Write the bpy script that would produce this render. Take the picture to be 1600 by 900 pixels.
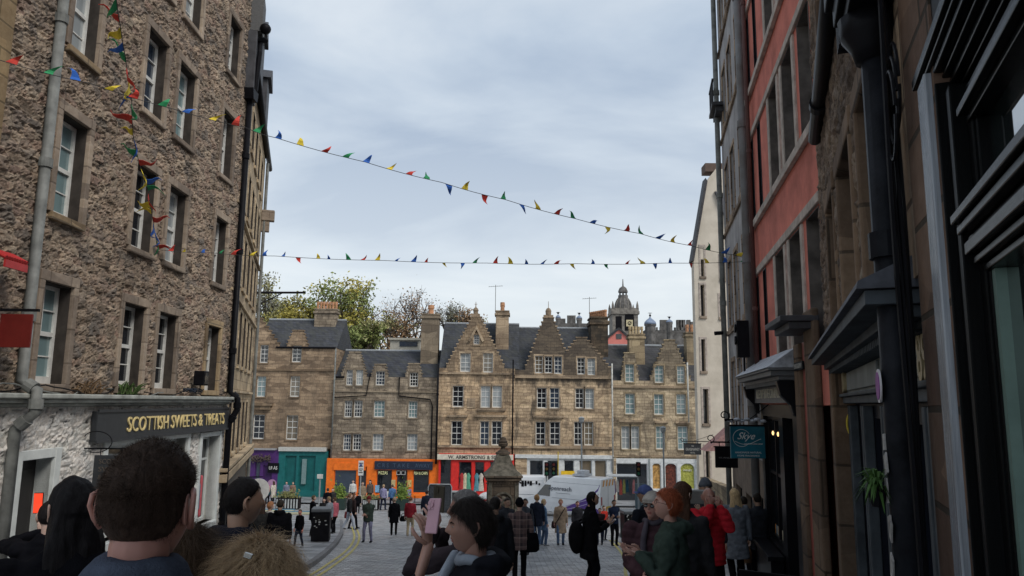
import bpy, math, random
import numpy as np
from mathutils import Vector, Matrix, noise
random.seed(7); RNG = np.random.RandomState(7)
for o in list(bpy.data.objects): bpy.data.objects.remove(o)
SC = bpy.context.scene; COL = SC.collection
R = math.radians; PI = math.pi
# ---------------------------------------------------------------- camera
FPX = 1155.0; PITCH = R(8.76); ROLL = 0.0107
cp, sp = math.cos(PITCH), math.sin(PITCH)
Fv = Vector((0, cp, sp)); U0 = Vector((0, -sp, cp)); R0 = Vector((1, 0, 0))
Rv = R0*math.cos(ROLL) + U0*math.sin(ROLL); Uv = -R0*math.sin(ROLL) + U0*math.cos(ROLL)
cd = bpy.data.cameras.new('camera'); cam = bpy.data.objects.new('camera', cd); COL.objects.link(cam)
cd.sensor_width = 36; cd.lens = 36*FPX/1600; cd.clip_start = .05; cd.clip_end = 3000
m = Matrix((Rv, Uv, -Fv)).transposed().to_4x4(); cam.matrix_world = m
SC.camera = cam
SC.view_settings.view_transform = 'Standard'; SC.view_settings.look = 'None'
SC.view_settings.exposure = 0.55; SC.view_settings.gamma = 1; SC.view_settings.use_curve_mapping = False
# ---------------------------------------------------------------- overcast sky
SUN_EL, SUN_AZ = R(47), R(133)          # azimuth clockwise from +Y (view direction)
W = bpy.data.worlds.new('World'); SC.world = W; W.use_nodes = True
nt = W.node_tree; nt.nodes.clear(); N = nt.nodes.new; L = nt.links.new
out = N('ShaderNodeOutputWorld'); mixs = N('ShaderNodeMixShader'); L(mixs.outputs[0], out.inputs[0])
sky = N('ShaderNodeTexSky'); sky.sky_type = 'NISHITA'; sky.sun_disc = False; sky.sun_elevation = SUN_EL; sky.sun_rotation = SUN_AZ
sky.dust_density = 3.0
b1 = N('ShaderNodeBackground'); b1.inputs[1].default_value = 0.1; L(sky.outputs[0], b1.inputs[0])
b2 = N('ShaderNodeBackground'); b2.inputs[1].default_value = 1.0
mixs.inputs[0].default_value = .82; L(b1.outputs[0], mixs.inputs[1]); L(b2.outputs[0], mixs.inputs[2])
tc = N('ShaderNodeTexCoord'); sx = N('ShaderNodeSeparateXYZ'); L(tc.outputs['Generated'], sx.inputs[0])
def mth(op, a, b=None, clamp=False, tree=None):
    t = tree or nt; n = t.nodes.new('ShaderNodeMath'); n.operation = op; n.use_clamp = clamp
    for i, v in enumerate((a, b)):
        if v is None: continue
        if isinstance(v, (int, float)): n.inputs[i].default_value = v
        else: t.links.new(v, n.inputs[i])
    return n.outputs[0]
zc = mth('ADD', mth('MAXIMUM', sx.outputs[2], 0.0), .22)
cb = N('ShaderNodeCombineXYZ'); L(mth('DIVIDE', sx.outputs[0], zc), cb.inputs[0]); L(mth('DIVIDE', sx.outputs[1], zc), cb.inputs[1])
mp = N('ShaderNodeMapping'); mp.inputs['Scale'].default_value = (.85, 1.25, 1); mp.inputs['Rotation'].default_value = (0, 0, R(24)); mp.inputs['Location'].default_value = (3.1, .7, 0); L(cb.outputs[0], mp.inputs[0])
n1 = N('ShaderNodeTexNoise'); n1.inputs['Scale'].default_value = 1.25; n1.inputs['Detail'].default_value = 7; n1.inputs['Roughness'].default_value = .52; n1.inputs['Distortion'].default_value = .35; L(mp.outputs[0], n1.inputs['Vector'])
cr = N('ShaderNodeValToRGB'); L(n1.outputs['Fac'], cr.inputs[0])
cr.color_ramp.elements[0].position = .36; cr.color_ramp.elements[0].color = (.25, .32, .425, 1)
cr.color_ramp.elements[1].position = .66; cr.color_ramp.elements[1].color = (.62, .66, .69, 1)
e = cr.color_ramp.elements.new(.5); e.color = (.42, .485, .56, 1)
hz = N('ShaderNodeMapRange'); L(sx.outputs[2], hz.inputs[0]); hz.inputs[1].default_value = -.02; hz.inputs[2].default_value = .46; hz.inputs[3].default_value = .9; hz.inputs[4].default_value = .0
mc = N('ShaderNodeMix'); mc.data_type = 'RGBA'; L(hz.outputs[0], mc.inputs[0]); L(cr.outputs[0], mc.inputs[6]); mc.inputs[7].default_value = (.66, .69, .695, 1)
L(mc.outputs[2], b2.inputs[0])
sd = bpy.data.lights.new('sun', 'SUN'); sd.energy = 1.5; sd.angle = R(24); sd.color = (1, .95, .88)
so = bpy.data.objects.new('sun', sd); COL.objects.link(so)
dv = Vector((math.sin(SUN_AZ)*math.cos(SUN_EL), math.cos(SUN_AZ)*math.cos(SUN_EL), math.sin(SUN_EL)))
so.rotation_euler = dv.to_track_quat('Z', 'Y').to_euler()
# ---------------------------------------------------------------- geometry of the view
def ray(px, py): return Fv + Rv*((px-800)/FPX) + Uv*((450-py)/FPX)
def P(px, py, Y):
    d = ray(px, py); return d*(Y/d.y)
def g(Y):
    Y = max(0.0, Y) if Y > -4 else 0
    Y = min(Y, 110.0); return -1.6 - .142*Y + .00055*Y*Y
def ground(px, py):
    d = ray(px, py); lo, hi = .5, 120.
    for _ in range(50):
        m_ = (lo+hi)/2
        if d.z/d.y*m_ > g(m_): lo = m_
        else: hi = m_
    return d*(lo/d.y)
class Frame:                                   # a vertical wall plane: local x along it, local -y out of it
    def __init__(s, x, y, th): s.o = Vector((x, y, 0)); s.th = th; s.d = Vector((math.cos(th), math.sin(th), 0)); s.n = Vector((math.sin(th), -math.cos(th), 0))
    def hit(s, px, py, off=0.0):
        d = ray(px, py); o = s.o + s.n*off; t = o.dot(s.n)/d.dot(s.n); p = d*t
        return (p - s.o).dot(s.d), p.z
    def w(s, x, z, off=0.0): return s.o + s.d*x + s.n*off + Vector((0, 0, z))
# ---------------------------------------------------------------- objects and tags
def tag(o, label=None, cat=None, group=None, kind=None):
    if label: o['label'] = label
    if cat: o['category'] = cat
    if group: o['group'] = group
    if kind: o['kind'] = kind
    return o
def empty(name, loc, rz=0, label=None, cat=None, group=None):
    o = bpy.data.objects.new(name, None); COL.objects.link(o); o.location = loc; o.rotation_euler = (0, 0, rz); o.empty_display_size = .2
    return tag(o, label, cat, group)
def link(name, me, parent=None, loc=None, rot=None):
    o = bpy.data.objects.new(name, me); COL.objects.link(o)
    if parent: o.parent = parent
    if loc is not None: o.location = loc
    if rot is not None: o.rotation_euler = rot
    return o
class MB:
    def __init__(s): s.v = []; s.f = []; s.mi = []; s.cm = 0
    def add(s, vs, fs):
        b = len(s.v); s.v.extend([tuple(v) for v in vs]); s.f.extend([tuple(i+b for i in f) for f in fs]); s.mi.extend([s.cm]*len(fs)); return s
    def box(s, x0, y0, z0, x1, y1, z1):
        x0, x1 = sorted((x0, x1)); y0, y1 = sorted((y0, y1)); z0, z1 = sorted((z0, z1))
        v = [(x, y, z) for x in (x0, x1) for y in (y0, y1) for z in (z0, z1)]
        return s.add(v, [(0,1,3,2),(4,6,7,5),(0,4,5,1),(2,3,7,6),(0,2,6,4),(1,5,7,3)])
    def prism(s, poly, a, b, axis='y'):        # poly in the two other axes (x,z for y; y,z for x; x,y for z)
        def mk(p, t): return {'y': (p[0], t, p[1]), 'x': (t, p[0], p[1]), 'z': (p[0], p[1], t)}[axis]
        n = len(poly); v = [mk(p, a) for p in poly]+[mk(p, b) for p in poly]
        return s.add(v, [tuple(range(n))[::-1], tuple(range(n, 2*n))]+[(i, (i+1) % n, n+(i+1) % n, n+i) for i in range(n)])
    def loft(s, rings):
        n = len(rings[0]); v = [p for r_ in rings for p in r_]; f = []
        for k in range(len(rings)-1):
            for i in range(n):
                a = k*n+i; b = k*n+(i+1) % n; f.append((a, b, b+n, a+n))
        f.append(tuple(range(n))[::-1]); f.append(tuple(range((len(rings)-1)*n, len(rings)*n)))
        return s.add(v, f)
    def tube(s, pts, r, n=10, caps=True, round_=False):
        pts = [Vector(p) for p in pts]
        rs = [r]*len(pts) if isinstance(r, (int, float)) else list(r)
        if round_:
            d0 = (pts[0]-pts[1]).normalized(); d1 = (pts[-1]-pts[-2]).normalized(); q0, q1, r0, r1 = pts[0], pts[-1], rs[0], rs[-1]
            pts = [q0+d0*r0*.95, q0+d0*r0*.6]+pts+[q1+d1*r1*.6, q1+d1*r1*.95]; rs = [r0*.3, r0*.8]+rs+[r1*.8, r1*.3]
        rings = []; up = None
        for i, p in enumerate(pts):
            t = (pts[min(i+1, len(pts)-1)]-pts[max(i-1, 0)]).normalized()
            if up is None: up = Vector((0, 0, 1)) if abs(t.z) < .9 else Vector((1, 0, 0))
            u = (up - t*up.dot(t))
            if u.length < 1e-4: u = t.orthogonal()
            u.normalize(); w = t.cross(u); up = u
            rings.append([p + (u*math.cos(2*PI*k/n)+w*math.sin(2*PI*k/n))*rs[i] for k in range(n)])
        return s.loft(rings)
    def ell(s, c, r, n=14, m_=9):
        c = Vector(c); rings = []
        for j in range(m_):
            a = -PI/2*.96 + PI*.96*j/(m_-1); rings.append([c+Vector((r[0]*math.cos(a)*math.cos(2*PI*k/n), r[1]*math.cos(a)*math.sin(2*PI*k/n), r[2]*math.sin(a))) for k in range(n)])
        return s.loft(rings)
    def lathe(s, prof, c=(0, 0, 0), n=16, ph=0):
        c = Vector(c); return s.loft([[c+Vector((r_*math.cos(2*PI*k/n+ph), r_*math.sin(2*PI*k/n+ph), z)) for k in range(n)] for r_, z in prof])
    def xf(s, M_): s.v = [tuple(M_ @ Vector(v)) for v in s.v]; return s
    def mesh(s, name, mat, smooth=False):
        me = bpy.data.meshes.new(name); me.from_pydata(s.v, [], s.f)
        for m_ in (mat if isinstance(mat, (list, tuple)) else [mat]): me.materials.append(m_)
        if any(s.mi): me.polygons.foreach_set('material_index', s.mi)
        if smooth: me.polygons.foreach_set('use_smooth', [True]*len(me.polygons))
        me.update(); return me
    def build(s, name, mat, parent=None, loc=None, rot=None, smooth=False, bevel=0, auto=False):
        o = link(name, s.mesh(name, mat, smooth), parent, loc, rot)
        if bevel:
            b = o.modifiers.new('bevel', 'BEVEL'); b.width = bevel; b.segments = 2; b.limit_method = 'ANGLE'; b.angle_limit = R(40)
        return o
# ---------------------------------------------------------------- materials
MC = {}
def newmat(name):
    m_ = bpy.data.materials.new(name); m_.use_nodes = True; t = m_.node_tree; t.nodes.clear()
    o = t.nodes.new('ShaderNodeOutputMaterial'); b = t.nodes.new('ShaderNodeBsdfPrincipled'); t.links.new(b.outputs[0], o.inputs[0])
    return m_, t, b
def c4(c): return (c[0], c[1], c[2], 1)
def nnode(t, vec, scale, detail=4, rough=.55, dist=0):
    n = t.nodes.new('ShaderNodeTexNoise'); n.inputs['Scale'].default_value = scale; n.inputs['Detail'].default_value = detail; n.inputs['Roughness'].default_value = rough; n.inputs['Distortion'].default_value = dist
    t.links.new(vec, n.inputs['Vector']); return n
def objco(t, scale=(1, 1, 1), swap=False):
    tc = t.nodes.new('ShaderNodeTexCoord'); v = tc.outputs['Object']
    if swap:
        s_ = t.nodes.new('ShaderNodeSeparateXYZ'); t.links.new(v, s_.inputs[0]); c_ = t.nodes.new('ShaderNodeCombineXYZ')
        ad = mth('ADD', s_.outputs[0], s_.outputs[1], tree=t)
        t.links.new(ad, c_.inputs[0]); t.links.new(s_.outputs[2], c_.inputs[1]); v = c_.outputs[0]
    mp = t.nodes.new('ShaderNodeMapping'); mp.inputs['Scale'].default_value = scale; t.links.new(v, mp.inputs[0]); return mp.outputs[0]
def mixc(t, fac, a, b, mode='MIX'):
    n = t.nodes.new('ShaderNodeMix'); n.data_type = 'RGBA'; n.blend_type = mode
    for i, v in ((0, fac), (6, a), (7, b)):
        if isinstance(v, (int, float)): n.inputs[i].default_value = v
        elif isinstance(v, tuple): n.inputs[i].default_value = c4(v)
        else: t.links.new(v, n.inputs[i])
    return n.outputs[2]
def ramp(t, fac, a, b, ca=(0, 0, 0), cb_=(1, 1, 1)):
    n = t.nodes.new('ShaderNodeValToRGB'); t.links.new(fac, n.inputs[0]); e = n.color_ramp.elements
    e[0].position = a; e[0].color = c4(ca); e[1].position = b; e[1].color = c4(cb_); return n.outputs[0]
def bump(t, b, h, strength, dist=.02):
    n = t.nodes.new('ShaderNodeBump'); n.inputs['Strength'].default_value = strength; n.inputs['Distance'].default_value = dist
    t.links.new(h, n.inputs['Height']); t.links.new(n.outputs[0], b.inputs['Normal'])
def M(name, c, rough=.7, var=.15, sc=6, bmp=.0, bsc=40, spec=.3, metal=0, stretch=(1, 1, 1), c2=None, emit=0, coat=0, ior=1.45):
    key = (name, c, rough)
    if key in MC: return MC[key]
    m_, t, b = newmat(name); v = objco(t, stretch)
    n = nnode(t, v, sc, 6, .6); f = ramp(t, n.outputs['Fac'], .32, .68)
    lo = tuple(x*(1-var) for x in c); hi = tuple(min(1, x*(1+var)) for x in c) if c2 is None else c2
    t.links.new(mixc(t, f, lo, hi), b.inputs['Base Color'])
    b.inputs['Roughness'].default_value = rough; b.inputs['Specular IOR Level'].default_value = spec; b.inputs['Metallic'].default_value = metal; b.inputs['IOR'].default_value = ior
    if coat: b.inputs['Coat Weight'].default_value = coat
    if bmp: bump(t, b, nnode(t, v, bsc, 4).outputs['Fac'], bmp, .01)
    if emit: b.inputs['Emission Color'].default_value = c4(c); b.inputs['Emission Strength'].default_value = emit
    MC[key] = m_; return m_
def ashlar(name, c1, c2, mortar, bw=.55, bh=.27, soot=.45, soot_c=(.045, .04, .036), zs=None, bm=.35, rough=.9):
    m_, t, b = newmat(name); v = objco(t, (1, 1, 1), True)
    dn = nnode(t, v, 1.3, 2); dv_ = t.nodes.new('ShaderNodeVectorMath'); dv_.operation = 'MULTIPLY_ADD'; t.links.new(dn.outputs['Color'], dv_.inputs[0]); dv_.inputs[1].default_value = (.05, .03, 0); t.links.new(v, dv_.inputs[2])
    br = t.nodes.new('ShaderNodeTexBrick'); t.links.new(dv_.outputs[0], br.inputs['Vector'])
    br.inputs['Scale'].default_value = 1; br.inputs['Brick Width'].default_value = bw; br.inputs['Row Height'].default_value = bh
    br.inputs['Mortar Size'].default_value = .018; br.inputs['Mortar Smooth'].default_value = .3; br.inputs['Bias'].default_value = -.1
    br.offset = .45; br.squash = .7; br.squash_frequency = 3
    br.inputs['Color1'].default_value = c4(c1); br.inputs['Color2'].default_value = c4(c2); br.inputs['Mortar'].default_value = c4(mortar)
    n1 = nnode(t, v, 9, 6, .65); col = mixc(t, ramp(t, n1.outputs['Fac'], .3, .7), br.outputs['Color'], mixc(t, 1.0, br.outputs['Color'], (.72, .68, .64), 'MULTIPLY'))
    # second random per block tint
    vo = t.nodes.new('ShaderNodeTexVoronoi'); vo.inputs['Scale'].default_value = 1; mpv = t.nodes.new('ShaderNodeMapping'); mpv.inputs['Scale'].default_value = (1/bw*.6, 1/bh*.8, 1); t.links.new(dv_.outputs[0], mpv.inputs[0]); t.links.new(mpv.outputs[0], vo.inputs['Vector'])
    hs = t.nodes.new('ShaderNodeSeparateColor'); t.links.new(vo.outputs['Color'], hs.inputs[0])
    tint = mixc(t, hs.outputs[0], (.55, .5, .46), (1.25, 1.17, 1.05)); col = mixc(t, .9, col, mixc(t, 1.0, col, tint, 'MULTIPLY'))
    # soot and rain streaks
    sm = t.nodes.new('ShaderNodeMapping'); sm.inputs['Scale'].default_value = (1, .28, 1); t.links.new(v, sm.inputs[0])
    sn = nnode(t, sm.outputs[0], .9, 7, .62, .4); sf = ramp(t, sn.outputs['Fac'], .46, .72)
    if zs:
        s_ = t.nodes.new('ShaderNodeSeparateXYZ'); t.links.new(v, s_.inputs[0]); mr = t.nodes.new('ShaderNodeMapRange'); t.links.new(s_.outputs[1], mr.inputs[0]); mr.inputs[1].default_value = zs[0]; mr.inputs[2].default_value = zs[1]
        a = mth('ADD', mth('MULTIPLY', sn.outputs['Fac'], 1.5, tree=t), mth('MULTIPLY', mr.outputs[0], 1.0, tree=t), tree=t)
        sf = ramp(t, a, .8, 1.45)
    col = mixc(t, mth('MULTIPLY', sf, soot, tree=t), col, soot_c)
    t.links.new(col, b.inputs['Base Color']); b.inputs['Roughness'].default_value = rough; b.inputs['Specular IOR Level'].default_value = .2
    h = mth('ADD', mth('MULTIPLY', mth('SUBTRACT', 1.0, br.outputs['Fac'], tree=t), 1.0, tree=t), mth('MULTIPLY', n1.outputs['Fac'], .7, tree=t), tree=t)
    bump(t, b, h, bm, .03); return m_
def rubble(name, cols, mortar, sc=3.0, relief=1.0, soot=.3, rough=.88, dist=.05):
    m_, t, b = newmat(name); v = objco(t, (1, 1.9, 1), True)
    n0 = nnode(t, v, 3.2, 3); a = t.nodes.new('ShaderNodeVectorMath'); a.operation = 'MULTIPLY_ADD'; t.links.new(n0.outputs['Color'], a.inputs[0]); a.inputs[1].default_value = (.75, .6, 0); t.links.new(v, a.inputs[2])
    n00 = nnode(t, v, 14, 3); a2 = t.nodes.new('ShaderNodeVectorMath'); a2.operation = 'MULTIPLY_ADD'; t.links.new(n00.outputs['Color'], a2.inputs[0]); a2.inputs[1].default_value = (.16, .16, 0); t.links.new(a.outputs[0], a2.inputs[2])
    v1 = t.nodes.new('ShaderNodeTexVoronoi'); v1.inputs['Scale'].default_value = sc; v1.inputs['Randomness'].default_value = .95; t.links.new(a2.outputs[0], v1.inputs['Vector'])
    v2 = t.nodes.new('ShaderNodeTexVoronoi'); v2.feature = 'DISTANCE_TO_EDGE'; v2.inputs['Scale'].default_value = sc; v2.inputs['Randomness'].default_value = .95; t.links.new(a2.outputs[0], v2.inputs['Vector'])
    s_ = t.nodes.new('ShaderNodeSeparateColor'); t.links.new(v1.outputs['Color'], s_.inputs[0])
    r_ = t.nodes.new('ShaderNodeValToRGB'); t.links.new(s_.outputs[0], r_.inputs[0]); el = r_.color_ramp.elements
    el[0].color = c4(cols[0]); el[1].color = c4(cols[-1])
    for i, c in enumerate(cols[1:-1]): e_ = el.new((i+1)/(len(cols)-1)); e_.color = c4(c)
    n2 = nnode(t, v, 16, 8, .7); col = mixc(t, ramp(t, n2.outputs['Fac'], .35, .7), r_.outputs[0], mixc(t, 1., r_.outputs[0], (.5, .46, .44), 'MULTIPLY'))
    ef = ramp(t, mth('ADD', v2.outputs['Distance'], mth('MULTIPLY', mth('SUBTRACT', n2.outputs['Fac'], .5, tree=t), .12, tree=t), tree=t), .015, .07)
    col = mixc(t, ef, mortar, col)
    n3 = nnode(t, v, .55, 6, .6, .5); col = mixc(t, mth('MULTIPLY', ramp(t, n3.outputs['Fac'], .45, .72), soot, tree=t), col, (.03, .027, .025))
    t.links.new(col, b.inputs['Base Color']); b.inputs['Roughness'].default_value = rough; b.inputs['Specular IOR Level'].default_value = .25
    cap = ramp(t, v2.outputs['Distance'], .0, .13, (.25,)*3, (1,)*3); n5 = nnode(t, v, 5.5, 10, .74, .6)
    h = mth('ADD', cap, mth('MULTIPLY', n5.outputs['Fac'], 3.0, tree=t), tree=t)
    h = mth('ADD', h, mth('MULTIPLY', s_.outputs[1], .5, tree=t), tree=t)
    bump(t, b, h, relief, dist); return m_
def slate(name, c=(.045, .047, .054)):
    m_, t, b = newmat(name); v = objco(t, (1, 1, 1), True); br = t.nodes.new('ShaderNodeTexBrick'); t.links.new(v, br.inputs['Vector'])
    br.inputs['Scale'].default_value = 1; br.inputs['Brick Width'].default_value = .3; br.inputs['Row Height'].default_value = .2; br.inputs['Mortar Size'].default_value = .01
    br.inputs['Color1'].default_value = c4(tuple(x*.75 for x in c)); br.inputs['Color2'].default_value = c4(tuple(x*1.35 for x in c)); br.inputs['Mortar'].default_value = c4(tuple(x*.4 for x in c))
    n = nnode(t, v, 1.6, 6, .65); col = mixc(t, ramp(t, n.outputs['Fac'], .42, .75), br.outputs['Color'], (.065, .067, .06))
    t.links.new(col, b.inputs['Base Color']); b.inputs['Roughness'].default_value = .8; b.inputs['IOR'].default_value = 1.25; bump(t, b, br.outputs['Fac'], -.8, .03); return m_
def glassm(name, c, rough=.04, spec=.8, ripple=.25):
    m_, t, b = newmat(name); v = objco(t); n = nnode(t, v, 1.2, 2)
    t.links.new(mixc(t, n.outputs['Fac'], tuple(x*.7 for x in c), tuple(x*1.3 for x in c)), b.inputs['Base Color'])
    b.inputs['Roughness'].default_value = rough; b.inputs['Specular IOR Level'].default_value = spec; b.inputs['Coat Weight'].default_value = .35; b.inputs['Coat Roughness'].default_value = .02
    bump(t, b, nnode(t, v, 2.3, 1).outputs['Fac'], ripple, .02); return m_
G_DARK = glassm('window_glass_dark', (.012, .015, .02)); G_BLUE = glassm('window_glass_blue', (.03, .045, .07)); G_CURT = glassm('glass_over_net_curtain', (.30, .33, .34)); G_WARM = glassm('glass_over_warm_blind', (.16, .13, .09)); G_PALE = glassm('glass_over_pale_blind', (.17, .25, .26))
GL = [G_DARK, G_DARK, G_BLUE, G_BLUE, G_DARK, G_CURT, G_WARM]
WHITE = M('white_window_paint', (.62, .62, .59), .45, .12, 8)
GREYW = M('weathered_white_paint', (.42, .42, .39), .6, .3, 5)
BLACK = M('black_metal_paint', (.008, .008, .010), .45, .3, 5, spec=.3, ior=1.22)
IRON = M('grey_iron_pipe', (.16, .165, .155), .6, .35, 4)
def quad_paint(name, c, rough=.4): return M(name, c, rough, .18, 3, .12, 30)
def cloth(c, rough=.88): return M('cloth_%02d%02d%02d' % tuple(int(99*x) for x in c), tuple(c), rough, .25, 9, .5, 220, .2, ior=1.2)
def vnoise(x, z, seed=0):
    xi, zi = np.floor(x), np.floor(z); fx_, fz_ = x-xi, z-zi; fx_ = fx_*fx_*(3-2*fx_); fz_ = fz_*fz_*(3-2*fz_)
    def hsh(a, b): v = np.sin(a*127.1+b*311.7+seed*74.7)*43758.5453; return v-np.floor(v)
    return (hsh(xi, zi)*(1-fx_)+hsh(xi+1, zi)*fx_)*(1-fz_)+(hsh(xi, zi+1)*(1-fx_)+hsh(xi+1, zi+1)*fx_)*fz_
def fbm(x, z, seed=0, oct_=4):
    t = 0; a = .5
    for k in range(oct_): t = t+a*vnoise(x*2**k, z*2**k, seed+k); a *= .5
    return t
def stones(x, z, sx=.36, sz=.19, seed=0):
    x = x+.14*(fbm(x*3.5, z*5, seed+9, 5)-.5)*2; z = z+.10*(fbm(x*3.3, z*4, seed+19, 5)-.5)*2; gx, gz = x/sx, z/sz; ix, iz = np.floor(gx), np.floor(gz); d1 = np.full(x.shape, 9.); d2 = np.full(x.shape, 9.); rid = np.zeros(x.shape); r2 = np.zeros(x.shape)
    def hsh(a, b, k): v = np.sin(a*(127.1+k)+b*(311.7-k)+seed*13.7+k*7)*43758.5453; return v-np.floor(v)
    for a in (-1, 0, 1):
        for b in (-1, 0, 1):
            cx_, cz_ = ix+a, iz+b; px_ = cx_+.5+(hsh(cx_, cz_, 1)-.5)*.95; pz_ = cz_+.5+(hsh(cx_, cz_, 2)-.5)*.7; w = .75+.5*hsh(cx_, cz_, 4)
            d = (np.abs(gx-px_)**2.6+np.abs((gz-pz_))**2.6)**(1/2.6)*w; h = hsh(cx_, cz_, 3)
            new = d < d1; d2 = np.where(new, d1, np.minimum(d2, d)); rid = np.where(new, h, rid); d1 = np.where(new, d, d1)
    return rid, np.clip((d2-d1)/.22, 0, 1)
def rough_skin(holes, x0, x1, z0, z1, step, amp, name, mat, par, seed=0, sx=.36, sz=.19):
    """the rubble face itself: every stone stands out of the joints by a few centimetres"""
    def axis(a, b, cuts):
        c = sorted(set([a, b]+[q for q in cuts if a < q < b])); out_ = []
        for i in range(len(c)-1): n = max(1, int(math.ceil((c[i+1]-c[i])/step))); out_ += list(np.linspace(c[i], c[i+1], n+1)[:-1])
        return np.array(out_+[b])
    xs = axis(x0, x1, [h for q in holes for h in q[:2]]); zs = axis(z0, z1, [h for q in holes for h in q[2:4]]); X, Z = np.meshgrid(xs, zs, indexing='ij')
    rid, e = stones(X, Z, sx, sz, seed); es = np.sqrt(e)*.35+.65*np.minimum(1, e*1.6); f1 = fbm(X*7, Z*14, seed+3, 5); rg_ = np.abs(fbm(X*5, Z*12, seed+31, 4)-.47)*2; f2 = fbm(X*1.1, Z*1.1, seed+5, 3)
    H_ = np.maximum(.004, amp*(es*(.25+.75*rid)+1.05*(f1-.5)*(.3+.7*es)-.8*np.clip(.13-rg_, 0, 1)/.13*es+.35*(f2-.5))+.016); V = np.stack([X, -H_, Z], -1).reshape(-1, 3); nz = len(zs)
    xm = (xs[:-1]+xs[1:])/2; zm = (zs[:-1]+zs[1:])/2; XM, ZM = np.meshgrid(xm, zm, indexing='ij'); keep = np.ones(XM.shape, bool)
    for q in holes: keep &= ~((XM > q[0]) & (XM < q[1]) & (ZM > q[2]) & (ZM < q[3]))
    I, J = np.nonzero(keep); a = I*nz+J; F_ = np.stack([a, a+nz, a+nz+1, a+1], 1)
    me = bpy.data.meshes.new(name); me.from_pydata(V.tolist(), [], F_.tolist()); me.materials.append(mat); at = me.color_attributes.new('stone', 'FLOAT_COLOR', 'POINT'); rid2 = (rid*7.13) % 1; at.data.foreach_set('color', np.stack([rid.ravel(), es.ravel(), rid2.ravel(), np.ones(rid.size)], 1).ravel()); me.update()
    return link(name, me, par)
def stonemat(name, cols, mortar, soot=.3, fine=.35, rough=.9):
    m_, t, b = newmat(name); v = objco(t, (1, 1, 1), True); at = t.nodes.new('ShaderNodeAttribute'); at.attribute_name = 'stone'; s_ = t.nodes.new('ShaderNodeSeparateColor'); t.links.new(at.outputs['Color'], s_.inputs[0])
    r_ = t.nodes.new('ShaderNodeValToRGB'); t.links.new(s_.outputs[2], r_.inputs[0]); el = r_.color_ramp.elements; el[0].color = c4(cols[0]); el[1].color = c4(cols[-1])
    for i, c in enumerate(cols[1:-1]): e_ = el.new((i+1)/(len(cols)-1)); e_.color = c4(c)
    n2 = nnode(t, v, 13, 8, .72); col = mixc(t, ramp(t, n2.outputs['Fac'], .38, .68), r_.outputs[0], mixc(t, 1., r_.outputs[0], (.58, .54, .5), 'MULTIPLY'))
    n4 = nnode(t, v, 2.6, 5, .7); col = mixc(t, ramp(t, n4.outputs['Fac'], .4, .65), col, mixc(t, 1., col, (1.25, 1.17, 1.12), 'MULTIPLY'))
    col = mixc(t, ramp(t, mth('ADD', s_.outputs[1], mth('MULTIPLY', mth('SUBTRACT', n2.outputs['Fac'], .5, tree=t), .5, tree=t), tree=t), .22, .62), mixc(t, ramp(t, n4.outputs['Fac'], .42, .56), (.035, .03, .026), mortar), col)  # some joints coloured near-black: dirt, plus painted-in shade of deep crevices
    n3 = nnode(t, v, .6, 6, .65, .5); col = mixc(t, mth('MULTIPLY', ramp(t, n3.outputs['Fac'], .48, .72), soot, tree=t), col, (.05, .043, .038))
    t.links.new(col, b.inputs['Base Color']); b.inputs['Roughness'].default_value = rough; b.inputs['Specular IOR Level'].default_value = .2
    bump(t, b, nnode(t, v, 20, 10, .75).outputs['Fac'], fine*3.2, .04); return m_
# ---------------------------------------------------------------- walls and windows
def wall(holes, x0, x1, z0, z1, t=.35, inside=None, cx=(), cz=(), mb=None):
    xs = sorted(set([round(a, 4) for a in [x0, x1]+[h for q in holes for h in (q[0], q[1])]+list(cx) if x0-1e-4 <= a <= x1+1e-4]))
    zs = sorted(set([round(a, 4) for a in [z0, z1]+[h for q in holes for h in (q[2], q[3])]+list(cz) if z0-1e-4 <= a <= z1+1e-4]))
    mb = mb or MB(); nx, nz = len(xs)-1, len(zs)-1
    def keep(i, j):
        if i < 0 or j < 0 or i >= nx or j >= nz: return False
        x, z = (xs[i]+xs[i+1])/2, (zs[j]+zs[j+1])/2
        if any(q[0]-1e-4 < x < q[1]+1e-4 and q[2]-1e-4 < z < q[3]+1e-4 for q in holes): return False
        return inside is None or inside(x, z)
    for i in range(nx):
        for j in range(nz):
            if not keep(i, j): continue
            a, b_, c, d = xs[i], xs[i+1], zs[j], zs[j+1]
            mb.add([(a, 0, c), (b_, 0, c), (b_, 0, d), (a, 0, d)], [(0, 1, 2, 3)]); mb.add([(a, t, c), (b_, t, c), (b_, t, d), (a, t, d)], [(3, 2, 1, 0)])
            if not keep(i-1, j): mb.add([(a, 0, c), (a, 0, d), (a, t, d), (a, t, c)], [(0, 1, 2, 3)])
            if not keep(i+1, j): mb.add([(b_, 0, c), (b_, t, c), (b_, t, d), (b_, 0, d)], [(0, 1, 2, 3)])
            if not keep(i, j-1): mb.add([(a, 0, c), (a, t, c), (b_, t, c), (b_, 0, c)], [(0, 1, 2, 3)])
            if not keep(i, j+1): mb.add([(a, 0, d), (b_, 0, d), (b_, t, d), (a, t, d)], [(0, 1, 2, 3)])
    return mb
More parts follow.
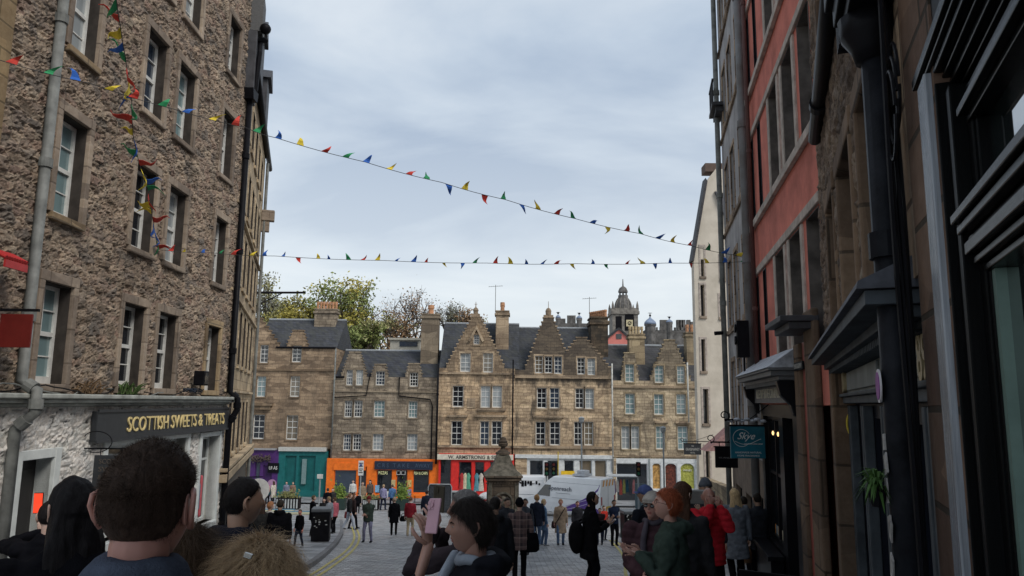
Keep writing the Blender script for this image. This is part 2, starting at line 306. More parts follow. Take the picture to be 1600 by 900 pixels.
def window(par, x0, x1, z0, z1, dep=.14, cols=2, rows=2, fr=WHITE, gl=None, sill=None, sur=None, sw=.16, fw=.055, arch=False, bar=.022, sd_=.07, liner=None, pr=-.022):
    m_ = MB(); y0, y1 = dep, dep+.07; zm = (z0+z1)/2
    m_.box(x0, y0, z0, x0+fw, y1, z1).box(x1-fw, y0, z0, x1, y1, z1).box(x0+fw, y0, z0, x1-fw, y1, z0+fw*1.5).box(x0+fw, y0, z1-fw, x1-fw, y1, z1).box(x0+fw, y0+.004, zm-fw*.45, x1-fw, y1-.004, zm+fw*.45)
    for s_ in (0, 1):
        a, b_ = (z0+fw*1.5, zm-fw*.45) if s_ == 0 else (zm+fw*.45, z1-fw); dy = .025 if s_ == 0 else .008
        for k in range(1, cols): x = x0+(x1-x0)*k/cols; m_.box(x-bar/2, y0+dy, a, x+bar/2, y1-.01, b_)
        for k in range(1, rows): z = a+(b_-a)*k/rows; m_.box(x0+fw, y0+dy+.002, z-bar/2, x1-fw, y1-.012, z+bar/2)
    o = m_.build('window', fr, par)
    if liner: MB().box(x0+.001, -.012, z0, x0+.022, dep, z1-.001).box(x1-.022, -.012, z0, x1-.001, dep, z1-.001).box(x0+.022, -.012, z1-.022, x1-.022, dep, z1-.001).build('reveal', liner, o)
    p = MB(); p.box(x0+fw*.5, y0+.045, z0+fw, x1-fw*.5, y0+.06, z1-fw*.5); p.build('pane', gl or random.choice(GL), o)
    if sill: MB().box(x0-.08, -sd_, z0-.13, x1+.08, dep-.005, z0-.002).build('sill', sill, o, bevel=.012)
    if sur:
        s2 = MB()
        s2.box(x0-sw, pr, z0-.002, x0, .03, z1).box(x1, pr, z0-.002, x1+sw, .03, z1).box(x0-sw, pr-.004, z1, x1+sw, .03, z1+sw*1.25)
        s2.build('surround', sur, o, bevel=.01)
    return o
def text(body, mat, par, w, h, loc, rot=(PI/2, 0, 0), ext=.012, shear=0, bold=0, name='lettering', align=None):
    c = bpy.data.curves.new('t', 'FONT'); c.body = body; c.extrude = ext; c.shear = shear; c.offset = bold; c.align_x = 'CENTER'; c.align_y = 'CENTER'; c.resolution_u = 3
    o = bpy.data.objects.new('t', c); COL.objects.link(o); dg = bpy.context.evaluated_depsgraph_get(); me = bpy.data.meshes.new_from_object(o.evaluated_get(dg)); bpy.data.objects.remove(o)
    co = np.zeros(len(me.vertices)*3); me.vertices.foreach_get('co', co); co = co.reshape(-1, 3); mn, mx = co.min(0), co.max(0)
    co[:, 0] = (co[:, 0]-(mn[0]+mx[0])/2)*(w/(mx[0]-mn[0])); co[:, 1] = (co[:, 1]-(mn[1]+mx[1])/2)*(h/(mx[1]-mn[1])); me.vertices.foreach_set('co', co.ravel())
    me.materials.clear(); me.materials.append(mat); me.name = name
    return link(name, me, par, loc, rot)
# ================================================================ ground, road, pavements
def strip_mesh(name, mat, lx, rx, y0, y1, dz, step=.6, nx=6, skirt=0, kind='structure', label=None):
    ys = np.arange(y0, y1+step*.5, step); v = []; f = []
    for i, y in enumerate(ys):
        a, b_ = lx(y), rx(y)
        for k in range(nx+1): v.append((a+(b_-a)*k/nx, y, g(y)+dz))
    for i in range(len(ys)-1):
        for k in range(nx): q = i*(nx+1)+k; f.append((q, q+1, q+nx+2, q+nx+1))
    mb = MB(); mb.add(v, f)
    if skirt:
        for side in (0, nx):
            b0 = len(mb.v)
            for y, i in zip(ys, range(len(ys))): p = v[i*(nx+1)+side]; mb.v += [p, (p[0], p[1], p[2]-skirt)]
            for i in range(len(ys)-1): mb.f.append((b0+2*i, b0+2*i+1, b0+2*i+3, b0+2*i+2)); mb.mi.append(0)
        n = nx+1; e = v[-n:]; b0 = len(mb.v)
        for p in e: mb.v += [p, (p[0], p[1], p[2]-skirt)]
        for k in range(nx): mb.f.append((b0+2*k, b0+2*k+1, b0+2*k+3, b0+2*k+2)); mb.mi.append(0)
    return tag(mb.build(name, mat), kind=kind)
def setts(name, c, bw, bh, bm, rough=.6, mort=.3, flag=False):
    m_, t, b = newmat(name); tc = t.nodes.new('ShaderNodeTexCoord'); v = tc.outputs['Object']
    dn = nnode(t, v, 2.2, 2); a = t.nodes.new('ShaderNodeVectorMath'); a.operation = 'MULTIPLY_ADD'; t.links.new(dn.outputs['Color'], a.inputs[0]); a.inputs[1].default_value = (.09, .07, 0); t.links.new(v, a.inputs[2])
    br = t.nodes.new('ShaderNodeTexBrick'); t.links.new(a.outputs[0], br.inputs['Vector']); br.inputs['Scale'].default_value = 1; br.inputs['Brick Width'].default_value = bw; br.inputs['Row Height'].default_value = bh
    br.inputs['Mortar Size'].default_value = .022 if not flag else .008; br.inputs['Mortar Smooth'].default_value = .9 if not flag else .2; br.inputs['Color1'].default_value = c4(tuple(x*.5 for x in c)); br.inputs['Color2'].default_value = c4(tuple(x*1.6 for x in c)); br.inputs['Mortar'].default_value = c4(tuple(x*mort for x in c))
    n = nnode(t, v, .5, 6, .65); n2 = nnode(t, v, 12, 5, .7)
    col = mixc(t, mth('MULTIPLY', ramp(t, n.outputs['Fac'], .42, .66), .55, tree=t), br.outputs['Color'], tuple(x*.55 for x in c)); col = mixc(t, ramp(t, n2.outputs['Fac'], .35, .75), col, mixc(t, 1., col, (.6, .6, .6), 'MULTIPLY'))
    n3 = nnode(t, v, 1.7, 5, .7); col = mixc(t, mth('MULTIPLY', ramp(t, n3.outputs['Fac'], .6, .72), .3, tree=t), col, (.2, .19, .17))
    t.links.new(col, b.inputs['Base Color']); t.links.new(ramp(t, n.outputs['Fac'], .35, .7, (rough-.18,)*3, (rough+.2,)*3), b.inputs['Roughness'])
    h = mth('ADD', mth('SUBTRACT', 1.0, br.outputs['Fac'], tree=t), mth('MULTIPLY', n2.outputs['Fac'], .35, tree=t), tree=t); bump(t, b, h, bm, .03); return m_
SETT = setts('stone_setts', (.38, .385, .395), .30, .14, 1.0, .48)
FLAG = setts('paving_flags', (.24, .25, .265), .9, .6, .3, .55, .5, True)
KERB = M('kerb_stone', (.13, .13, .135), .7, .3, 3, .3, 30)
YEL = M('yellow_road_paint', (.40, .34, .10), .7, .3, 8, .4, 60, c2=(.50, .43, .17))
strip_mesh('ground', SETT, lambda y: -160, lambda y: 160, -12, 300, 0, 1.5, 40)
def curve_from(pxs, zoff=0):
    q = [ground(x, y) for x, y in pxs]; q = sorted([(p.y, p.x) for p in q]); Y = [a for a, b_ in q]; X = [b_ for a, b_ in q]
    def f(y): return float(np.interp(y, Y, X))
    # smooth
    def fs(y): return sum(f(y+d)*w for d, w in ((-2, 1), (-1, 2), (0, 3), (1, 2), (2, 1)))/9
    return fs, Y[0], Y[-1]
kl, kl0, kl1 = curve_from([(465, 900), (480, 893), (505, 874), (528, 852), (537, 835), (536, 818), (528, 806), (515, 797)])
kr, kr0, kr1 = curve_from([(1018, 900), (1006, 872), (984, 848), (958, 832), (942, 824), (930, 815)])
yl, _, _ = curve_from([(478, 903), (500, 888), (535, 865), (549, 850), (553, 838), (548, 822), (538, 808)])
yr, _, _ = curve_from([(985, 903), (988, 885), (981, 866), (962, 846), (944, 836), (925, 826)])
LW = lambda y: -7.5-.0294*y-.3 if y < 21 else min(-8.0, -2.22-.28*y)
RW = lambda y: 2.3+.185*y+.3
L_END, R_END = 42.0, 34.0
strip_mesh('left_pavement', FLAG, LW, lambda y: kl(y)-.16, -2, L_END, .12, .6, 5, .2)
strip_mesh('right_pavement', FLAG, lambda y: kr(y)+.16, RW, -2, R_END, .12, .6, 4, .2)
strip_mesh('left_kerb', KERB, lambda y: kl(y)-.16, kl, -2, L_END, .126, .6, 1, .25)
strip_mesh('right_kerb', KERB, kr, lambda y: kr(y)+.16, -2, R_END, .126, .6, 1, .25)
for nm, fc, y1_, s_ in (('left', yl, 38, 1), ('right', yr, 31, -1)):
    for k in (0, 1): strip_mesh('yellow_line', YEL, lambda y: fc(y)+s_*k*.2, lambda y: fc(y)+s_*k*.2+.085, 6, y1_, .012, .5, 1)
strip_mesh('far_pavement', FLAG, lambda y: -45, lambda y: 30, 60.5, 75, .12, 1, 10, .2)

# ================================================================ left: rubble tenement
def bld(name, fr, label, cat='building', group=None):
    o = empty(name, fr.o, fr.th, label, cat, group); return o
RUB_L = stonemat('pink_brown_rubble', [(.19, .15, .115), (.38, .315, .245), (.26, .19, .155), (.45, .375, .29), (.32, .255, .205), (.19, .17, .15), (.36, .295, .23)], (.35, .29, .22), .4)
TRIM_L = ashlar('weathered_lintel_stone', (.32, .28, .245), (.42, .365, .31), (.22, .19, .165), .9, .6, .5, bm=.4)
TRIM_B = ashlar('buff_stone', (.34, .27, .18), (.42, .34, .23), (.2, .17, .13), .9, .5, .35, bm=.3)
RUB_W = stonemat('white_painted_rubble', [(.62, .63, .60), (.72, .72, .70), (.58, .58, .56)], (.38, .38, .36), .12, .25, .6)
FL = Frame(-7.5-.0294*11.6, 11.6, math.atan2(1, -.0294))
B1 = bld('rubble_tenement', FL, 'pinkish brown rubble tenement with tall sash windows above the sweet shop')
cols_ = [(.58, 1.46), (3.32, 4.3), (4.94, 5.95), (7.86, 8.78)]; rows_ = [(.22, 1.93), (3.1, 4.9), (6.1, 7.95), (9.1, 10.75)]
holes = [(a, b_, c, d) for a, b_ in cols_ for c, d in rows_]
mb = wall(holes, -.9, 9.72, .06, 13.5, .45); mb.box(-.9, .5, -5.5, 9.72, 7.5, 13.4); mb.box(-.9, .01, 13.5, 9.72, 7.5, 13.8); wo_ = mb.build('wall', TRIM_L, B1)
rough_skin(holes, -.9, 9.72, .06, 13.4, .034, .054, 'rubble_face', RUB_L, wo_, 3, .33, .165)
for i, (a, b_) in enumerate(cols_):
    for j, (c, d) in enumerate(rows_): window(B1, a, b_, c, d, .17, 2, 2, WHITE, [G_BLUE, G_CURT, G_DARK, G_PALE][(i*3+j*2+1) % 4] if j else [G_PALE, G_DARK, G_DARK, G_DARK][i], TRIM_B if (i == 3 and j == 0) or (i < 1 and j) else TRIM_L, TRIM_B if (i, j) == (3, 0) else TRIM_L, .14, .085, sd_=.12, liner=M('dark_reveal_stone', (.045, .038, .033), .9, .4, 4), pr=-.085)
# shop storey of the tenement: white painted stone, door and two windows
holes2 = [(.52, 1.42, -3.6, -1.0), (3.2, 7.1, -2.8, -.95), (8.05, 9.3, -3.25, -1.0)]
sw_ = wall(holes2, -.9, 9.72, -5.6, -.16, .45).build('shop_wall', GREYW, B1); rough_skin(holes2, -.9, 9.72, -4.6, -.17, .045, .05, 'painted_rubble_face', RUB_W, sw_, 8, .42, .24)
c_ = MB(); c_.box(-.9, -.10, -.16, 9.78, .46, -.10).box(-.9, -.24, -.098, 9.80, .46, -.03).box(-.9, -.30, -.028, 9.83, .46, .055); c_.build('cornice', M('cornice_painted_stone', (.34, .35, .32), .7, .35, 3, .3, 20), B1, bevel=.02)
WS = M('white_shop_paint', (.62, .65, .63), .4, .12, 4)
s = MB(); s.box(.52, -.06, -1.02, 1.42, .3, -.86).box(.36, -.07, -3.6, .52, .3, -.86).box(1.42, -.07, -3.6, 1.6, .3, -.86); s.build('door_surround', WS, B1, bevel=.01)
d = MB(); d.box(.52, .25, -4.2, 1.42, .3, -1.02).box(.62, .235, -2.4, 1.32, .25, -1.2).box(.62, .235, -3.4, 1.32, .25, -2.55); d.build('door', M('dark_shop_door', (.02, .018, .018), .4), B1, bevel=.01)
def shopwin(par, x0, x1, z0, z1, n=1, transom=None, fr=WS, gl=G_DARK, dep=.12, fw=.09, name='shop_window', mid=.06):
    m_ = MB(); m_.box(x0, dep, z0, x1, dep+.08, z0+fw).box(x0, dep, z1-fw, x1, dep+.08, z1).box(x0, dep-.003, z0+fw, x0+fw, dep+.08, z1-fw).box(x1-fw, dep-.003, z0+fw, x1, dep+.08, z1-fw)
    for k in range(1, n): x = x0+(x1-x0)*k/n; m_.box(x-mid/2, dep-.006, z0+fw, x+mid/2, dep+.07, z1-fw)
    if transom: m_.box(x0+fw, dep+.01, transom-.03, x1-fw, dep+.07, transom+.03)
    o = m_.build(name, fr, par, bevel=.006); MB().box(x0+.02, dep+.045, z0+.02, x1-.02, dep+.06, z1-.02).build('pane', gl, o); return o
for x0, x1, z0, z1, n, tr in ((3.2, 7.1, -2.8, -.95, 3, -1.35), (8.05, 9.3, -3.25, -1.0, 1, -1.62)):
    shopwin(B1, x0, x1, z0, z1, n, tr, dep=.22)
    s = MB(); s.box(x0-.16, -.075, z0-.2, x0, .2, z1+.12).box(x1, -.075, z0-.2, x1+.14, .2, z1+.12).box(x0, -.07, z1, x1, .2, z1+.12).box(x0-.02, -.12, z0-.16, x1+.02, .22, z0); s.build('window_surround', WS, B1, bevel=.012)
for k in range(7): MB().tube([(8.25+.13*k, .27, -3.1+.1*(k % 3)), (8.25+.13*k, .27, -2.1-.2*(k % 2))], .05, 8, round_=True).build('display_item', M('sweet_display_%d' % (k % 3), [(.5, .1, .12), (.6, .55, .5), (.15, .2, .25)][k % 3], .4), B1)
# name board
sb = empty('shop_sign', FL.w(2.5, -.82, 0), FL.th, 'long black fascia board with gold capital letters under the left cornice', 'shop sign')
MB().box(0, -.16, 0, 7.14, -.045, .56).build('board', M('sign_black', (.035, .038, .042), .45), sb, bevel=.01)
fr = MB(); fr.box(0, -.185, .54, 7.14, -.155, .59).box(0, -.185, -.03, 7.14, -.155, .02); fr.build('moulding', M('sign_black', (.035, .038, .042), .45), sb)
GOLD = M('gold_letters', (.75, .60, .28), .4, .1, 5)
text('SCOTTISH SWEETS & TREATS', GOLD, sb, 5.55, .30, (3.95, -.165, .285), ext=.02, bold=.0)
# projecting black sign, faces up the street
a = FL.hit(117, 700, .5)[0]
hs = empty('hanging_sign', FL.w(2.35, -1.35, 0), FL.th, 'black square hanging sign with faded lettering on a scrolled bracket beside the shop door', 'hanging sign')
pb = MB(); pb.box(-.02, -.98, -.30, .02, -.25, .30); pb.build('panel', M('sign_black', (.035, .038, .042), .45), hs, bevel=.008)
for k, w_ in enumerate(('SCOTTISH', 'SWEETS', '& TREATS')): text(w_, M('dull_grey_letter', (.10, .085, .07), .5), hs, .52, .085, (-.026, -.61, .19-.14*k), (PI/2, 0, -PI/2), .004)
k_ = MB(); k_.tube([(0, 0, .42), (0, -1.0, .42)], .014, 6).tube([(0, -.35, .42), (0, -.35, .29)], .008, 5).tube([(0, -.88, .42), (0, -.88, .29)], .008, 5)
k_.tube([(0, .0, .62)]+[(0, -.28+.26*math.cos(t), .60+.16*math.sin(t)-.02*t) for t in np.linspace(.2, 5.2, 18)], .009, 5).build('bracket', BLACK, hs)
for k in range(4): MB().ell((-.03, -.84+.13*k, -.22+.03*(k % 2)), (.02, .05, .035), 8, 6).build('painted_sweet', M('sign_pink_%d' % (k % 2), [(.45, .08, .08), (.5, .3, .3)][k % 2], .5), hs)
# pipes
def pipe(name, pts, r, mat, label, cat='drainpipe', collars=2.4, par=None, group=None):
    pts = [Vector(p) for p in pts]; o = empty(name, pts[-1], 0, label, cat, group) if par is None else None
    base = pts[-1] if par is None else Vector((0, 0, 0)); pr = o or par; q = [p-base for p in pts]
    m_ = MB().tube(q, r, 12); L_ = 0
    m_.build('pipe', mat, pr, smooth=True)
    for i in range(len(q)-1):
        d_ = q[i+1]-q[i]; n_ = max(1, int(d_.length/collars))
        for k in range(n_):
            p = q[i]+d_*((k+.6)/n_); u = d_.normalized(); MB().tube([p-u*r*.9, p+u*r*.9], r*1.28, 12).build('collar', mat, pr)
    return pr
pipe('drainpipe', [FL.w(.16, 13, .12), FL.w(.16, .25, .12), FL.w(.16, .1, .38), FL.w(.16, -.25, .38), FL.w(.14, -.5, .12), FL.w(.14, -4, .12)], .085, IRON, 'pale grey cast iron drainpipe down the near end of the rubble tenement')
pipe('drainpipe', [FL.w(9.62, 8.9, .14), FL.w(9.62, .2, .14), FL.w(9.66, 0, .36), FL.w(9.66, -.3, .36), FL.w(9.66, -.7, .16), FL.w(9.66, -5.4, .16)], .085, BLACK, 'black drainpipe down the far corner of the rubble tenement')
hp = empty('rainwater_hopper', FL.w(9.6, 8.9, .16), FL.th, 'black rainwater hopper and elbow pipes high on the corner where the tenements meet', 'rainwater pipes')
MB().prism([(-.18, 0), (.18, 0), (.26, .32), (-.26, .32)], -.16, .16, 'y').build('hopper', BLACK, hp, bevel=.01)
MB().tube([(.1, -.1, .35), (.1, -.16, 1.6), (.3, -.1, 2.1)], .075, 10).build('pipe', BLACK, hp); MB().tube([(.7, -.1, 2.3), (.3, -.25, 2.1), (.0, .1, 2.0)], .09, 10).build('elbow', BLACK, hp)
MB().ell((.05, -.3, 2.35), (.17, .17, .17), 14, 9).build('cowl', BLACK, hp, smooth=True)
# flood lamp on wall
p = FL.hit(296, 592); fl = empty('floodlight', FL.w(p[0], p[1], 0), FL.th, 'small black floodlight on the rubble wall above the cornice', 'floodlight')
MB().box(-.16, -.42, -.16, .16, -.16, .2).build('housing', BLACK, fl, bevel=.02); MB().box(-.13, -.435, -.12, .13, -.415, .16).build('lens', G_DARK, fl); MB().tube([(0, 0, -.3), (0, -.28, -.24), (0, -.28, -.1)], .02, 6).build('arm', BLACK, fl)
# cables along the cornice
def cable(name, pts, r, mat, label, par=None):
    mb_ = MB().tube(pts, r, 5); o = mb_.build(name, mat, par)
    if par is None: tag(o, label, 'cable')
    return o
for k, lab in enumerate(('dark cable drooping along the top of the left cornice', 'thin grey cable looping over the near end of the left cornice')):
    rs_ = random.Random(k); pts = [FL.w(x, .10+.07*math.sin(x*2.1+k*2)+rs_.uniform(-.02, .04), .12+.08*math.sin(x*1.3+k)) for x in np.arange(-.8+k*.2, 9.4-k*4, .25)]
    cable('cable', pts, .013, BLACK if k == 0 else IRON, lab)
tg = MB()
for k in range(9): a = k*.7; tg.tube([FL.w(6.6+.32*math.cos(a+t*.9)+.05*k, .15+.09*abs(math.sin(a*1.7+t)), .2+.08*math.sin(a+t*2)) for t in np.linspace(0, 5, 14)], .009, 4)
tag(tg.build('cable_coil', M('blue_black_cable', (.03, .04, .06), .5)), 'tangled coil of dark cable lying on the cornice below the middle windows', 'cable')
for k, (x_, n_) in enumerate(((3.6, 60), (2.2, 40))):
    w_ = MB()
    for i in range(n_):
        a = random.uniform(0, 6.28); r_ = random.uniform(.04, .28); q = FL.w(x_+random.uniform(-.35, .35), .07, random.uniform(-.0, .2)); t_ = q+Vector((r_*math.cos(a), r_*math.sin(a), random.uniform(.05, .28)))
        w_.tube([q, (q+t_)/2+Vector((0, 0, .05)), t_], [.012, .018, .003], 4)
    tag(w_.build('weed', M('weed_green_%d' % k, [(.06, .10, .03), (.14, .09, .05)][k], .8)), ['tuft of green weeds growing on the cornice under the second window', 'patch of brown dead moss and weeds on the cornice near the first window'][k], 'plant')
# neighbour nearer the camera: pale ashlar corner, red sign and canopy
FN = Frame(-7.5-.0294*10.7+.1, 10.7, math.atan2(1, -.0294))
B0 = bld('sandstone_building', FN, 'yellowish sandstone building at the left edge of the photo')
ASH0 = ashlar('yellow_ashlar', (.36, .28, .17), (.42, .33, .21), (.2, .16, .1), .8, .4, .3)
mb = wall([(-2.6, -1.4, -3.3, -.9), (-2.6, -1.5, .4, 2.4), (-2.6, -1.5, 3.6, 5.6)], -6, -.04, -4, 13, .4); mb.box(-6, .45, -4, -.04, 6, 12.9); mb.build('wall', ASH0, B0)
for q in ((-2.6, -1.5, .4, 2.4), (-2.6, -1.5, 3.6, 5.6), (-2.6, -1.4, -3.3, -.9)): window(B0, *q, sill=ASH0)
p = FL.hit(16, 516, .5); rs = empty('shop_banner', FN.w(.3, .72, .1), FL.th, 'plain dark red hanging banner below a black bar at the left edge', 'banner')
MB().box(-.03, -.47, 0, .0, .0, .50).build('panel', quad_paint('dark_red_panel', (.13, .014, .012)), rs, bevel=.006); MB().box(-.035, -.55, .54, .005, .02, .58).build('bar', BLACK, rs)
rc = empty('canopy', FN.w(.35, 2.0, .1), FL.th, 'small bright red corrugated canopy at the left edge above the banner', 'canopy')
cm = MB()
for k in range(9): cm.tube([(-.5+.06*k, -.02, .12), (-.5+.06*k, -.26, .0)], .031, 8)
cm.build('corrugated_top', quad_paint('bright_red_canopy', (.40, .03, .03)), rc); MB().box(-.52, -.27, -.14, .0, -.24, -.03).build('fringe', quad_paint('bright_red_canopy', (.40, .03, .03)), rc)

# ================================================================ left: buff tenement beyond
F2 = Frame(-8.12, 21.0, math.atan2(1, -.28))
BUFF = ashlar('buff_ashlar', (.46, .39, .28), (.54, .46, .34), (.30, .25, .18), .7, .33, .38, bm=.25); BUFFT = ashlar('buff_trim', (.50, .43, .32), (.54, .46, .34), (.3, .25, .18), 1.2, .5, .3, bm=.2)
B2 = bld('buff_tenement', F2, 'tall buff sandstone tenement with close-set windows and sloping black gutter, left side')
wx = [.35+1.85*k for k in range(7)]; rz = [(-1.75, -.12), (1.15, 2.95), (3.75, 5.45), (6.2, 7.75), (8.65, 10.1)]
hl = [(x, x+1.0, a, b_) for x in wx for a, b_ in rz if x < 11.3]
ln2 = 12.3
mb = wall(hl, 0, ln2, -2.25, 10.9, .35); mb.box(0, .4, -8, ln2, 8, 10.9); mb.build('wall', BUFF, B2)
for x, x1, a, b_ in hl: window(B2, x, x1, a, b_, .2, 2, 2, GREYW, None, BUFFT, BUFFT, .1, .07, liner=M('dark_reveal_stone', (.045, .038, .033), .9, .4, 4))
wall([(.8, 3.2, -4.6, -2.9), (4.0, 6.2, -5.0, -3.0), (7, 9.2, -5.2, -3.2)], 0, ln2, -8, -2.27, .33).build('shop_wall', M('shop_front_dark_stone', (.10, .09, .075), .7), B2)
for q in ((.8, 3.2, -4.6, -2.9), (4.0, 6.2, -5.0, -3.0), (7, 9.2, -5.2, -3.2)): shopwin(B2, *q, n=2, fr=BLACK)
st = MB()
for z, dz in ((-2.3, .22), (-2.02, .10), (.2, .08), (3.1, .08), (5.7, .08)): st.box(-.01, -.10 if z > -2 else -.28, z, ln2+.02, -.005, z+dz)
st.build('string_course', BUFFT, B2, bevel=.01)
gt = MB(); gt.tube([(.6, -.14, 10.9), (ln2+1.4, -.14, 10.9)], .11, 10); gt.build('gutter', BLACK, B2, smooth=True); MB().tube([(ln2-.2, -.12, 10.7), (ln2-.2, -.12, -5)], .07, 8).build('downpipe', IRON, B2)
LEAD = M('dark_lead', (.045, .045, .05), .6, .4, 4, .4, 12)
rf = MB(); rf.prism([(-.05, 10.98), (2.6, 15), (8, 15), (8, 10.9)], 0, ln2, 'x'); SL = slate('grey_slate'); ro = rf.build('roof', SL, B2)
for k, (x, w_) in enumerate(((.3, 1.5), (4.3, 1.5), (8.6, 1.5))):
    dm = MB(); dm.box(x, -.12, 11.1, x+w_, 2.0, 13.3).prism([(x-.15, 13.3), (x+w_+.15, 13.3), (x+w_/2, 14.0)], -.25, 2.4, 'y'); dm.build('dormer', LEAD, ro, bevel=.02)
MB().box(.0, -.30, 8.95, .75, .0, 11.1).build('lead_box', LEAD, B2, bevel=.03)
MB().box(.1, -.42, 11.15, 1.1, .2, 12.4).build('bargeboard', M('grey_timber_boards', (.10, .10, .10), .8, .3, 12, .4, 30, stretch=(1, 1, 8)), B2)
cc = MB(); cc.box(ln2-.3, -.55, 8.0, ln2+.05, 0, 8.5).box(ln2-.25, -.35, 7.5, ln2, 0, 8.0); cc.build('stone_corbel', TRIM_L, B2, bevel=.03)
fp = empty('bracket_pole', F2.w(ln2-.2, 4.7, 0), F2.th, 'thin dark pole sticking out horizontally from the far end of the buff tenement', 'pole')
MB().tube([(0, 0, 0), (.1, -2.1, .12)], .05, 8).build('pole', BLACK, fp); MB().tube([(0, 0, -.6), (.05, -1.1, .05)], .025, 6).build('stay', BLACK, fp)
ls = empty('round_sign', F2.w(8.0, -3.6, 0), F2.th, 'round white hanging sign with a dark lantern below by the buff tenement', 'hanging sign')
MB().tube([(-.03, -.75, .2), (.03, -.75, .2)], .42, 24).build('disc', M('white_sign_face', (.6, .6, .58), .5), ls); text('D', BLACK, ls, .22, .3, (-.04, -.75, .2), (PI/2, 0, -PI/2), .006)
MB().tube([(0, 0, .68), (0, -.9, .68)], .02, 6).build('bracket', BLACK, ls); MB().lathe([(.05, -.75), (.13, -.7), (.16, -.45), (.2, -.42), (.03, -.3)], (0, -.75, 0), 8).build('lantern', BLACK, ls)
# ================================================================ far row of buildings
def fx(px, py, Y): return P(px, py, Y).x
def fz(px, py, Y): return P(px, py, Y).z
STONE = {}
def wins(par, lst, Y, X0, **kw):
    hs_ = []
    for (x0, x1, y0, y1) in lst:
        xm, ym = (x0+x1)/2, (y0+y1)/2
        hs_.append((fx(x0, ym, Y)-X0, fx(x1, ym, Y)-X0, fz(xm, y1, Y), fz(xm, y0, Y)))
    return hs_
def stepped(xc, hw, z0, z1, n, x_l=None, topw=.5):          # crow-stepped outline: list of (half width, z top)
    return [(hw-(hw-topw)*k/(n-1) if n > 1 else hw, z0+(z1-z0)*(k+1)/n) for k in range(n)]
def chimney(par, x0, x1, z0, z1, y, d, mat, pots, pot_mat, r=.16, name='chimney', along='x', ph=.75):
    c = MB(); c.box(x0, y, z0, x1, y+d, z1); c.box(x0-.12, y-.12, z1-.35, x1+.12, y+d+.12, z1-.15); c.box(x0-.06, y-.06, z1, x1+.06, y+d+.06, z1+.12)
    o = c.build(name, mat, par, bevel=.02)
    for k in range(pots):
        t = (k+.5)/pots; px_, py_ = (x0+(x1-x0)*t, y+d/2) if along == 'x' else ((x0+x1)/2, y+d*t)
        MB().lathe([(r, z1+.1), (r*.86, z1+ph*.7), (r*1.12, z1+ph*.75), (r*1.05, z1+ph+.12), (r*.7, z1+ph+.12)], (px_, py_, 0), 10).build('chimney_pot', pot_mat, o)
    return o
def roof_slab(par, x0, x1, ze, zr, y0, dep, mat, name='roof'):
    r_ = MB(); r_.prism([(y0-.12, ze-.05), (y0+dep, zr), (y0+2*dep, ze-.05)], x0, x1, 'x'); o = r_.build(name, mat, par)
    MB().tube([(x0, y0+dep, zr+.02), (x1, y0+dep, zr+.02)], .10, 6).build('ridge', M('lead_ridge', (.30, .32, .34), .6), o); return o
def gutter(par, x0, x1, z, y=-.1): return MB().tube([(x0, y, z), (x1, y, z)], .09, 8).build('gutter', BLACK, par)
def facade(fname, label, Y, pxl, pxr, ze, wl, matw, mats, boxes=(), gables=(), depth=9, zb=-9.6, zshop=None, shopmat=None, shopholes=(), winkw=None, glz=None):
    X0 = fx(pxl, 650, Y); X1 = fx(pxr, 650, Y); fr = Frame(X0, Y, 0.0); B = empty(fname, (X0, Y, 0), 0, label, 'building')
    hs_ = wins(B, wl, Y, X0); W_ = X1-X0
    gs = []; cx = []; cz = [ze]
    for (pc, zt, hw, n) in gables:
        xc = fx(pc, 560, Y)-X0; stp = [(xc-h_, xc+h_, z_) for h_, z_ in stepped(xc, hw, ze, zt, n)]; gs.append(stp)
        for a, b_, z_ in stp: cx += [a, b_]; cz.append(z_)
    def ins(x, z):
        if z < ze: return 0 <= x <= W_
        for stp in gs:
            for a, b_, z_ in stp:
                if z < z_ and a < x < b_: return True
        return False
    lo = min([0]+[s_[0][0] for s_ in gs]); hi = max([W_]+[s_[0][1] for s_ in gs]); top = max([ze]+[s_[-1][2] for s_ in gs])
    zbot = zshop if zshop is not None else zb
    mb_ = wall(hs_, lo, hi, zbot, top, .4, ins, cx, cz); mb_.box(0, .45, zb, W_, depth, ze-.02)
    for stp in gs:                                             # coping stones on the steps, roof behind the gable
        mb_.cm = 1; other = [q for q in gs if q is not stp]
        cov = lambda x, z: any(a < x < b_ and z < z_+.05 for q in other for a, b_, z_ in q)
        for i, (a, b_, z_) in enumerate(stp):
            na, nb = (stp[i+1][0], stp[i+1][1]) if i+1 < len(stp) else ((a+b_)/2, (a+b_)/2)
            if not cov(a, z_): mb_.box(a-.05, -.05, z_, na+.02, .5, z_+.10)
            if not cov(b_, z_): mb_.box(nb-.02, -.05, z_+.003, b_+.05, .5, z_+.103)
        mb_.cm = 0
    mb_.build('wall', [matw, mats], B)
    for stp in gs:
        a0, b0 = stp[0][0]+.25, stp[0][1]-.25
        g_ = MB(); g_.prism([(a0, ze-.1), (b0, ze-.1), ((a0+b0)/2, stp[-1][2]-.45)], .41, 5.5, 'y'); g_.build('gable_roof', SL, B)
    if shopmat is not None:
        wall(shopholes, 0, W_, zb, zshop-.002, .35).build('shop_front', shopmat, B, loc=None)
    for i, h_ in enumerate(hs_): window(B, *h_, dep=.16, gl=(glz[i] if glz else None), sill=mats, sur=mats, sw=.13, fw=.07, bar=.04, **(winkw or {}))
    return B, X0, W_, fr
YA = 69.0
S_A = ashlar('brown_stone', (.32, .25, .185), (.42, .335, .25), (.19, .155, .125), .6, .3, .5); T_A = ashlar('brown_trim', (.26, .205, .15), (.3, .235, .17), (.18, .14, .1), 1.2, .6, .4)
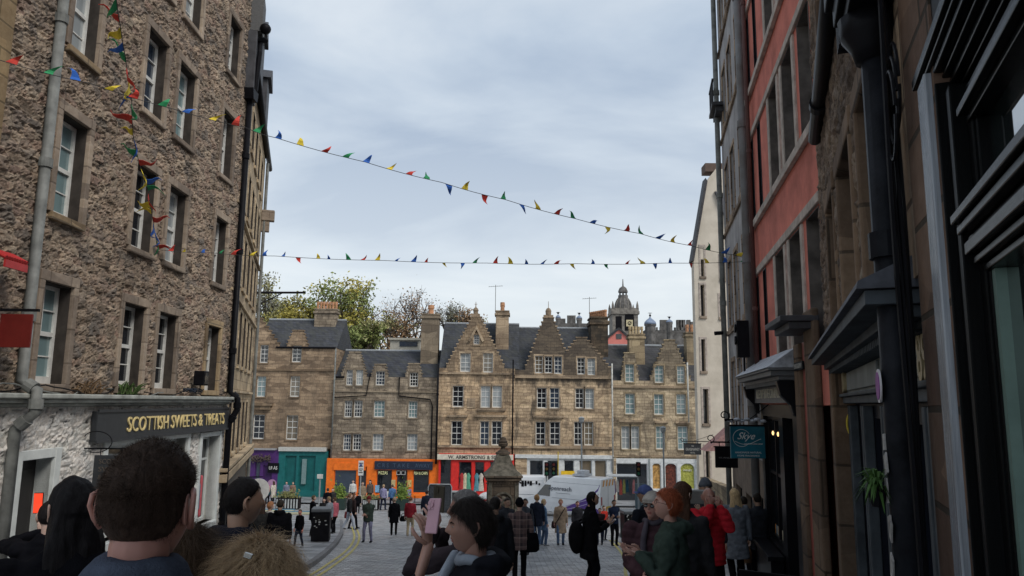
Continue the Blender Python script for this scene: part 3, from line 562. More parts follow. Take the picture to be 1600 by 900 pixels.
S_B = ashlar('grey_brown_stone', (.31, .275, .23), (.42, .375, .31), (.15, .13, .1), .55, .27, .62); T_B = ashlar('greyed_trim', (.3, .265, .215), (.33, .29, .23), (.2, .17, .14), 1.2, .6, .35)
S_C = ashlar('honey_stone', (.58, .455, .32), (.70, .565, .41), (.25, .19, .13), .55, .28, .55, zs=(0, 12)); T_C = ashlar('honey_trim', (.44, .365, .28), (.5, .42, .32), (.25, .2, .15), 1.2, .6, .6)
S_D = ashlar('sooty_honey_stone', (.54, .44, .32), (.64, .53, .395), (.24, .19, .13), .55, .28, .8, (.035, .033, .033), zs=(1.0, 5.5)); T_D = T_C
S_E = ashlar('yellow_grey_stone', (.48, .42, .32), (.58, .51, .39), (.24, .2, .15), .5, .26, .6, zs=(1.5, 9)); T_E = ashlar('yellow_trim', (.36, .31, .22), (.41, .35, .25), (.25, .21, .15), 1.2, .6, .6)
TERRA = M('terracotta_pot', (.42, .22, .12), .8, .3, 3); BUFFPOT = M('buff_pot', (.42, .33, .2), .8, .3, 3)
zA = fz(460, 543, YA)
# ---- A: brown, two shops
BA, XA, WA, FA = facade('brown_stone_house', 'brown stone three storey house over the purple and teal shops', YA, 385, 520, zA,
    [(406, 419, 539, 567), (456, 471, 540, 566), (401, 415, 588, 620), (453, 468, 588, 620), (395, 413, 648, 686), (447, 465, 649, 687)], S_A, T_A,
    gables=[(397, fz(400, 498, YA), 2.2, 7), (463, fz(463, 517, YA), .95, 5)], zshop=fz(460, 701, YA), glz=[G_DARK, G_DARK, G_PALE, G_WARM, G_DARK, G_WARM])
roof_slab(BA, .3, WA, zA, fz(460, 500, YA+4), .3, 3.6, slate('blue_slate', (.05, .053, .062)))
chimney(BA, fx(491, 500, 72)-XA, fx(523, 500, 72)-XA+.1, zA-1, fz(505, 484, 72), 3.0, 1.2, S_B, 7, TERRA, .13)
s_ = MB(); z_ = fz(460, 578, YA); s_.box(-.02, -.12, z_-.1, WA, -.004, z_+.08); z_ = fz(400, 632, YA); s_.box(-.02, -.4, z_-.1, fx(427, 632, YA)-XA, -.003, z_+.15).box(-.02, -.25, z_-.45, fx(424, 632, YA)-XA, -.003, z_-.102); s_.build('string_course', T_A, BA)
gutter(BA, fx(432, 545, YA)-XA, WA, zA); 
z1 = fz(460, 701, YA); z0 = -9.6
PUR = quad_paint('purple_shop_paint', (.07, .025, .13)); TEAL = quad_paint('teal_shop_paint', (.012, .12, .12)); ORG = quad_paint('orange_shop_paint', (.76, .165, .02)); RED = quad_paint('red_shop_paint', (.62, .035, .03)); CRM = quad_paint('cream_fascia_paint', (.62, .58, .48)); WHT = quad_paint('white_stone_paint', (.58, .60, .60))
def shopfront(nm, label, Y, p0, p1, ytop, paint, holes_px, fascia=(None, None), fpaint=None, gl=G_DARK, group=None, zb_=-9.7, dep=.22, sills=None):
    X0, X1 = fx(p0, 740, Y), fx(p1, 740, Y); zt = fz((p0+p1)/2, ytop, Y); o = empty(nm, (X0, Y, 0), 0, label, 'shopfront', group); W_ = X1-X0; hs_ = []
    for (x0, x1, y0, y1) in holes_px: hs_.append((fx(x0, 740, Y)-X0, fx(x1, 740, Y)-X0, fz((x0+x1)/2, y1, Y), fz((x0+x1)/2, y0, Y)))
    w_ = wall(hs_, 0, W_, zb_, zt, .3); w_.build('frontage', paint, o, loc=(0, 0, 0))
    for h_ in hs_: shopwin(o, h_[0], h_[1], h_[2], h_[3], 1, None, paint, gl if not isinstance(gl, list) else gl[hs_.index(h_) % len(gl)], .12, .07, 'window')
    return o, X0, zt, hs_
SA, xa_, za_, _ = shopfront('purple_shopfront', 'dark purple shopfront with hanging baskets below the brown house', YA-.35, 388, 434, 703, PUR, [(398, 406, 722, 760), (411, 425, 727, 776)], gl=[G_BLUE, quad_paint('purple_door', (.05, .02, .09))])
MB().box(-.1, -.2, za_, fx(434, 700, YA)-xa_-.02, .3, za_+.14).build('cornice', M('grey_lead_trim', (.28, .28, .29), .6), SA)
fd = MB(); random.seed(3)
for k in range(240): a = random.uniform(0, fx(430, 700, YA)-xa_-.2); q = Vector((a, random.uniform(-.35, -.05), za_-.75+random.gauss(0, .14))); fd.ell(q, (random.uniform(.03, .08),)*3, 5, 4)
fd.build('flower_garland', M('dark_mixed_flowers', (.05, .06, .04), .8, .5, 9, c2=(.16, .11, .11)), SA)
sg = MB(); sg.box(2.35-.6, -.10, za_-2.0, 2.35+.4, -.02, za_-1.15); sg.build('door_sign', BLACK, SA); text('UI AS', M('sign_white', (.6, .6, .58), .5), SA, .75, .3, (2.25, -.115, za_-1.57)); MB().tube([(2.2, -.06, za_-3.0), (2.2, -.02, za_-3.0)], .42, 16).build('badge', M('pink_badge', (.35, .2, .32), .6), SA)
ST, xt_, zt_, _ = shopfront('teal_shopfront', 'teal green wooden shopfront with arched panels beside the purple shop', YA-.35, 434, 511, 705, TEAL, [(445, 462, 712, 768), (466, 492, 712, 768)], gl=quad_paint('teal_panel', (.009, .10, .10)))
MB().box(-.02, -.18, zt_, fx(511, 700, YA)-xt_+.05, .3, zt_+.35).build('cornice', M('pale_trim', (.45, .45, .42), .6), ST)
MB().box(2.15, -.0, zt_-2.9, 2.55, .10, zt_-.7).build('notice', M('grey_green_notice', (.16, .24, .24), .5), ST)
# ---- B: grey-brown, orange shop
YB = 68.7; zB = fz(600, 589, YB)
BB, XB, WB, FB = facade('grey_stone_house', 'soot-streaked grey brown stone house above the orange takeaway', YB, 520, 683, zB,
    [(541, 551, 578, 602), (556, 567, 578, 602), (587, 601, 580, 602), (640, 653, 582, 604), (538, 550, 626, 652), (553, 566, 626, 652), (584, 601, 626, 652), (638, 652, 627, 653), (536, 548, 678, 704), (551, 564, 678, 704), (582, 599, 678, 704), (636, 652, 678, 704)], S_B, T_B,
    gables=[(554, fz(554, 551, YB), 1.15, 8), (594, fz(594, 570, YB), .75, 4), (647, fz(647, 569, YB), .75, 4)], zshop=fz(600, 718, YB), winkw=dict(cols=3, rows=2), glz=[G_BLUE, G_CURT, G_BLUE, G_DARK, G_DARK, G_DARK, G_PALE, G_PALE, G_BLUE, G_DARK, G_CURT, G_CURT])
roof_slab(BB, 0, WB, zB, fz(600, 548, YB+4), .3, 3.8, slate('dark_slate', (.045, .048, .058)))
chimney(BB, fx(657, 560, 71)-XB, fx(684, 560, 71)-XB, zB-1, fz(670, 492, 71), 2.2, 1.4, T_B, 1, TERRA, .28, ph=.9)
s_ = MB(); z_ = fz(600, 612, YB); s_.box(0, -.10, z_-.06, WB, -.004, z_+.06); s_.build('string_course', T_B, BB); gutter(BB, .1, fx(538, 590, YB)-XB, zB-.05)
pm = MB(); za, zb2 = fz(560, 618, YB), fz(560, 614, YB)
pm.tube([(.1, -.12, za-.2), (3.0, -.12, za), (3.3, -.12, zB+.3)], .05, 6).tube([(6.0, -.12, zB), (6.0, -.12, za), (8.9, -.12, za-.3), (9.1, -.12, za-.9), (9.1, -.12, -9)], .06, 6).build('waste_pipe', BLACK, BB)
sh = MB(); sh.box(fx(609, 540, 74)-XB, 5.5, fz(630, 549, 74), fx(655, 540, 74)-XB, 8, fz(630, 531, 74)); sh.box(fx(607, 540, 74)-XB, 5.3, fz(630, 531, 74), fx(657, 540, 74)-XB, 8.2, fz(630, 528, 74)); o_ = sh.build('rooftop_room', M('cream_render', (.42, .40, .34), .8), BB)
sh = MB(); sh.box(fx(624, 540, 74)-XB, 5.44, fz(630, 541, 74), fx(652, 540, 74)-XB, 5.49, fz(630, 533, 74)); sh.build('pane', G_BLUE, o_)
SO, xo_, zo_, hO = shopfront('takeaway_shopfront', 'bright orange takeaway front with dark blue signboard and open passage', YB-.4, 510, 685, 717, ORG, [(522, 557, 729, 778), (559, 573, 729, 780), (588, 613, 733.5, 772), (619, 637, 733.5, 778), (645, 671, 733.5, 771)], gl=[G_BLUE, G_DARK, G_DARK, G_DARK, G_DARK])
NAVY = M('navy_signboard', (.02, .028, .05), .5); zs0, zs1 = fz(620, 733, YB), fz(620, 720, YB)
x0_, x1_ = fx(587, 725, YB)-xo_, fx(677, 725, YB)-xo_
MB().box(x0_, -.14, zs0, x1_, -.02, zs1).build('signboard', NAVY, SO, bevel=.01); text('C R S   T A K E    AWAY', M('slate_letters', (.06, .09, .14), .5), SO, x1_-x0_-.5, .36, ((x0_+x1_)/2, -.15, (zs0+zs1)/2))
LIT = M('pale_yellow_letters', (.85, .85, .45), .5)
for tx, a, b_ in (('PIZZAS', 593, 607), ('FISH & CHIPS', 648, 669)):
    xa2, xb2 = fx(a, 735, YB)-xo_, fx(b_, 735, YB)-xo_; text(tx, LIT, SO, xb2-xa2, .26, ((xa2+xb2)/2, -.03, zs0-.30)); 
for a in (624, 631.5): 
    x_ = fx(a, 735, YB)-xo_; q = MB(); q.box(x_-.18, -.03, zs0-.45, x_+.18, .0, zs0-.1); q.build('menu_frame', M('sign_white', (.6, .6, .58), .5), SO); MB().box(x_-.14, -.036, zs0-.41, x_+.14, -.032, zs0-.14).build('menu', BLACK, SO)
for k, (a, z_, cc_) in enumerate(((616, -1.2, (.5, .4, .2)), (616, -2.0, (.3, .2, .4)), (641, -1.2, (.55, .4, .15)), (641, -2.0, (.25, .2, .4)), (591, -1.7, (.2, .4, .6)), (606, -2.2, (.6, .6, .55)))):
    x_ = fx(a, 750, YB)-xo_; MB().box(x_-.18, -.05, zs0+z_-.3, x_+.18, -.02 if k < 4 else .1, zs0+z_+.3).build('poster', M('poster_%d' % k, cc_, .5, .4, 12), SO)
MB().box(fx(523, 725, YB)-xo_, -.05, zs0-.1, fx(573, 725, YB)-xo_, -.01, zs1-.2).build('lintel_board', ORG, SO)
# ---- C: honey stone with crow-stepped gable, red shop
YC = 68.4; zC = fz(743, 583, YC)+.45
BC, XC, WC, FC = facade('stepped_gable_house', 'honey sandstone house with tall crow-stepped gable above the red clothes shop', YC, 684, 804, zC,
    [(719, 735, 552, 581), (755, 770, 552, 582), (740, 749, 523, 538), (707, 724, 603, 636), (751, 766, 603, 637), (769, 784, 603, 637), (705, 722, 658, 696), (750, 764, 658, 696), (768, 784, 658, 696)], S_C, T_C,
    gables=[(743, fz(743, 496, YC), fx(788, 560, YC)-fx(743, 560, YC), 13)], zshop=fz(743, 709, YC), glz=[G_CURT, G_WARM, G_BLUE, G_DARK, G_CURT, G_CURT, G_DARK, G_BLUE, G_DARK])
roof_slab(BC, 0, WC+.4, zC, fz(743, 506, YC+4.5), .3, 4.2, slate('blue_slate_c', (.052, .056, .066)))
fin = MB(); xc = fx(743, 500, YC)-XC; zt = fz(743, 496, YC); fin.box(xc-.4, 0, zt, xc+.4, .4, zt+.35).lathe([(.22, zt+.35), (.22, zt+.6), (.28, zt+.65), (.2, zt+.85), (.05, zt+1.0), (.02, zt+1.5)], (xc, .2, 0), 10); fin.box(xc-.14, .19, zt+1.25, xc+.14, .21, zt+1.29); fin.build('finial', T_C, BC)
hd = MB(); xw, zw = fx(744.5, 521, YC)-XC, fz(744, 521, YC); hd.prism([(xw-.75, zw-.7), (xw-.55, zw-.8), (xw, zw+.35), (xw+.55, zw-.8), (xw+.75, zw-.7), (xw, zw+.75)], -.22, .05, 'y'); hd.build('window_hood', T_D, BC)
def mouldings(B, X0, W_, Y, rows, mat, hoods=()):
    s_ = MB()
    for yy, h_, d_ in rows: z_ = fz((500+900)/2, yy, Y); s_.box(0, -d_, z_-h_/2, W_, -.004, z_+h_/2)
    for (a, b_, yy) in hoods: z_ = fz((a+b_)/2, yy, Y); s_.box(fx(a, yy, Y)-X0, -.22, z_-.08, fx(b_, yy, Y)-X0, -.003, z_+.1).box(fx(a, yy, Y)-X0+.15, -.12, z_-.22, fx(b_, yy, Y)-X0-.15, -.003, z_-.082)
    return s_.build('string_course', mat, B)
mouldings(BC, XC, WC, YC, [(583, .18, .14), (697, .2, .2)], T_D, [(699, 731, 650), (743, 793, 650), (746, 790, 640)])
chimney(BC, fx(775, 500, 71)-XC, fx(795, 500, 71)-XC, zC, fz(785, 488, 71), 2.0, 1.6, T_C, 3, TERRA, .2, along='y', ph=.8)
pn = MB(); pn.box(fx(730, 625, YC)-XC, -.05, fz(738, 638, YC), fx(743, 625, YC)-XC, -.004, fz(738, 622, YC)); pn.build('carved_panel', T_C, BC, bevel=.03)
SR, xr_, zr_, hR = shopfront('clothes_shopfront', 'red painted vintage clothes shopfront under a cream name board', YC-.35, 685, 803, 709, RED, [(687, 705, 716, 785), (716, 737, 721, 764), (741, 757, 721, 764), (765, 797, 721, 764)], gl=[G_DARK, G_DARK, G_DARK, G_DARK])
a, b_ = fx(684, 714, YC)-xr_, fx(802, 714, YC)-xr_; z0_, z1_ = fz(743, 718, YC), fz(743, 709.5, YC)
MB().box(a, -.16, z0_, b_, -.02, z1_).build('name_board', CRM, SR, bevel=.01); text('W. ARMSTRONG & SON', M('dark_letter', (.05, .04, .04), .5), SR, 4.75, .32, (fx(742, 714, YC)-xr_, -.17, (z0_+z1_)/2), bold=.01)
for k, (px_, c) in enumerate(((722, (.4, .05, .05)), (727, (.55, .5, .35)), (732, (.1, .3, .2)), (745, (.1, .25, .3)), (752, (.5, .45, .4)), (770, (.3, .1, .2)), (780, (.5, .5, .5)))):
    x_ = fx(px_, 745, YC)-xr_; q = MB(); q.loft([[(x_+r_*math.cos(t), .02+.08*math.sin(t), z_) for t in np.linspace(0, 5.6, 9)] for r_, z_ in ((.28, -7.9), (.2, -7.3), (.14, -6.95), (.22, -6.6), (.06, -6.35))]); q.build('mannequin_dress', cloth(c), SR)
# ---- D: big sooty gable
YD = 68.4; zD = fz(880, 587, YD)+.5
BD, XD, WD, FD = facade('sooty_gable_house', 'large sandstone house with broad soot-blackened crow-stepped gable above the white arcade', YD, 804, 957, zD,
    [(836, 848, 556, 583), (851, 863, 557, 583), (866, 878, 557, 584), (902, 914, 559, 585), (918, 930, 560, 586), (839, 854, 606, 638), (859, 874, 606, 638), (899, 912, 607, 638), (914, 928, 607, 639), (837, 852, 659, 696), (859, 875, 659, 696), (897, 910, 659, 696), (913, 927, 659, 696)], S_D, T_D,
    gables=[(857, fz(857, 497, YD), fx(893, 560, YD)-fx(857, 560, YD), 12), (909, fz(909, 528, YD), fx(954, 560, YD)-fx(909, 560, YD), 10)], zshop=fz(880, 711, YD), glz=[G_WARM, G_DARK, G_BLUE, G_DARK, G_CURT, G_DARK, G_BLUE, G_DARK, G_CURT, G_DARK, G_DARK, G_DARK, G_WARM])
roof_slab(BD, -.2, WD, zD, fz(830, 512, YD+4), .3, 4.0, slate('blue_slate_d', (.048, .051, .06)))
fin = MB(); xc = fx(857, 500, YD)-XD; zt = fz(857, 497, YD); fin.box(xc-.45, 0, zt, xc+.45, .4, zt+.3).lathe([(.25, zt+.3), (.28, zt+.7), (.18, zt+.9), (.03, zt+1.0), (.02, zt+1.6)], (xc, .2, 0), 10); fin.build('finial', T_D, BD)
mouldings(BD, XD, WD, YD, [(587, .3, .2), (697, .2, .2)], T_D, [(833, 881, 651)])
DARKST = ashlar('sooty_upper_stone', (.10, .09, .075), (.24, .19, .14), (.07, .06, .05), .55, .28, .8, (.02, .02, .02))
ch = MB(); x0_, x1_ = fx(922, 540, 71)-XD, fx(948, 540, 71)-XD; z1_ = fz(935, 499, 71)
ch.box(x0_, 1.5, zD-1, x1_, 4.2, z1_).box(x0_-.15, 1.35, z1_-.6, x1_+.15, 4.35, z1_-.25).box(x0_-.1, 1.4, z1_, x1_+.1, 4.3, z1_+.15); o_ = ch.build('chimney', DARKST, BD, bevel=.02)
for k in range(8): MB().lathe([(.15, z1_+.12), (.13, z1_+.65), (.17, z1_+.7), (.15, z1_+.85)], (x0_+.2+(x1_-x0_-.4)*k/7, 1.8+2.1*(1-k/7), 0), 9).build('chimney_pot', TERRA, o_)
SW, xw_, zw_, hW = shopfront('white_arcade_shopfront', 'white arcaded shopfront with dark glazing behind the parked van', YD-.3, 805, 957, 711, WHT, [(827, 849, 719, 778), (855, 873, 719, 778), (881, 897, 719, 755), (905, 925, 719, 755), (929, 948, 719, 755)], gl=[G_DARK, G_DARK, G_DARK, G_WARM, G_WARM])
MB().box(-.02, -.14, zw_-.3, fx(957, 711, YD)-xw_, .0, zw_-.02).build('cornice', WHT, SW)
MB().box(fx(804.8, 740, YD)-xw_, -.05, -9.7, fx(823, 740, YD)-xw_, .0, zw_-.32).build('stone_pier', S_D, SW)
ys = MB(); ys.box(fx(876, 740, YD)-xw_, -.25, fz(886, 741, YD), fx(897, 740, YD)-xw_, -.2, fz(886, 735, YD)); ys.build('yellow_sign', quad_paint('yellow_sign_paint', (.70, .45, .03)), SW)
# ---- E: yellow-grey stone, vennel and white arches
YE = 68.6; zE = fz(1020, 601, YE)+.35
BE, XE, WE, FE = facade('yellow_stone_house', 'yellowish grey stone house with small crow-stepped gables above dark vehicle pend', YE, 957, 1100, zE,
    [(977, 991, 569, 597), (1023, 1037, 571, 598), (1058, 1070, 572, 599), (977, 992, 615, 647), (1022, 1037, 616, 648), (1057, 1072, 616, 647), (971, 984, 666, 702), (986, 999, 666, 702), (1025, 1039, 666, 702), (1059, 1075, 666, 703)], S_E, T_E,
    gables=[(984, fz(984, 552, YE), .8, 6), (1047, fz(1047, 532, YE), fx(1078, 560, YE)-fx(1047, 560, YE), 9)], zshop=fz(1020, 717, YE), glz=[G_PALE, G_PALE, G_PALE, G_PALE, G_PALE, G_PALE, G_CURT, G_CURT, G_PALE, G_PALE])
roof_slab(BE, 0, WE, zE, fz(1020, 540, YE+4), .3, 3.9, slate('grey_slate_e', (.058, .058, .064)))
mouldings(BE, XE, WE, YE, [(601, .2, .16), (710, .12, .12)], T_D, [(966, 1005, 658), (1022, 1044, 659), (1055, 1078, 660)])
chimney(BE, fx(982, 530, 71)-XE, fx(1006, 530, 71)-XE, zE, fz(994, 524, 71), 2.0, 1.2, T_E, 5, BUFFPOT, .13)
chimney(BE, fx(1071, 530, 71)-XE, fx(1093, 530, 71)-XE, zE, fz(1080, 521, 71), 2.0, 1.2, T_E, 3, TERRA, .16)
SV, xv_, zv_, hV = shopfront('arched_shopfront', 'white shopfront with three arched windows and dark open pend beside it', YE-.3, 958, 1100, 717, WHT, [(963, 1012, 724, 790), (1019, 1033, 724, 765), (1039, 1058, 724, 765), (1063, 1086, 724, 765)], gl=[G_DARK, M('amber_window_display', (.42, .24, .08), .3, .6, 5), M('dark_red_display', (.06, .03, .025), .3, .6, 6, c2=(.2, .06, .04)), M('yellow_green_display', (.33, .36, .05), .3, .55, 6, c2=(.5, .5, .12))])
pl_ = MB(); pl_.box(-.02, -.06, zv_-.0, fx(1014, 720, YE)-xv_, -.005, -9.7) if False else None
arcm = MB()
for (x0, x1, z0, z1) in hV[1:]:
    xc, r_ = (x0+x1)/2, (x1-x0)/2
    pts = [(xc+r_*math.cos(t), z1-r_*.9+r_*.9*math.sin(t)) for t in np.linspace(0, PI, 13)]
    for i in range(12): a, b2 = pts[i], pts[i+1]; arcm.prism([a, (a[0], z1+.02), (b2[0], z1+.02), b2], .02, .1, 'y')
arcm.build('arch_head', WHT, SV)
for tx, i in (('WINES', 3),): x0, x1, z0, z1 = hV[i]; text(tx, M('sign_white', (.6, .6, .58), .5), SV, .8, .16, ((x0+x1)/2, .10, z1-.62))
MB().box(.0, -.05, -9.7, .28, -.003, zv_-.02).build('stone_pier', S_E, SV); MB().box(fx(1013, 740, YE)-xv_-.02, -.05, -9.7, fx(1013, 740, YE)-xv_+.12, -.003, zv_-.02).build('post', M('grey_green_post', (.22, .25, .25), .6), SV)
# downpipes between the houses
WP = M('white_pipe_paint', (.42, .42, .39), .6, .3)
def dp(px, y0, y1, Y, mat, lab, r=.07, extra=()):
    X = fx(px, 650, Y); q = [(X, Y, fz(px, y0, Y)), (X, Y, fz(px, y1, Y))]; pipe('drainpipe', q, r, mat, lab, collars=3)
dp(520, 545, 718, 68.4, IRON, 'pale downpipe between the brown house and the grey house')
dp(683, 570, 725, 68.1, BLACK, 'black downpipe at the right end of the grey stone house', .09)
dp(801, 562, 712, 68.1, BLACK, 'black downpipe between the two honey coloured gabled houses')
dp(957, 568, 735, 68.0, WP, 'white downpipe left of the yellow stone house')
dp(1076, 566, 660, 68.2, WP, 'upper white downpipe near the right end of the yellow stone house'); dp(1089, 655, 765, 68.1, WP, 'lower white downpipe beside the last arched shop window')
# ================================================================ skyline behind
DST = M('distant_grey_stone', (.17, .155, .14), .9, .4, 1.2, c2=(.27, .25, .22)); DSD = M('distant_dark_stone', (.11, .105, .10), .9, .5, .8); LDB = M('distant_lead_dome', (.20, .25, .34), .6, .3, 1)
YT = 190.0
def T(px, py): p = P(px, py, YT); return p.x, p.z
x0, _ = T(957, 500); x1, _ = T(997, 500); w_ = x1-x0; xc = (x0+x1)/2
zt = T(977, 489)[1]; zb = -10
TW = empty('clock_tower', (xc, YT, 0), 0, 'domed stone clock tower rising behind the rooftops', 'tower')
t_ = MB(); t_.box(-w_/2, 0, zb, w_/2, w_, zt).box(-w_/2-.35, -.35, zt-.3, w_/2+.35, w_+.35, zt+.5).box(-w_/2-.2, -.2, zt+.5, w_/2+.2, w_+.2, zt+1.3)
for sx_ in (-1, 1):
    for sy_ in (0, 1): t_.lathe([(.35, zt+1.2), (.3, zt+2.1), (.05, zt+3.1)], (sx_*w_/2*.96, sy_*w_*.98+.02, 0), 6)
t_.build('tower_shaft', DST, TW)
zd0, zd1 = T(977, 483)[1], T(977, 460)[1]; rd = w_*.33
prof = [(rd, zt+.8), (rd, zd0+.6)]+[(rd*math.cos(t), zd0+.6+(zd1-zd0-.6)*math.sin(t)) for t in np.linspace(.1, 1.35, 8)]
MB().lathe(prof, (0, w_/2, 0), 20).build('dome', DSD, TW, smooth=True)
rb = MB()
for k in range(12):
    a = 2*PI*k/12; rb.tube([(r_*1.02*math.cos(a), w_/2+r_*1.02*math.sin(a), z_) for r_, z_ in prof], .13, 4)
rb.build('dome_rib', DST, TW)
zl0, zl1 = zd1-.5, T(977, 447)[1]
la = MB()
for k in range(6): a = 2*PI*k/6+.3; la.tube([(.95*math.cos(a), w_/2+.95*math.sin(a), zl0), (.95*math.cos(a), w_/2+.95*math.sin(a), zl1-1)], .2, 5)
la.lathe([(1.3, zl0-.2), (1.3, zl0+.7)], (0, w_/2, 0), 12).lathe([(1.3, zl1-1.2), (1.25, zl1-.8), (.9, zl1), (.2, zl1+.5), (.1, T(977, 433)[1])], (0, w_/2, 0), 12); la.build('lantern', DSD, TW)
zc, xc_ = T(983, 505)[1], T(983.5, 505)[0]-xc
a_ = MB(); a_.box(xc_-1.2, -.1, zc-1.9, xc_+1.2, .02, zc+1.6).prism([(xc_+1.2*math.cos(t), zc+1.6+1.2*math.sin(t)) for t in np.linspace(0, PI, 9)], -.1, .02, 'y'); a_.build('louvre_opening', BLACK, TW)
MB().box(xc_-.85, -.2, zc-.85, xc_+.85, -.1, zc+.85).build('clock_face', M('gilded_clock_face', (.55, .48, .3), .5), TW)
ck = MB(); ck.tube([(xc_, -.22, zc), (xc_, -.2, zc)], .5, 16) ; ck.build('clock_ring', BLACK, TW); MB().tube([(xc_, -.26, zc), (xc_, -.24, zc)], .3, 12).build('clock_centre', M('gilded_clock_face', (.55, .48, .3), .5), TW)
hd_ = MB(); hd_.tube([(xc_, -.3, zc), (xc_+.5, -.3, zc+.35)], .06, 4).tube([(xc_, -.3, zc), (xc_-.1, -.3, zc-.6)], .05, 4); hd_.build('clock_hand', BLACK, TW)
for sx_ in (-.62, -.38): MB().box(sx_*w_/2-.45, -.04, zc-2.2, sx_*w_/2+.35, .02, zc+1.8).build('belfry_opening', BLACK, TW)
# ogee domed turrets and school roofline
def turret(px, ytop, ybase, wpx, label, Y=175., spire=True, kind='blue'):
    p = P(px, ybase, Y); zt_ = P(px, ytop, Y).z; w2 = wpx/2/FPX*Y; o = empty('roof_turret', (p.x, Y, 0), 0, label, 'turret')
    MB().lathe([(w2*.92, -12), (w2*.92, p.z), (w2*1.05, p.z+.1), (w2*1.05, p.z+.5)], (0, 0, 0), 8).build('drum', DSD, o)
    h_ = zt_-p.z-.5; MB().lathe([(w2*1.08, p.z+.5), (w2*.98, p.z+.5+h_*.3), (w2*.6, p.z+.5+h_*.6), (w2*.22, p.z+.5+h_*.8), (w2*.1, zt_)], (0, 0, 0), 14).build('dome', LDB, o, smooth=True)
    MB().tube([(0, 0, zt_), (0, 0, zt_+h_*.55)], .09, 5).ell((0, 0, zt_+.3), (.28, .28, .28), 8, 6).tube([(-.5, 0, zt_+h_*.5), (.5, 0, zt_+h_*.5)], .05, 4).build('finial', BLACK, o); return o
turret(1016, 495, 510, 18, 'blue ogee domed turret right of the clock tower'); turret(1046, 498, 507, 10, 'small pale turret beside the chimneys above the yellow house')
turret(905, 492, 501, 9, 'small lead turret with cross finial above the sooty gable'); turret(872, 491, 500, 8, 'tiny turret just left of the chimney row over the broad gable')
sr = empty('school_range', (P(1050, 520, 180).x, 180, 0), 0, 'long dark battlemented roofline behind the yellow stone house', 'building')
r_ = MB(); xo = P(1050, 520, 180).x; x0, x1 = P(1008, 520, 180).x-xo, P(1110, 520, 180).x-xo; z_ = P(1050, 516, 180).z; r_.box(x0, 0, -12, x1, 8, z_)
for k in range(18): x = x0+(x1-x0)*k/18; r_.box(x, -.1, z_, x+.45, .3, z_+.7)
r_.build('wall', DSD, sr)
for px_ in (1036, 1042, 1062, 1066, 1070, 1078, 1083): x = P(px_, 510, 180).x-xo; MB().box(x-.45, 1, z_, x+.45, 2, P(px_, 499+3*(px_ % 2), 180).z).build('chimney_stack', DSD, sr)
sr2 = empty('school_range', (P(890, 520, 178).x, 178, 0), 0, 'dark roofline with rows of tall chimney stacks behind the broad sooty gable', 'building')
xo = P(890, 520, 178).x; x0, x1 = P(862, 520, 178).x-xo, P(930, 520, 178).x-xo; z_ = P(890, 505, 178).z; MB().box(x0, 0, -12, x1, 8, z_).build('wall', DSD, sr2)
for px_ in (878, 882, 889, 893.5, 898): x = P(px_, 500, 178).x-xo; MB().box(x-.32, 1, z_, x+.32, 2, P(px_, 497 if px_ < 885 else 492, 178).z).build('chimney_stack', DSD, sr2)
pg = empty('pink_gable', (P(973, 530, 95).x, 95, 0), 0, 'pink rendered gable with dark roof below the clock tower', 'building')
xo = P(973, 530, 95).x; f_ = lambda px_, py_: (P(px_, py_, 95).x-xo, P(px_, py_, 95).z)
a, b_, c = f_(950, 529), f_(982, 529), f_(967, 515); MB().prism([(a[0], -9), (b_[0], -9), b_, c, a], 0, 6, 'y').build('wall', M('pink_render', (.60, .20, .17), .85, .08, 1), pg)
r_ = MB(); r_.prism([a, c, (c[0], c[1]+.28), (a[0]-.4, a[1])], -.2, 6.2, 'y').prism([c, b_, (b_[0]+.4, b_[1]), (c[0], c[1]+.28)], -.2, 6.2, 'y'); r_.build('roof', SL, pg); q = f_(967, 526); MB().box(q[0]-.35, -.06, q[1]-.3, q[0]+.35, -.01, q[1]+.35).build('window', G_DARK, pg)
# television aerials
for px_, y0, y1, Y, lab in ((774, 445, 480, 71, 'television aerial above the chimney of the stepped gable house'), (655, 455, 492, 71.5, 'television aerial on the tall grey chimney'), (921, 464, 492, 72, 'television aerial behind the row of orange chimney pots')):
    p = P(px_, y1, Y); zt_ = P(px_, y0, Y).z; o = empty('aerial', (p.x, Y, p.z-.5), 0, lab, 'aerial'); h_ = zt_-p.z+.5
    MB().tube([(0, 0, 0), (0, 0, h_)], .03, 5).build('mast', IRON, o); q = MB().tube([(-.7, 0, h_-.2), (.7, 0, h_-.1)], .018, 4)
    for k in range(7): q.tube([(-.6+.2*k, -.25, h_-.17+.012*k), (-.6+.2*k, .25, h_-.17+.012*k)], .01, 4)
    q.build('antenna', IRON, o)
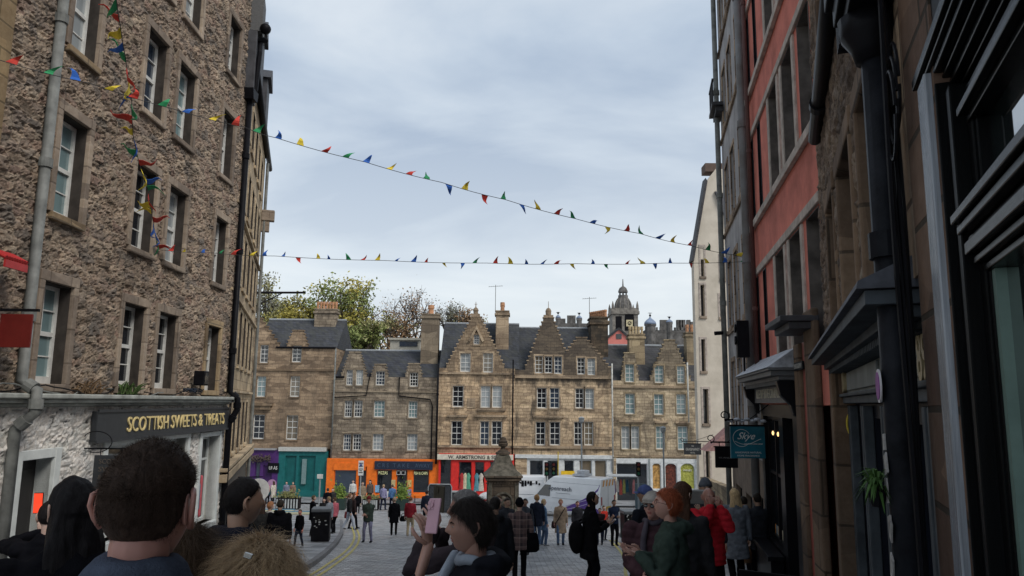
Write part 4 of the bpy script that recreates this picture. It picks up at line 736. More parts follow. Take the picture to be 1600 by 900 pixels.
# ================================================================ trees
def leafmat(nm, c, c2):
    m_, t, b = newmat(nm); v = objco(t); n = nnode(t, v, 1.1, 4, .7); n2 = nnode(t, v, 9, 2)
    t.links.new(mixc(t, ramp(t, n2.outputs['Fac'], .4, .62), mixc(t, ramp(t, n.outputs['Fac'], .38, .62), c, c2), tuple(x*.65 for x in c)), b.inputs['Base Color']); b.inputs['Roughness'].default_value = .7
    b.inputs['Subsurface Weight'].default_value = 0.0; return m_
BARK = M('tree_bark', (.07, .055, .045), .9, .3, 8)
def tree(label, px, ytop, ybase, wpx, Y, mats, dens, seed, leaf=.22, bare=0.0, levels=4, group=None):
    rs = random.Random(seed); p = P(px, ybase, Y); zt_ = P(px, ytop, Y).z; Wd = wpx/FPX*Y; z0 = -9.5; H = zt_-z0
    o = empty('deciduous_tree', (p.x, Y, z0), 0, label, 'tree', group)
    tips = []; br = MB(); Hc = (zt_-p.z); cz_ = p.z-z0+Hc*.5
    def grow(a, d, L_, r, lv):
        n = 3; pts = [a]; q = a.copy(); dd = d.copy()
        for k in range(n):
            dd = (dd+Vector((rs.gauss(0, .16), rs.gauss(0, .16), rs.gauss(.05, .1)))).normalized(); q = q+dd*L_/n; pts.append(q.copy())
        br.tube(pts, [r, r*.86, r*.74, r*.6], 5 if lv else 8, caps=False)
        if lv >= levels: tips.append((q, L_)); return
        if lv >= 2: tips.append((pts[2], L_))
        for k in range(3 if lv < 3 else 3):
            ax = Vector((rs.gauss(0, 1), rs.gauss(0, 1), rs.gauss(.15, .5))).normalized(); nd = (dd*.75+ax*.75).normalized()
            if nd.z < -.15: nd.z = .1
            grow(q if k else pts[2], nd, L_*rs.uniform(.62, .82), r*.56, lv+1)
    hb = max(.3*H, cz_-Hc*.75); br.tube([(0, 0, 0), (rs.gauss(0, .2), 0, hb)], [H*.022, H*.016], 10)
    for k in range(5):
        a = 2*PI*k/5+rs.random(); grow(Vector((0, 0, hb)), Vector((math.cos(a)*.75*Wd/Hc, math.sin(a)*.75*Wd/Hc, 1.0)).normalized(), Hc*.36, H*.011, 1)
    # fit the crown to its outline
    vs = np.array([t_[0] for t_ in tips]); sx_ = (Wd*.5)/max(1e-3, np.percentile(abs(vs[:, 0]), 96)); kz = (H-hb)/(vs[:, 2].max()-hb)
    fit = lambda v_: Vector((v_[0]*sx_, v_[1]*sx_, hb+(v_[2]-hb)*kz)) if v_[2] > hb+.01 else Vector(v_)
    br.v = [tuple(fit(v_)) for v_ in br.v]; br.build('trunk', BARK, o)
    R_ = np.random.RandomState(seed); cs = np.array([fit(t_[0]) for t_ in tips]); keepm = R_.rand(len(cs)) > bare; cs = cs[keepm]
    n = int(len(cs)*dens); ctr = cs[R_.randint(len(cs), size=n)]+R_.normal(0, 1, (n, 3))*np.array([.5, .5, .42])*(Hc/9)
    a1 = R_.normal(0, 1, (n, 3)); a1 /= np.linalg.norm(a1, axis=1)[:, None]; a2 = np.cross(a1, R_.normal(0, 1, (n, 3))); a2 /= np.linalg.norm(a2, axis=1)[:, None]
    s_ = (leaf*R_.uniform(.6, 1.3, n))[:, None]; V = np.stack([ctr-a1*s_, ctr+a2*s_*.6, ctr+a1*s_, ctr-a2*s_*.6], 1).reshape(-1, 3)
    me = bpy.data.meshes.new('crown'); me.from_pydata(V.tolist(), [], [(4*i, 4*i+1, 4*i+2, 4*i+3) for i in range(n)])
    for m_ in mats: me.materials.append(m_)
    if len(mats) > 1:
        idx = ((np.sin(ctr[:, 0]*1.1+seed)+np.cos(ctr[:, 2]*1.3)+R_.normal(0, .8, n)) > .6).astype(int); me.polygons.foreach_set('material_index', idx)
    link('crown', me, o); return o
LG = leafmat('green_leaves', (.19, .24, .07), (.34, .37, .11)); LY = leafmat('yellow_leaves', (.40, .35, .07), (.48, .40, .09)); LO = leafmat('olive_leaves', (.27, .27, .11), (.36, .32, .14)); LBR = leafmat('brown_leaves', (.38, .23, .12), (.30, .21, .12)); LDG = leafmat('dull_leaves', (.20, .21, .14), (.28, .26, .17))
tree('big green and yellow tree rising behind the brown and grey houses', 516, 438, 560, 112, 92, [LG, LY], 40, 11, .20, .2)
tree('green tree filling the gap above the grey house roof', 556, 500, 565, 84, 90, [LG, LO], 46, 12, .19, .1)
tree('dull thin-leaved tree beside the buff tenement', 412, 432, 540, 60, 95, [LDG, LO], 24, 13, .17, .3)
tree('yellowing low tree between the left tenement and the brown house roof', 455, 468, 545, 70, 90, [LO, LY], 38, 14, .18, .1)
tree('rusty brown tree left of the tall grey chimney', 606, 488, 560, 66, 96, [LBR, LO], 17, 15, .16, .3)
tree('nearly bare tree with fine branches behind the tall grey chimney', 636, 446, 545, 88, 100, [LBR, LDG], 3.6, 16, .14, .3, 5)
tree('sparse brown tree above the ridge of the stepped gable house', 704, 470, 530, 50, 104, [LDG, LBR], 3.6, 17, .13, .3, 5)
tree('small russet tree next to the stepped gable finial', 730, 484, 530, 44, 102, [LBR, LO], 9, 18, .15, .3)
# ================================================================ right side: red building, grey building, dark rubble building, black shop
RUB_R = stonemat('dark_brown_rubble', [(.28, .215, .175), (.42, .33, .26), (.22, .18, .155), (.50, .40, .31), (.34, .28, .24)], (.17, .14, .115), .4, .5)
TRIM_R = ashlar('brown_reveal_stone', (.36, .29, .235), (.44, .355, .28), (.14, .11, .09), .6, .5, .5, bm=.5)
TRIM_D = ashlar('dark_brown_pilaster_stone', (.19, .14, .105), (.24, .18, .135), (.09, .07, .055), .9, .7, .6, bm=.4)
FR = Frame(2.3+.185*15.7, 15.7, math.atan2(-1, -.185)); LR = 6.45
RR = bld('red_rendered_house', FR, 'red rendered house with stone bands and dark tall windows over the candle shop')
REDR = M('red_render', (.58, .195, .15), .9, .3, 1.3, .5, 9, .15)
BAND = M('worn_band_stone', (.42, .365, .32), .85, .3, 5, .4, 20)
rows_ = [(.88, 2.62), (3.82, 5.58), (6.7, 8.4), (9.6, 11.2)]; cs = [(5.5, 6.3), (4.2, 5.1), (2.85, 3.72), (1.35, 1.72), (.35, .7)]
hl = [(a, b_, c, d) for a, b_ in cs for c, d in rows_]
mb = wall(hl, 0, LR, .0, 12.2, .4); mb.box(0, .45, -5, LR, 7, 12); mb.build('wall', REDR, RR)
for q in hl:
    if q[1]-q[0] > .5:
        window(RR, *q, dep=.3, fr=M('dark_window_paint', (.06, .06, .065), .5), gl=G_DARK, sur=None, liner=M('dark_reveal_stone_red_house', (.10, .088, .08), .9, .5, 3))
        s = MB(); s.box(q[0]-.16, -.03, q[2], q[0], .28, q[3]).box(q[1], -.03, q[2], q[1]+.16, .28, q[3]); 
        s.build('surround', TRIM_R if q[0] > 5 else BAND, RR) if q[0] < 5.6 and q[1] < 5.6 else None
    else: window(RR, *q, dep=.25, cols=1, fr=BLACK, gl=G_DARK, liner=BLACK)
s = MB()
for z in (2.64, 5.60, 8.42): s.box(-.01, -.05, z, LR, -.004, z+.14)
for z in (3.72, 6.58, 9.48): s.box(-.01, -.08, z-.08, LR, -.005, z+.06)
s.build('string_course', BAND, RR, bevel=.01)
# candle shop front, dark
CS = empty('candle_shopfront', FR.w(0, 0, 0), FR.th, 'black candle shopfront with lead-topped cornice beneath the red house', 'shopfront')
DK = M('shop_black_gloss', (.008, .008, .010), .35, .3, 4, spec=.3, ior=1.25); DG = M('shop_grey_fascia', (.12, .125, .13), .5, .2, 4)
wall([(.55, 2.35, -2.55, -.22), (2.75, 3.7, -3.0, -.22)], .25, 4.35, -4.2, .02, .3).build('frontage', DK, CS, bevel=.01)
shopwin(CS, .55, 2.35, -2.55, -.22, 2, -1.3, DK, G_DARK, .08, .08); shopwin(CS, 2.75, 3.7, -3.0, -.22, 1, -1.0, DK, G_DARK, .2, .1, 'door')
s = MB(); s.box(.3, -.12, .03, 4.3, -.01, .36); s.build('fascia', DG, CS); text('ISLE OF SKYE CANDLE CO', M('pale_gold_letter', (.55, .52, .42), .5), CS, 3.2, .17, (2.3, -.125, .2))
s = MB(); s.box(.2, -.3, .38, 4.4, .0, .44).box(.15, -.42, .442, 4.45, .0, .52).box(.1, -.46, .522, 4.5, .0, .56)
for k in range(38): s.box(.22+.11*k, -.29, .31, .22+.11*k+.05, -.0, .378)
s.build('cornice', DG, CS, bevel=.006); MB().prism([(-.48, .565), (0, .9), (0, .565)], .1, 4.5, 'x').build('lead_flashing', M('pale_lead_flashing', (.36, .38, .42), .5, .4, 6, .3, 14), CS)
for x in (.12, 4.2):
    k = MB(); k.prism([(-.03, -.2), (-.10, -.15), (-.14, .0), (-.28, .15), (-.33, .37), (-.0, .37)], x, x+.2, 'x'); k.build('console', DK, CS, bevel=.02)
MB().box(.3, -.25, -4.2, 2.5, -.03, -2.66).box(.25, -.3, -2.66, 2.55, -.03, -2.58).build('stall_riser', DK, CS, bevel=.01)
for k in range(12):
    x = .75+.13*k; q = MB(); q.lathe([(.05, -2.5), (.055, -2.3), (.02, -2.28)], (x, .17, 0), 8); q.build('candle_jar', M('candle_%d' % (k % 4), [(.6, .25, .06), (.2, .35, .5), (.6, .55, .4), (.4, .1, .1)][k % 4], .4), CS)
ob = MB(); ob.box(1.75, .13, -2.5, 2.2, .15, -1.9); ob.build('display_card', M('orange_display', (.60, .17, .05), .5), CS)
LAMPY = M('warm_bulb', (1., .6, .25), .5, 0, 1, emit=1.5)
for k in range(3): MB().ell((.9+.6*k, .14, -.55), (.05, .04, .05), 8, 6).build('bulb', LAMPY, CS)
# stone pilasters between the shops
pp = empty('stone_pilaster', FR.w(0, 0, 0), FR.th, 'brown stone pilaster with a red painted strip between the candle shop and the grey shop', 'pilaster')
s = MB(); s.box(4.55, -.10, -4.5, 4.95, .0, .9).box(4.5, -.16, -4.5, 5.0, .0, -2.6).box(5.35, -.10, -4.5, 5.95, .0, 1.3).box(5.3, -.16, -4.5, 6.0, .0, -2.6); s.build('shaft', TRIM_D, pp, bevel=.03)
MB().box(4.98, -.05, -4.5, 5.32, .0, .9).build('painted_strip', quad_paint('red_brown_strip', (.28, .06, .045)), pp)
s = MB(); s.box(4.6, -.5, 1.12, 5.95, .0, 1.2).box(4.7, -.38, 1.02, 5.9, .0, 1.118); s.build('ledge', LEAD, pp, bevel=.01); MB().box(4.7, -.12, .5, 5.3, -.09, .62).build('name_plate', BLACK, pp)
p0 = FR.hit(1266, 534); text('WEST BOW', M('pale_grey_letter', (.38, .37, .34), .5), pp, .5, .07, (5.0, -.123, .56))
# grey harled house beyond
FG = Frame(2.3+.185*22.3+.12, 22.3, math.atan2(-1, -.185)); LG_ = 6.65
GR = bld('grey_harled_house', FG, 'grey weathered harled house with vertical pipes beyond the red house')
HARL = M('grey_harling', (.36, .35, .35), .95, .35, 2.2, .9, 16, .1, stretch=(1, 1, .5)); 
hl = [(a, a+.8, c, d) for a in (.8, 2.3, 4.2, 5.5) for c, d in ((-.9, 1.2), (2.2, 4.1), (5.2, 7.0), (8.2, 10), (11.1, 12.6))]
mb = wall(hl, 0, LG_, -1.2, 15.2, .4); mb.box(0, .45, -7, LG_, 7, 15); mb.build('wall', HARL, GR)
wall([(.8, 2.2, -5.2, -2.2), (3.0, 4.2, -5.2, -2.2), (4.8, 6.0, -5.0, -2.0)], 0, LG_, -7, -1.202, .4).build('shop_wall', M('brown_shop_stone', (.17, .13, .10), .85, .3, 3, .4, 12), GR)
for q in hl: window(GR, *q, dep=.22, fr=GREYW, gl=G_DARK, sur=TRIM_R, sw=.1, sill=TRIM_R)
for q in ((.8, 2.2, -5.2, -2.2), (3.0, 4.2, -5.2, -2.2), (4.8, 6.0, -5.0, -2.0)): shopwin(GR, *q, fr=DK, gl=G_DARK)
s = MB()
for z in (-.98, 2.1, 5.1, 8.1, 11.0): s.box(0, -.06, z-.08, LG_, -.003, z)
s.build('string_course', TRIM_R, GR)
bc = MB(); bc.box(-.15, -.34, 9.0, 1.0, .0, 9.1).box(-.1, -.22, 8.85, .9, 0, 8.995)
for k in range(5): bc.tube([(-.1+.25*k, -.3, 9.1), (-.1+.25*k, -.3, 9.8)], .02, 5)
bc.box(-.15, -.33, 9.8, 1.0, -.27, 9.85); bc.build('ledge', LEAD, GR)
MB().box(-.1, -.35, 13.2, LG_, .0, 13.5).build('cornice', TRIM_R, GR)
pipe('drainpipe', [FR.w(.15, 14, .14), FR.w(.15, -4.2, .14)], .085, M('rusty_grey_pipe', (.20, .17, .15), .6, .4, 1.5, c2=(.22, .23, .24)), 'weathered grey and rust pipe at the far end of the red house', collars=3)
pipe('drainpipe', [FG.w(.3, 15, .14), FG.w(.3, -5, .14)], .08, IRON, 'grey pipe at the far end of the grey harled house', collars=3)
pipe('drainpipe', [FR.w(.75, 14, .1), FR.w(.75, .6, .1)], .045, M('dark_red_pipe', (.10, .05, .045), .6), 'thin dark pipe on the red house', collars=3)
tl = empty('traffic_signal', FR.w(.6, .95, .35), FR.th, 'black signal box standing on the candle shop cornice', 'signal')
MB().box(-.12, -.12, 0, .12, .12, .75).tube([(0, -.16, .6), (0, -.12, .6)], .09, 10).tube([(0, -.16, .35), (0, -.12, .35)], .09, 10).box(-.02, .0, -.35, .02, .04, 0).build('housing', BLACK, tl, bevel=.01)
cm_ = empty('cctv_camera', P(1128, 520, 22.0), 0, 'small black security camera on the corner by the cream gable', 'camera'); MB().tube([(0, 0, 0), (.3, 0, .05)], .02, 6).tube([(-.22, 0, -.02), (.03, 0, .0)], .06, 8).build('body', BLACK, cm_)
# cream gable house
YG = 37.0; XG0 = fx(1088, 560, YG); XG1 = XG0+6.5
CG = empty('cream_gable_house', (XG0, YG, 0), 0, 'tall cream rendered gable with small slit windows seen between the street and the grey house', 'building')
CRR = M('cream_render', (.58, .52, .43), .92, .14, 1.5, .5, 12, .15, c2=(.64, .58, .49))
q_ = lambda px, py: (fx(px, py, YG)-XG0, fz(px, py, YG))
hl = []
for (a, b_, y0, y1) in ((1095, 1100, 386, 432), (1095, 1101, 445, 494), (1096, 1102, 530, 580), (1126, 1133, 400, 436), (1125, 1131, 462, 496), (1099, 1107, 608, 662), (1103, 1109, 698, 748)):
    p0, p1 = q_(a, (y0+y1)/2), q_(b_, (y0+y1)/2); hl.append((max(.1, p0[0]), p1[0], q_(a, y1)[1], q_(a, y0)[1]))
tl_, tp = q_(1088, 405), q_(1105, 282); ap = q_(1118, 264)
zt = tl_[1]; mb = wall(hl, 0, 6.5, -7.5, zt, .5)
mb.prism([(0, zt+.001), (6.5, zt+.001), (6.5, zt+1), (ap[0]+1.6, ap[1]), (ap[0], ap[1]), (tp[0], tp[1])], 0, .5, 'y'); mb.add([(.02, .5, -7.5), (6.5, .5, -7.5), (9.5, 14, -7.5), (4.6, 14, -7.5), (.02, .5, zt), (6.5, .5, zt), (9.5, 14, zt), (4.6, 14, zt)], [(3, 2, 1, 0), (4, 5, 6, 7), (0, 1, 5, 4), (1, 2, 6, 5), (2, 3, 7, 6), (3, 0, 4, 7)]); mb.build('wall', CRR, CG)
for h_ in hl: window(CG, *h_, dep=.3, cols=1, rows=1, fr=M('dark_window_paint', (.06, .06, .065), .5), gl=G_DARK, sill=TRIM_L, sur=BAND, sw=.1)
s = MB(); s.prism([(-.12, zt-.1), (tp[0]-.1, tp[1]+.12), (tp[0], tp[1]-.05), (.0, zt-.1)], -.08, .55, 'y'); s.build('roof_edge', LEAD, CG)
s = MB(); s.box(ap[0]-.5, .1, ap[1]-.1, ap[0]+1.6, .9, ap[1]+.35); s.build('chimney', M('brick_chimney_top', (.12, .085, .07), .9), CG)
s = MB(); a, b_ = q_(1116, 300), q_(1130, 345); s.prism([(a[0], a[1]), (a[0]+.5, a[1]-.1), (b_[0]+.5, b_[1]), (b_[0]+.5, b_[1]-1.1)], -.15, .0, 'y'); s.build('slate_skew', M('skew_slate', (.10, .10, .11), .7), CG)
aw = empty('awning', P(1122, 685, 34.5), 0, 'small dusty pink sloping awning on the cream gable', 'awning'); MB().prism([(-.7, -.55), (.9, -.55), (.9, .55), (.6, .6)], -.4, .6, 'y').build('canvas', cloth((.30, .18, .17)), aw)
lw = empty('ramp_wall', (0, 0, 0), 0, 'low sloping stone wall at the foot of the cream gable', 'wall')
a, b_ = P(1094, 745, 35.5), P(1137, 762, 26); MB().add([(a.x, a.y, a.z), (b_.x, b_.y, b_.z), (b_.x, b_.y, -8), (a.x, a.y, -8), (a.x+.3, a.y+.1, a.z), (b_.x+.3, b_.y+.1, b_.z), (b_.x+.3, b_.y+.1, -8), (a.x+.3, a.y+.1, -8)], [(0, 1, 2, 3), (4, 7, 6, 5), (0, 4, 5, 1), (1, 5, 6, 2), (0, 3, 7, 4), (3, 2, 6, 7)]).build('masonry', ashlar('ramp_stone', (.33, .28, .2), (.38, .33, .24), (.2, .17, .13), .5, .25), lw)
# ---- dark rubble building with grey shop
FM = Frame(4.045, 9.4, math.atan2(-1, -.356)); LM = 6.75
RM = bld('dark_rubble_house', FM, 'dark brown rubble building with deep window openings above the grey shop')
hl = [(4.62, 5.75, .62, 2.08), (2.9, 4.2, .62, 2.12), (1.35, 2.4, .62, 2.15), (4.4, 5.7, 3.5, 5.6), (1.6, 2.9, 3.5, 5.6)]
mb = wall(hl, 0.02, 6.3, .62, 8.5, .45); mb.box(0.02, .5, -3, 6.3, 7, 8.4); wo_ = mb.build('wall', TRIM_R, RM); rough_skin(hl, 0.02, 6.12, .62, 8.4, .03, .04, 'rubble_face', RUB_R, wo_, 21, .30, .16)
MB().box(-.12, -.02, -4, .28, .5, .62).box(-.16, -.07, -4, .32, .5, -2.3).build('pilaster', TRIM_D, RM, bevel=.02)
wall([], 6.3, 6.95, -2.6, 8.5, .4).build('ashlar_pier', ashlar('red_brown_ashlar', (.15, .10, .08), (.20, .14, .11), (.06, .05, .04), .9, .42, .6, bm=.4), RM)
for q in hl:
    window(RM, *q, dep=.34, fr=M('dark_window_paint', (.06, .06, .065), .5), gl=G_DARK, sur=None)
    s = MB(); s.box(q[0]-.02, -.06, q[2], q[0]+.06, .33, q[3]).box(q[1]-.06, -.06, q[2], q[1]+.02, .33, q[3]).box(q[0]-.1, -.065, q[3]-.02, q[1]+.1, .33, q[3]+.16); s.build('surround', TRIM_D, RM, bevel=.02)
SHG = M('shop_slate_grey', (.06, .07, .08), .55, .3, 4, spec=.3, ior=1.2)
S9 = empty('grey_shopfront', FM.w(0, 0, -.24), FM.th, 'slate grey shopfront with dentilled cornice and worn blank panels under the dark rubble wall', 'shopfront')
bays = [(.65, 1.75, -2.9, -.12), (2.05, 3.3, -3.0, -.12), (3.65, 5.2, -2.9, -.12)]
wall(bays, .1, 6.0, -3.9, .02, .32).build('frontage', M('shop_dark_blue', (.010, .012, .019), .45, .25, 4, spec=.3, ior=1.2), S9, bevel=.008)
for i, b_ in enumerate(bays): shopwin(S9, *b_, n=1 if i == 1 else 2, fr=DK, gl=G_DARK, dep=.18, name='door' if i == 1 else 'shop_window')
for x in (.35, 1.8, 3.35, 5.25):
    for e_ in (-.0, .16): MB().box(x+e_, -.10, -3.9, x+e_+.1, -.004, -.0).build('pilaster', SHG, S9, bevel=.012)
s = MB(); s.box(.2, -.14, .025, 6.0, .0, .10).box(.2, -.18, .10, 6.0, .0, .135); s.build('architrave', SHG, S9, bevel=.008)
s = MB(); s.box(.3, -.10, .14, 5.9, .0, .40); s.build('fascia', M('worn_grey_fascia', (.17, .19, .185), .6, .25, 3), S9)
for k, (a, b_) in enumerate(((.75, 3.5), (3.75, 5.4))): MB().box(a, -.125, .17, b_, -.10, .37).build('fascia_panel', M('worn_grey_fascia', (.17, .19, .185), .6, .25, 3), S9, bevel=.006)
fd_ = MB(); [fd_.box(4.1+.055*k, -.128, .215+.02*((k*7) % 3), 4.115+.055*k+.01*(k % 3), -.124, .29+.02*((k*5) % 3)) for k in range(18)]; fd_.build('worn_away_lettering', M('faded_letters', (.26, .28, .27), .6), S9); text('89', M('brass_number', (.40, .33, .20), .4), S9, .3, .28, (5.68, -.13, .27), ext=.02, bold=.02); text('89', M('brass_number', (.40, .33, .20), .4), S9, .26, .24, (.5, -.13, .27), ext=.02, bold=.02)
s = MB(); s.box(.05, -.32, .44, 6.1, .0, .50).box(.0, -.46, .502, 6.15, .0, .575)
for k in range(58): s.box(.12+.1*k, -.27, .385, .12+.1*k+.048, -.0, .438)
s.box(.1, -.19, .40, 6.05, -.002, .436); s.build('cornice', SHG, S9, bevel=.004)
MB().prism([(-.5, .58), (-.49, .62), (0, .85), (0, .58)], -.02, 6.18, 'x').build('lead_flashing', M('lead_flashing_dark', (.07, .075, .09), .7, .4, 6, .4, 18), S9)
k = MB(); k.tube([(.30, -.02-.09*math.sin(t), -.22-.16*math.cos(t)) for t in np.linspace(.1, 3.0, 12)], .014, 8); k.build('banana_ornament', quad_paint('yellow_ornament', (.55, .42, .05)), S9, smooth=True)
pd = pipe('drainpipe', [FM.w(6.03, 2.2, .08), FM.w(6.03, -2.4, .08)], .075, M('black_peeling_pipe', (.008, .009, .012), .5, .5, 3, .5, 14, c2=(.022, .024, .03), ior=1.2), 'thick black drainpipe with a round purple sticker between the grey shop and the black shop', collars=1.6)
off = pd.location
def onp(x, z, o_): v_ = FM.w(x, z, o_)-off; return v_
st_ = MB(); c0 = onp(6.02, .10, .162); st_.tube([c0, c0+FM.n*.008], .085, 20); st_.build('sticker', M('white_sticker', (.6, .58, .6), .5), pd); st_ = MB(); st_.tube([c0+FM.n*.009, c0+FM.n*.012], .07, 20); st_.build('sticker_centre', M('purple_sticker', (.22, .06, .25), .5), pd)
for k in range(9): c1 = onp(6.03+random.uniform(-.03, .02), -.15-.13*k+random.uniform(-.05, .05), .158); MB().box(-.03-.02*(k % 2), -.004, -.03, .03, .004, .05+.02*(k % 3)).build('poster_scrap', M('torn_paper', (.32, .31, .3), .8, .4, 20), pd, c1, (0, random.uniform(-.4, .4), FM.th))
hp2 = empty('hopper_head', (0, 0, 2.0-pd.location.z), FM.th); hp2.parent = pd; hp2.location = FM.w(6.03, 1.88, .1)-pd.location
MB().lathe([(.08, -.05), (.10, .02), (.15, .1), (.16, .2)], (0, 0, 0), 16).build('bowl', BLACK, hp2, smooth=True)
MB().box(-.2, -.12, .2, .3, .2, .28).box(-.22, -.16, .281, .32, .2, .40).box(-.26, -.2, .401, .36, .2, .5).build('gutter_box', BLACK, hp2, bevel=.01)
for k in range(5): MB().box(-.5+.06*k, -.12, .25, -.47+.06*k, .1, .5).build('bracket', BLACK, hp2)
dgp = pipe('drainpipe', [FM.w(4.83, 3.15, .14), FM.w(3.6, 3.3, .14), FM.w(.98, 3.1, .14)], .09, BLACK, 'dark pipe slanting across the wall between red house and rubble house') if False else None
pipe('drainpipe', [FM.w(6.0, 3.25, .14), FM.w(3.6, 3.22, .12), FM.w(1.0, 3.15, .1)], .075, BLACK, 'dark pipe running across the rubble wall towards the red house', collars=2)
for k in range(4):
    rs_ = random.Random(k+5); pts = [FM.w(6.2+.05*k+.05*math.sin(z*2+k), z, .03+.02*k) for z in np.arange(-2.2, 2.4, .2)]
    cable('cable', pts, .010+.003*(k % 2), BLACK, ['black cable running down beside the thick drainpipe, nearest it', 'second black cable from the drainpipe, waving slightly', 'third black cable from the drainpipe on the stone pier', 'outermost black cable on the stone pier by the black shop'][k])
for k in range(3):
    r_ = MB(); c0 = FM.w(6.35, 1.6-.08*k, .05+.015*k); r_.tube([c0+FM.d*(.13*math.cos(t)+.02*k)+Vector((0, 0, .22*math.sin(t)-.05)) for t in np.linspace(0, 6.1, 20)], .009, 5); tag(r_.build('cable_loop', BLACK), ['uppermost hanging loop of cable by the drainpipe head', 'middle hanging loop of cable by the drainpipe head', 'lowest hanging loop of cable by the drainpipe head'][k], 'cable')
pt = empty('hanging_plant', FM.w(5.98, -.42, .2), FM.th, 'small trailing green plant fixed to the drainpipe by the black shop', 'plant')
MB().lathe([(.03, -.08), (.05, 0), (.045, 0.01)], (0, 0, 0), 10).build('pot', BLACK, pt); lv = MB(); random.seed(5)
for k in range(70):
    a = random.uniform(0, 6.28); r_ = random.uniform(.05, .16); q = Vector((r_*math.cos(a)*1.3, r_*math.sin(a)*.7-.03, random.uniform(-.1, .12))); u = Vector((math.cos(a+1.5), math.sin(a+1.5), 0))*.008; lv.add([Vector((0, 0, 0)), q*.55+u+Vector((0, 0, .05)), q, q*.55-u+Vector((0, 0, .05))], [(0, 1, 2, 3)])
lv.build('leaves', M('plant_green', (.05, .11, .025), .7), pt)
# ---- near black shopfront
FK = Frame(2.02, 3.72, math.atan2(-1, -.39))
BK = empty('black_shopfront', FK.o, FK.th, 'glossy black shopfront with heavy mouldings and large panes at the right edge of the photo', 'shopfront')
GLB = M('gloss_black_wood', (.004, .0045, .005), .35, .3, 6, .12, 60, spec=.3, stretch=(6, 6, .4), ior=1.18)
GLM = M('gloss_black_moulding', (.005, .0055, .006), .2, .3, 6, .1, 60, spec=.4, stretch=(6, 6, .4), ior=1.22)
m_ = MB(); m_.box(.62, .42, -2.2, 6, 4, 4.6); m_.build('building_body', TRIM_R, BK)
m_ = MB(); m_.box(.70, .0, -2.2, .88, .30, 1.37); m_.build('pilaster', M('edge_sheen_grey', (.24, .265, .30), .25, .3, 8, .15, 60, spec=.6, stretch=(9, 9, .3), coat=.4), BK, bevel=.008)  # pale grey base colour paints in the sheen reflected by the brushed black wood
m_ = MB(); m_.box(.62, .301, -2.2, .9, .42, 1.6).box(.88, .03, -2.2, .93, .4, 1.30).box(.93, .06, -2.2, 1.02, .4, 1.25).box(1.02, .05, -2.2, 1.08, .4, 1.22).box(1.08, .10, -2.2, 1.16, .4, 1.20); m_.build('pier', GLB, BK, bevel=.005)
m_ = MB()
for (y, z, t) in ((.17, 1.20, .025), (.14, 1.23, .03), (.115, 1.263, .02), (.085, 1.287, .03), (.06, 1.32, .02), (.03, 1.345, .03), (.012, 1.378, .02), (-.005, 1.402, .05), (.02, 1.455, .04)): m_.box(.60+(.05 if y > .01 else 0), y, z, 6, .42, z+t-.003)
m_.build('cornice', GLM, BK, bevel=.006); m_ = MB(); m_.box(.62, .04, 1.497, 6, .42, 4.6); m_.build('fascia', GLB, BK)
m_ = MB()
for (y, z, t) in ((.10, .48, .03), (.075, .513, .03), (.05, .547, .05), (.065, .60, .02), (.03, .623, .035), (.012, .662, .038)): m_.box(1.12, y, z, 6, .36, z+t-.003)
m_.box(1.12, .09, 1.05, 6, .36, 1.075).box(1.12, .06, 1.078, 6, .36, 1.11).box(1.12, .10, 1.113, 6, .36, 1.197); m_.build('transom', GLM, BK, bevel=.005)
m_ = MB(); m_.box(1.16, .11, -2.2, 1.19, .36, .478).box(1.16, .11, .70, 1.19, .36, 1.048).box(1.19, .06, -2.2, 6, .36, -1.5); m_.build('frame', GLB, BK, bevel=.004)
m_ = MB(); m_.box(1.19, .115, -1.5, 1.235, .20, .478); m_.build('inner_edge', M('green_grey_edge', (.13, .20, .175), .3), BK)
GMIR = glassm('big_shop_glass', (.012, .018, .018), .02, 1.0, .05); GMIR.node_tree.nodes['Principled BSDF'].inputs['IOR'].default_value = 3.0
MB().box(1.19, .15, .69, 6, .165, 1.06).box(1.235, .15, -1.5, 6, .165, .485).build('pane', GMIR, BK)
random.seed(8)
for k in range(6): q = MB(); cx_, cz_ = 1.60+.07*k, -.05-.14*(k % 4)-.1*random.random(); q.lathe([(.01, 0), (.035, .02), (.03, .06), (.008, .1)], (cx_, .12, cz_), 8); q.build('display_item', M('pale_ware_%d' % (k % 3), [(.5, .55, .5), (.25, .4, .36), (.6, .6, .55)][k % 3], .3), BK)
# chalkboard / dark board edge at frame bottom
ab = empty('pavement_board', FR.w(4.9, g(11)+.12, .7), FR.th+R(70), 'dark pavement board standing outside the shops, only its top edge in view', 'board')
MB().box(-.35, -.02, 0, .9, .02, .62).build('panel', BLACK, ab, bevel=.01)
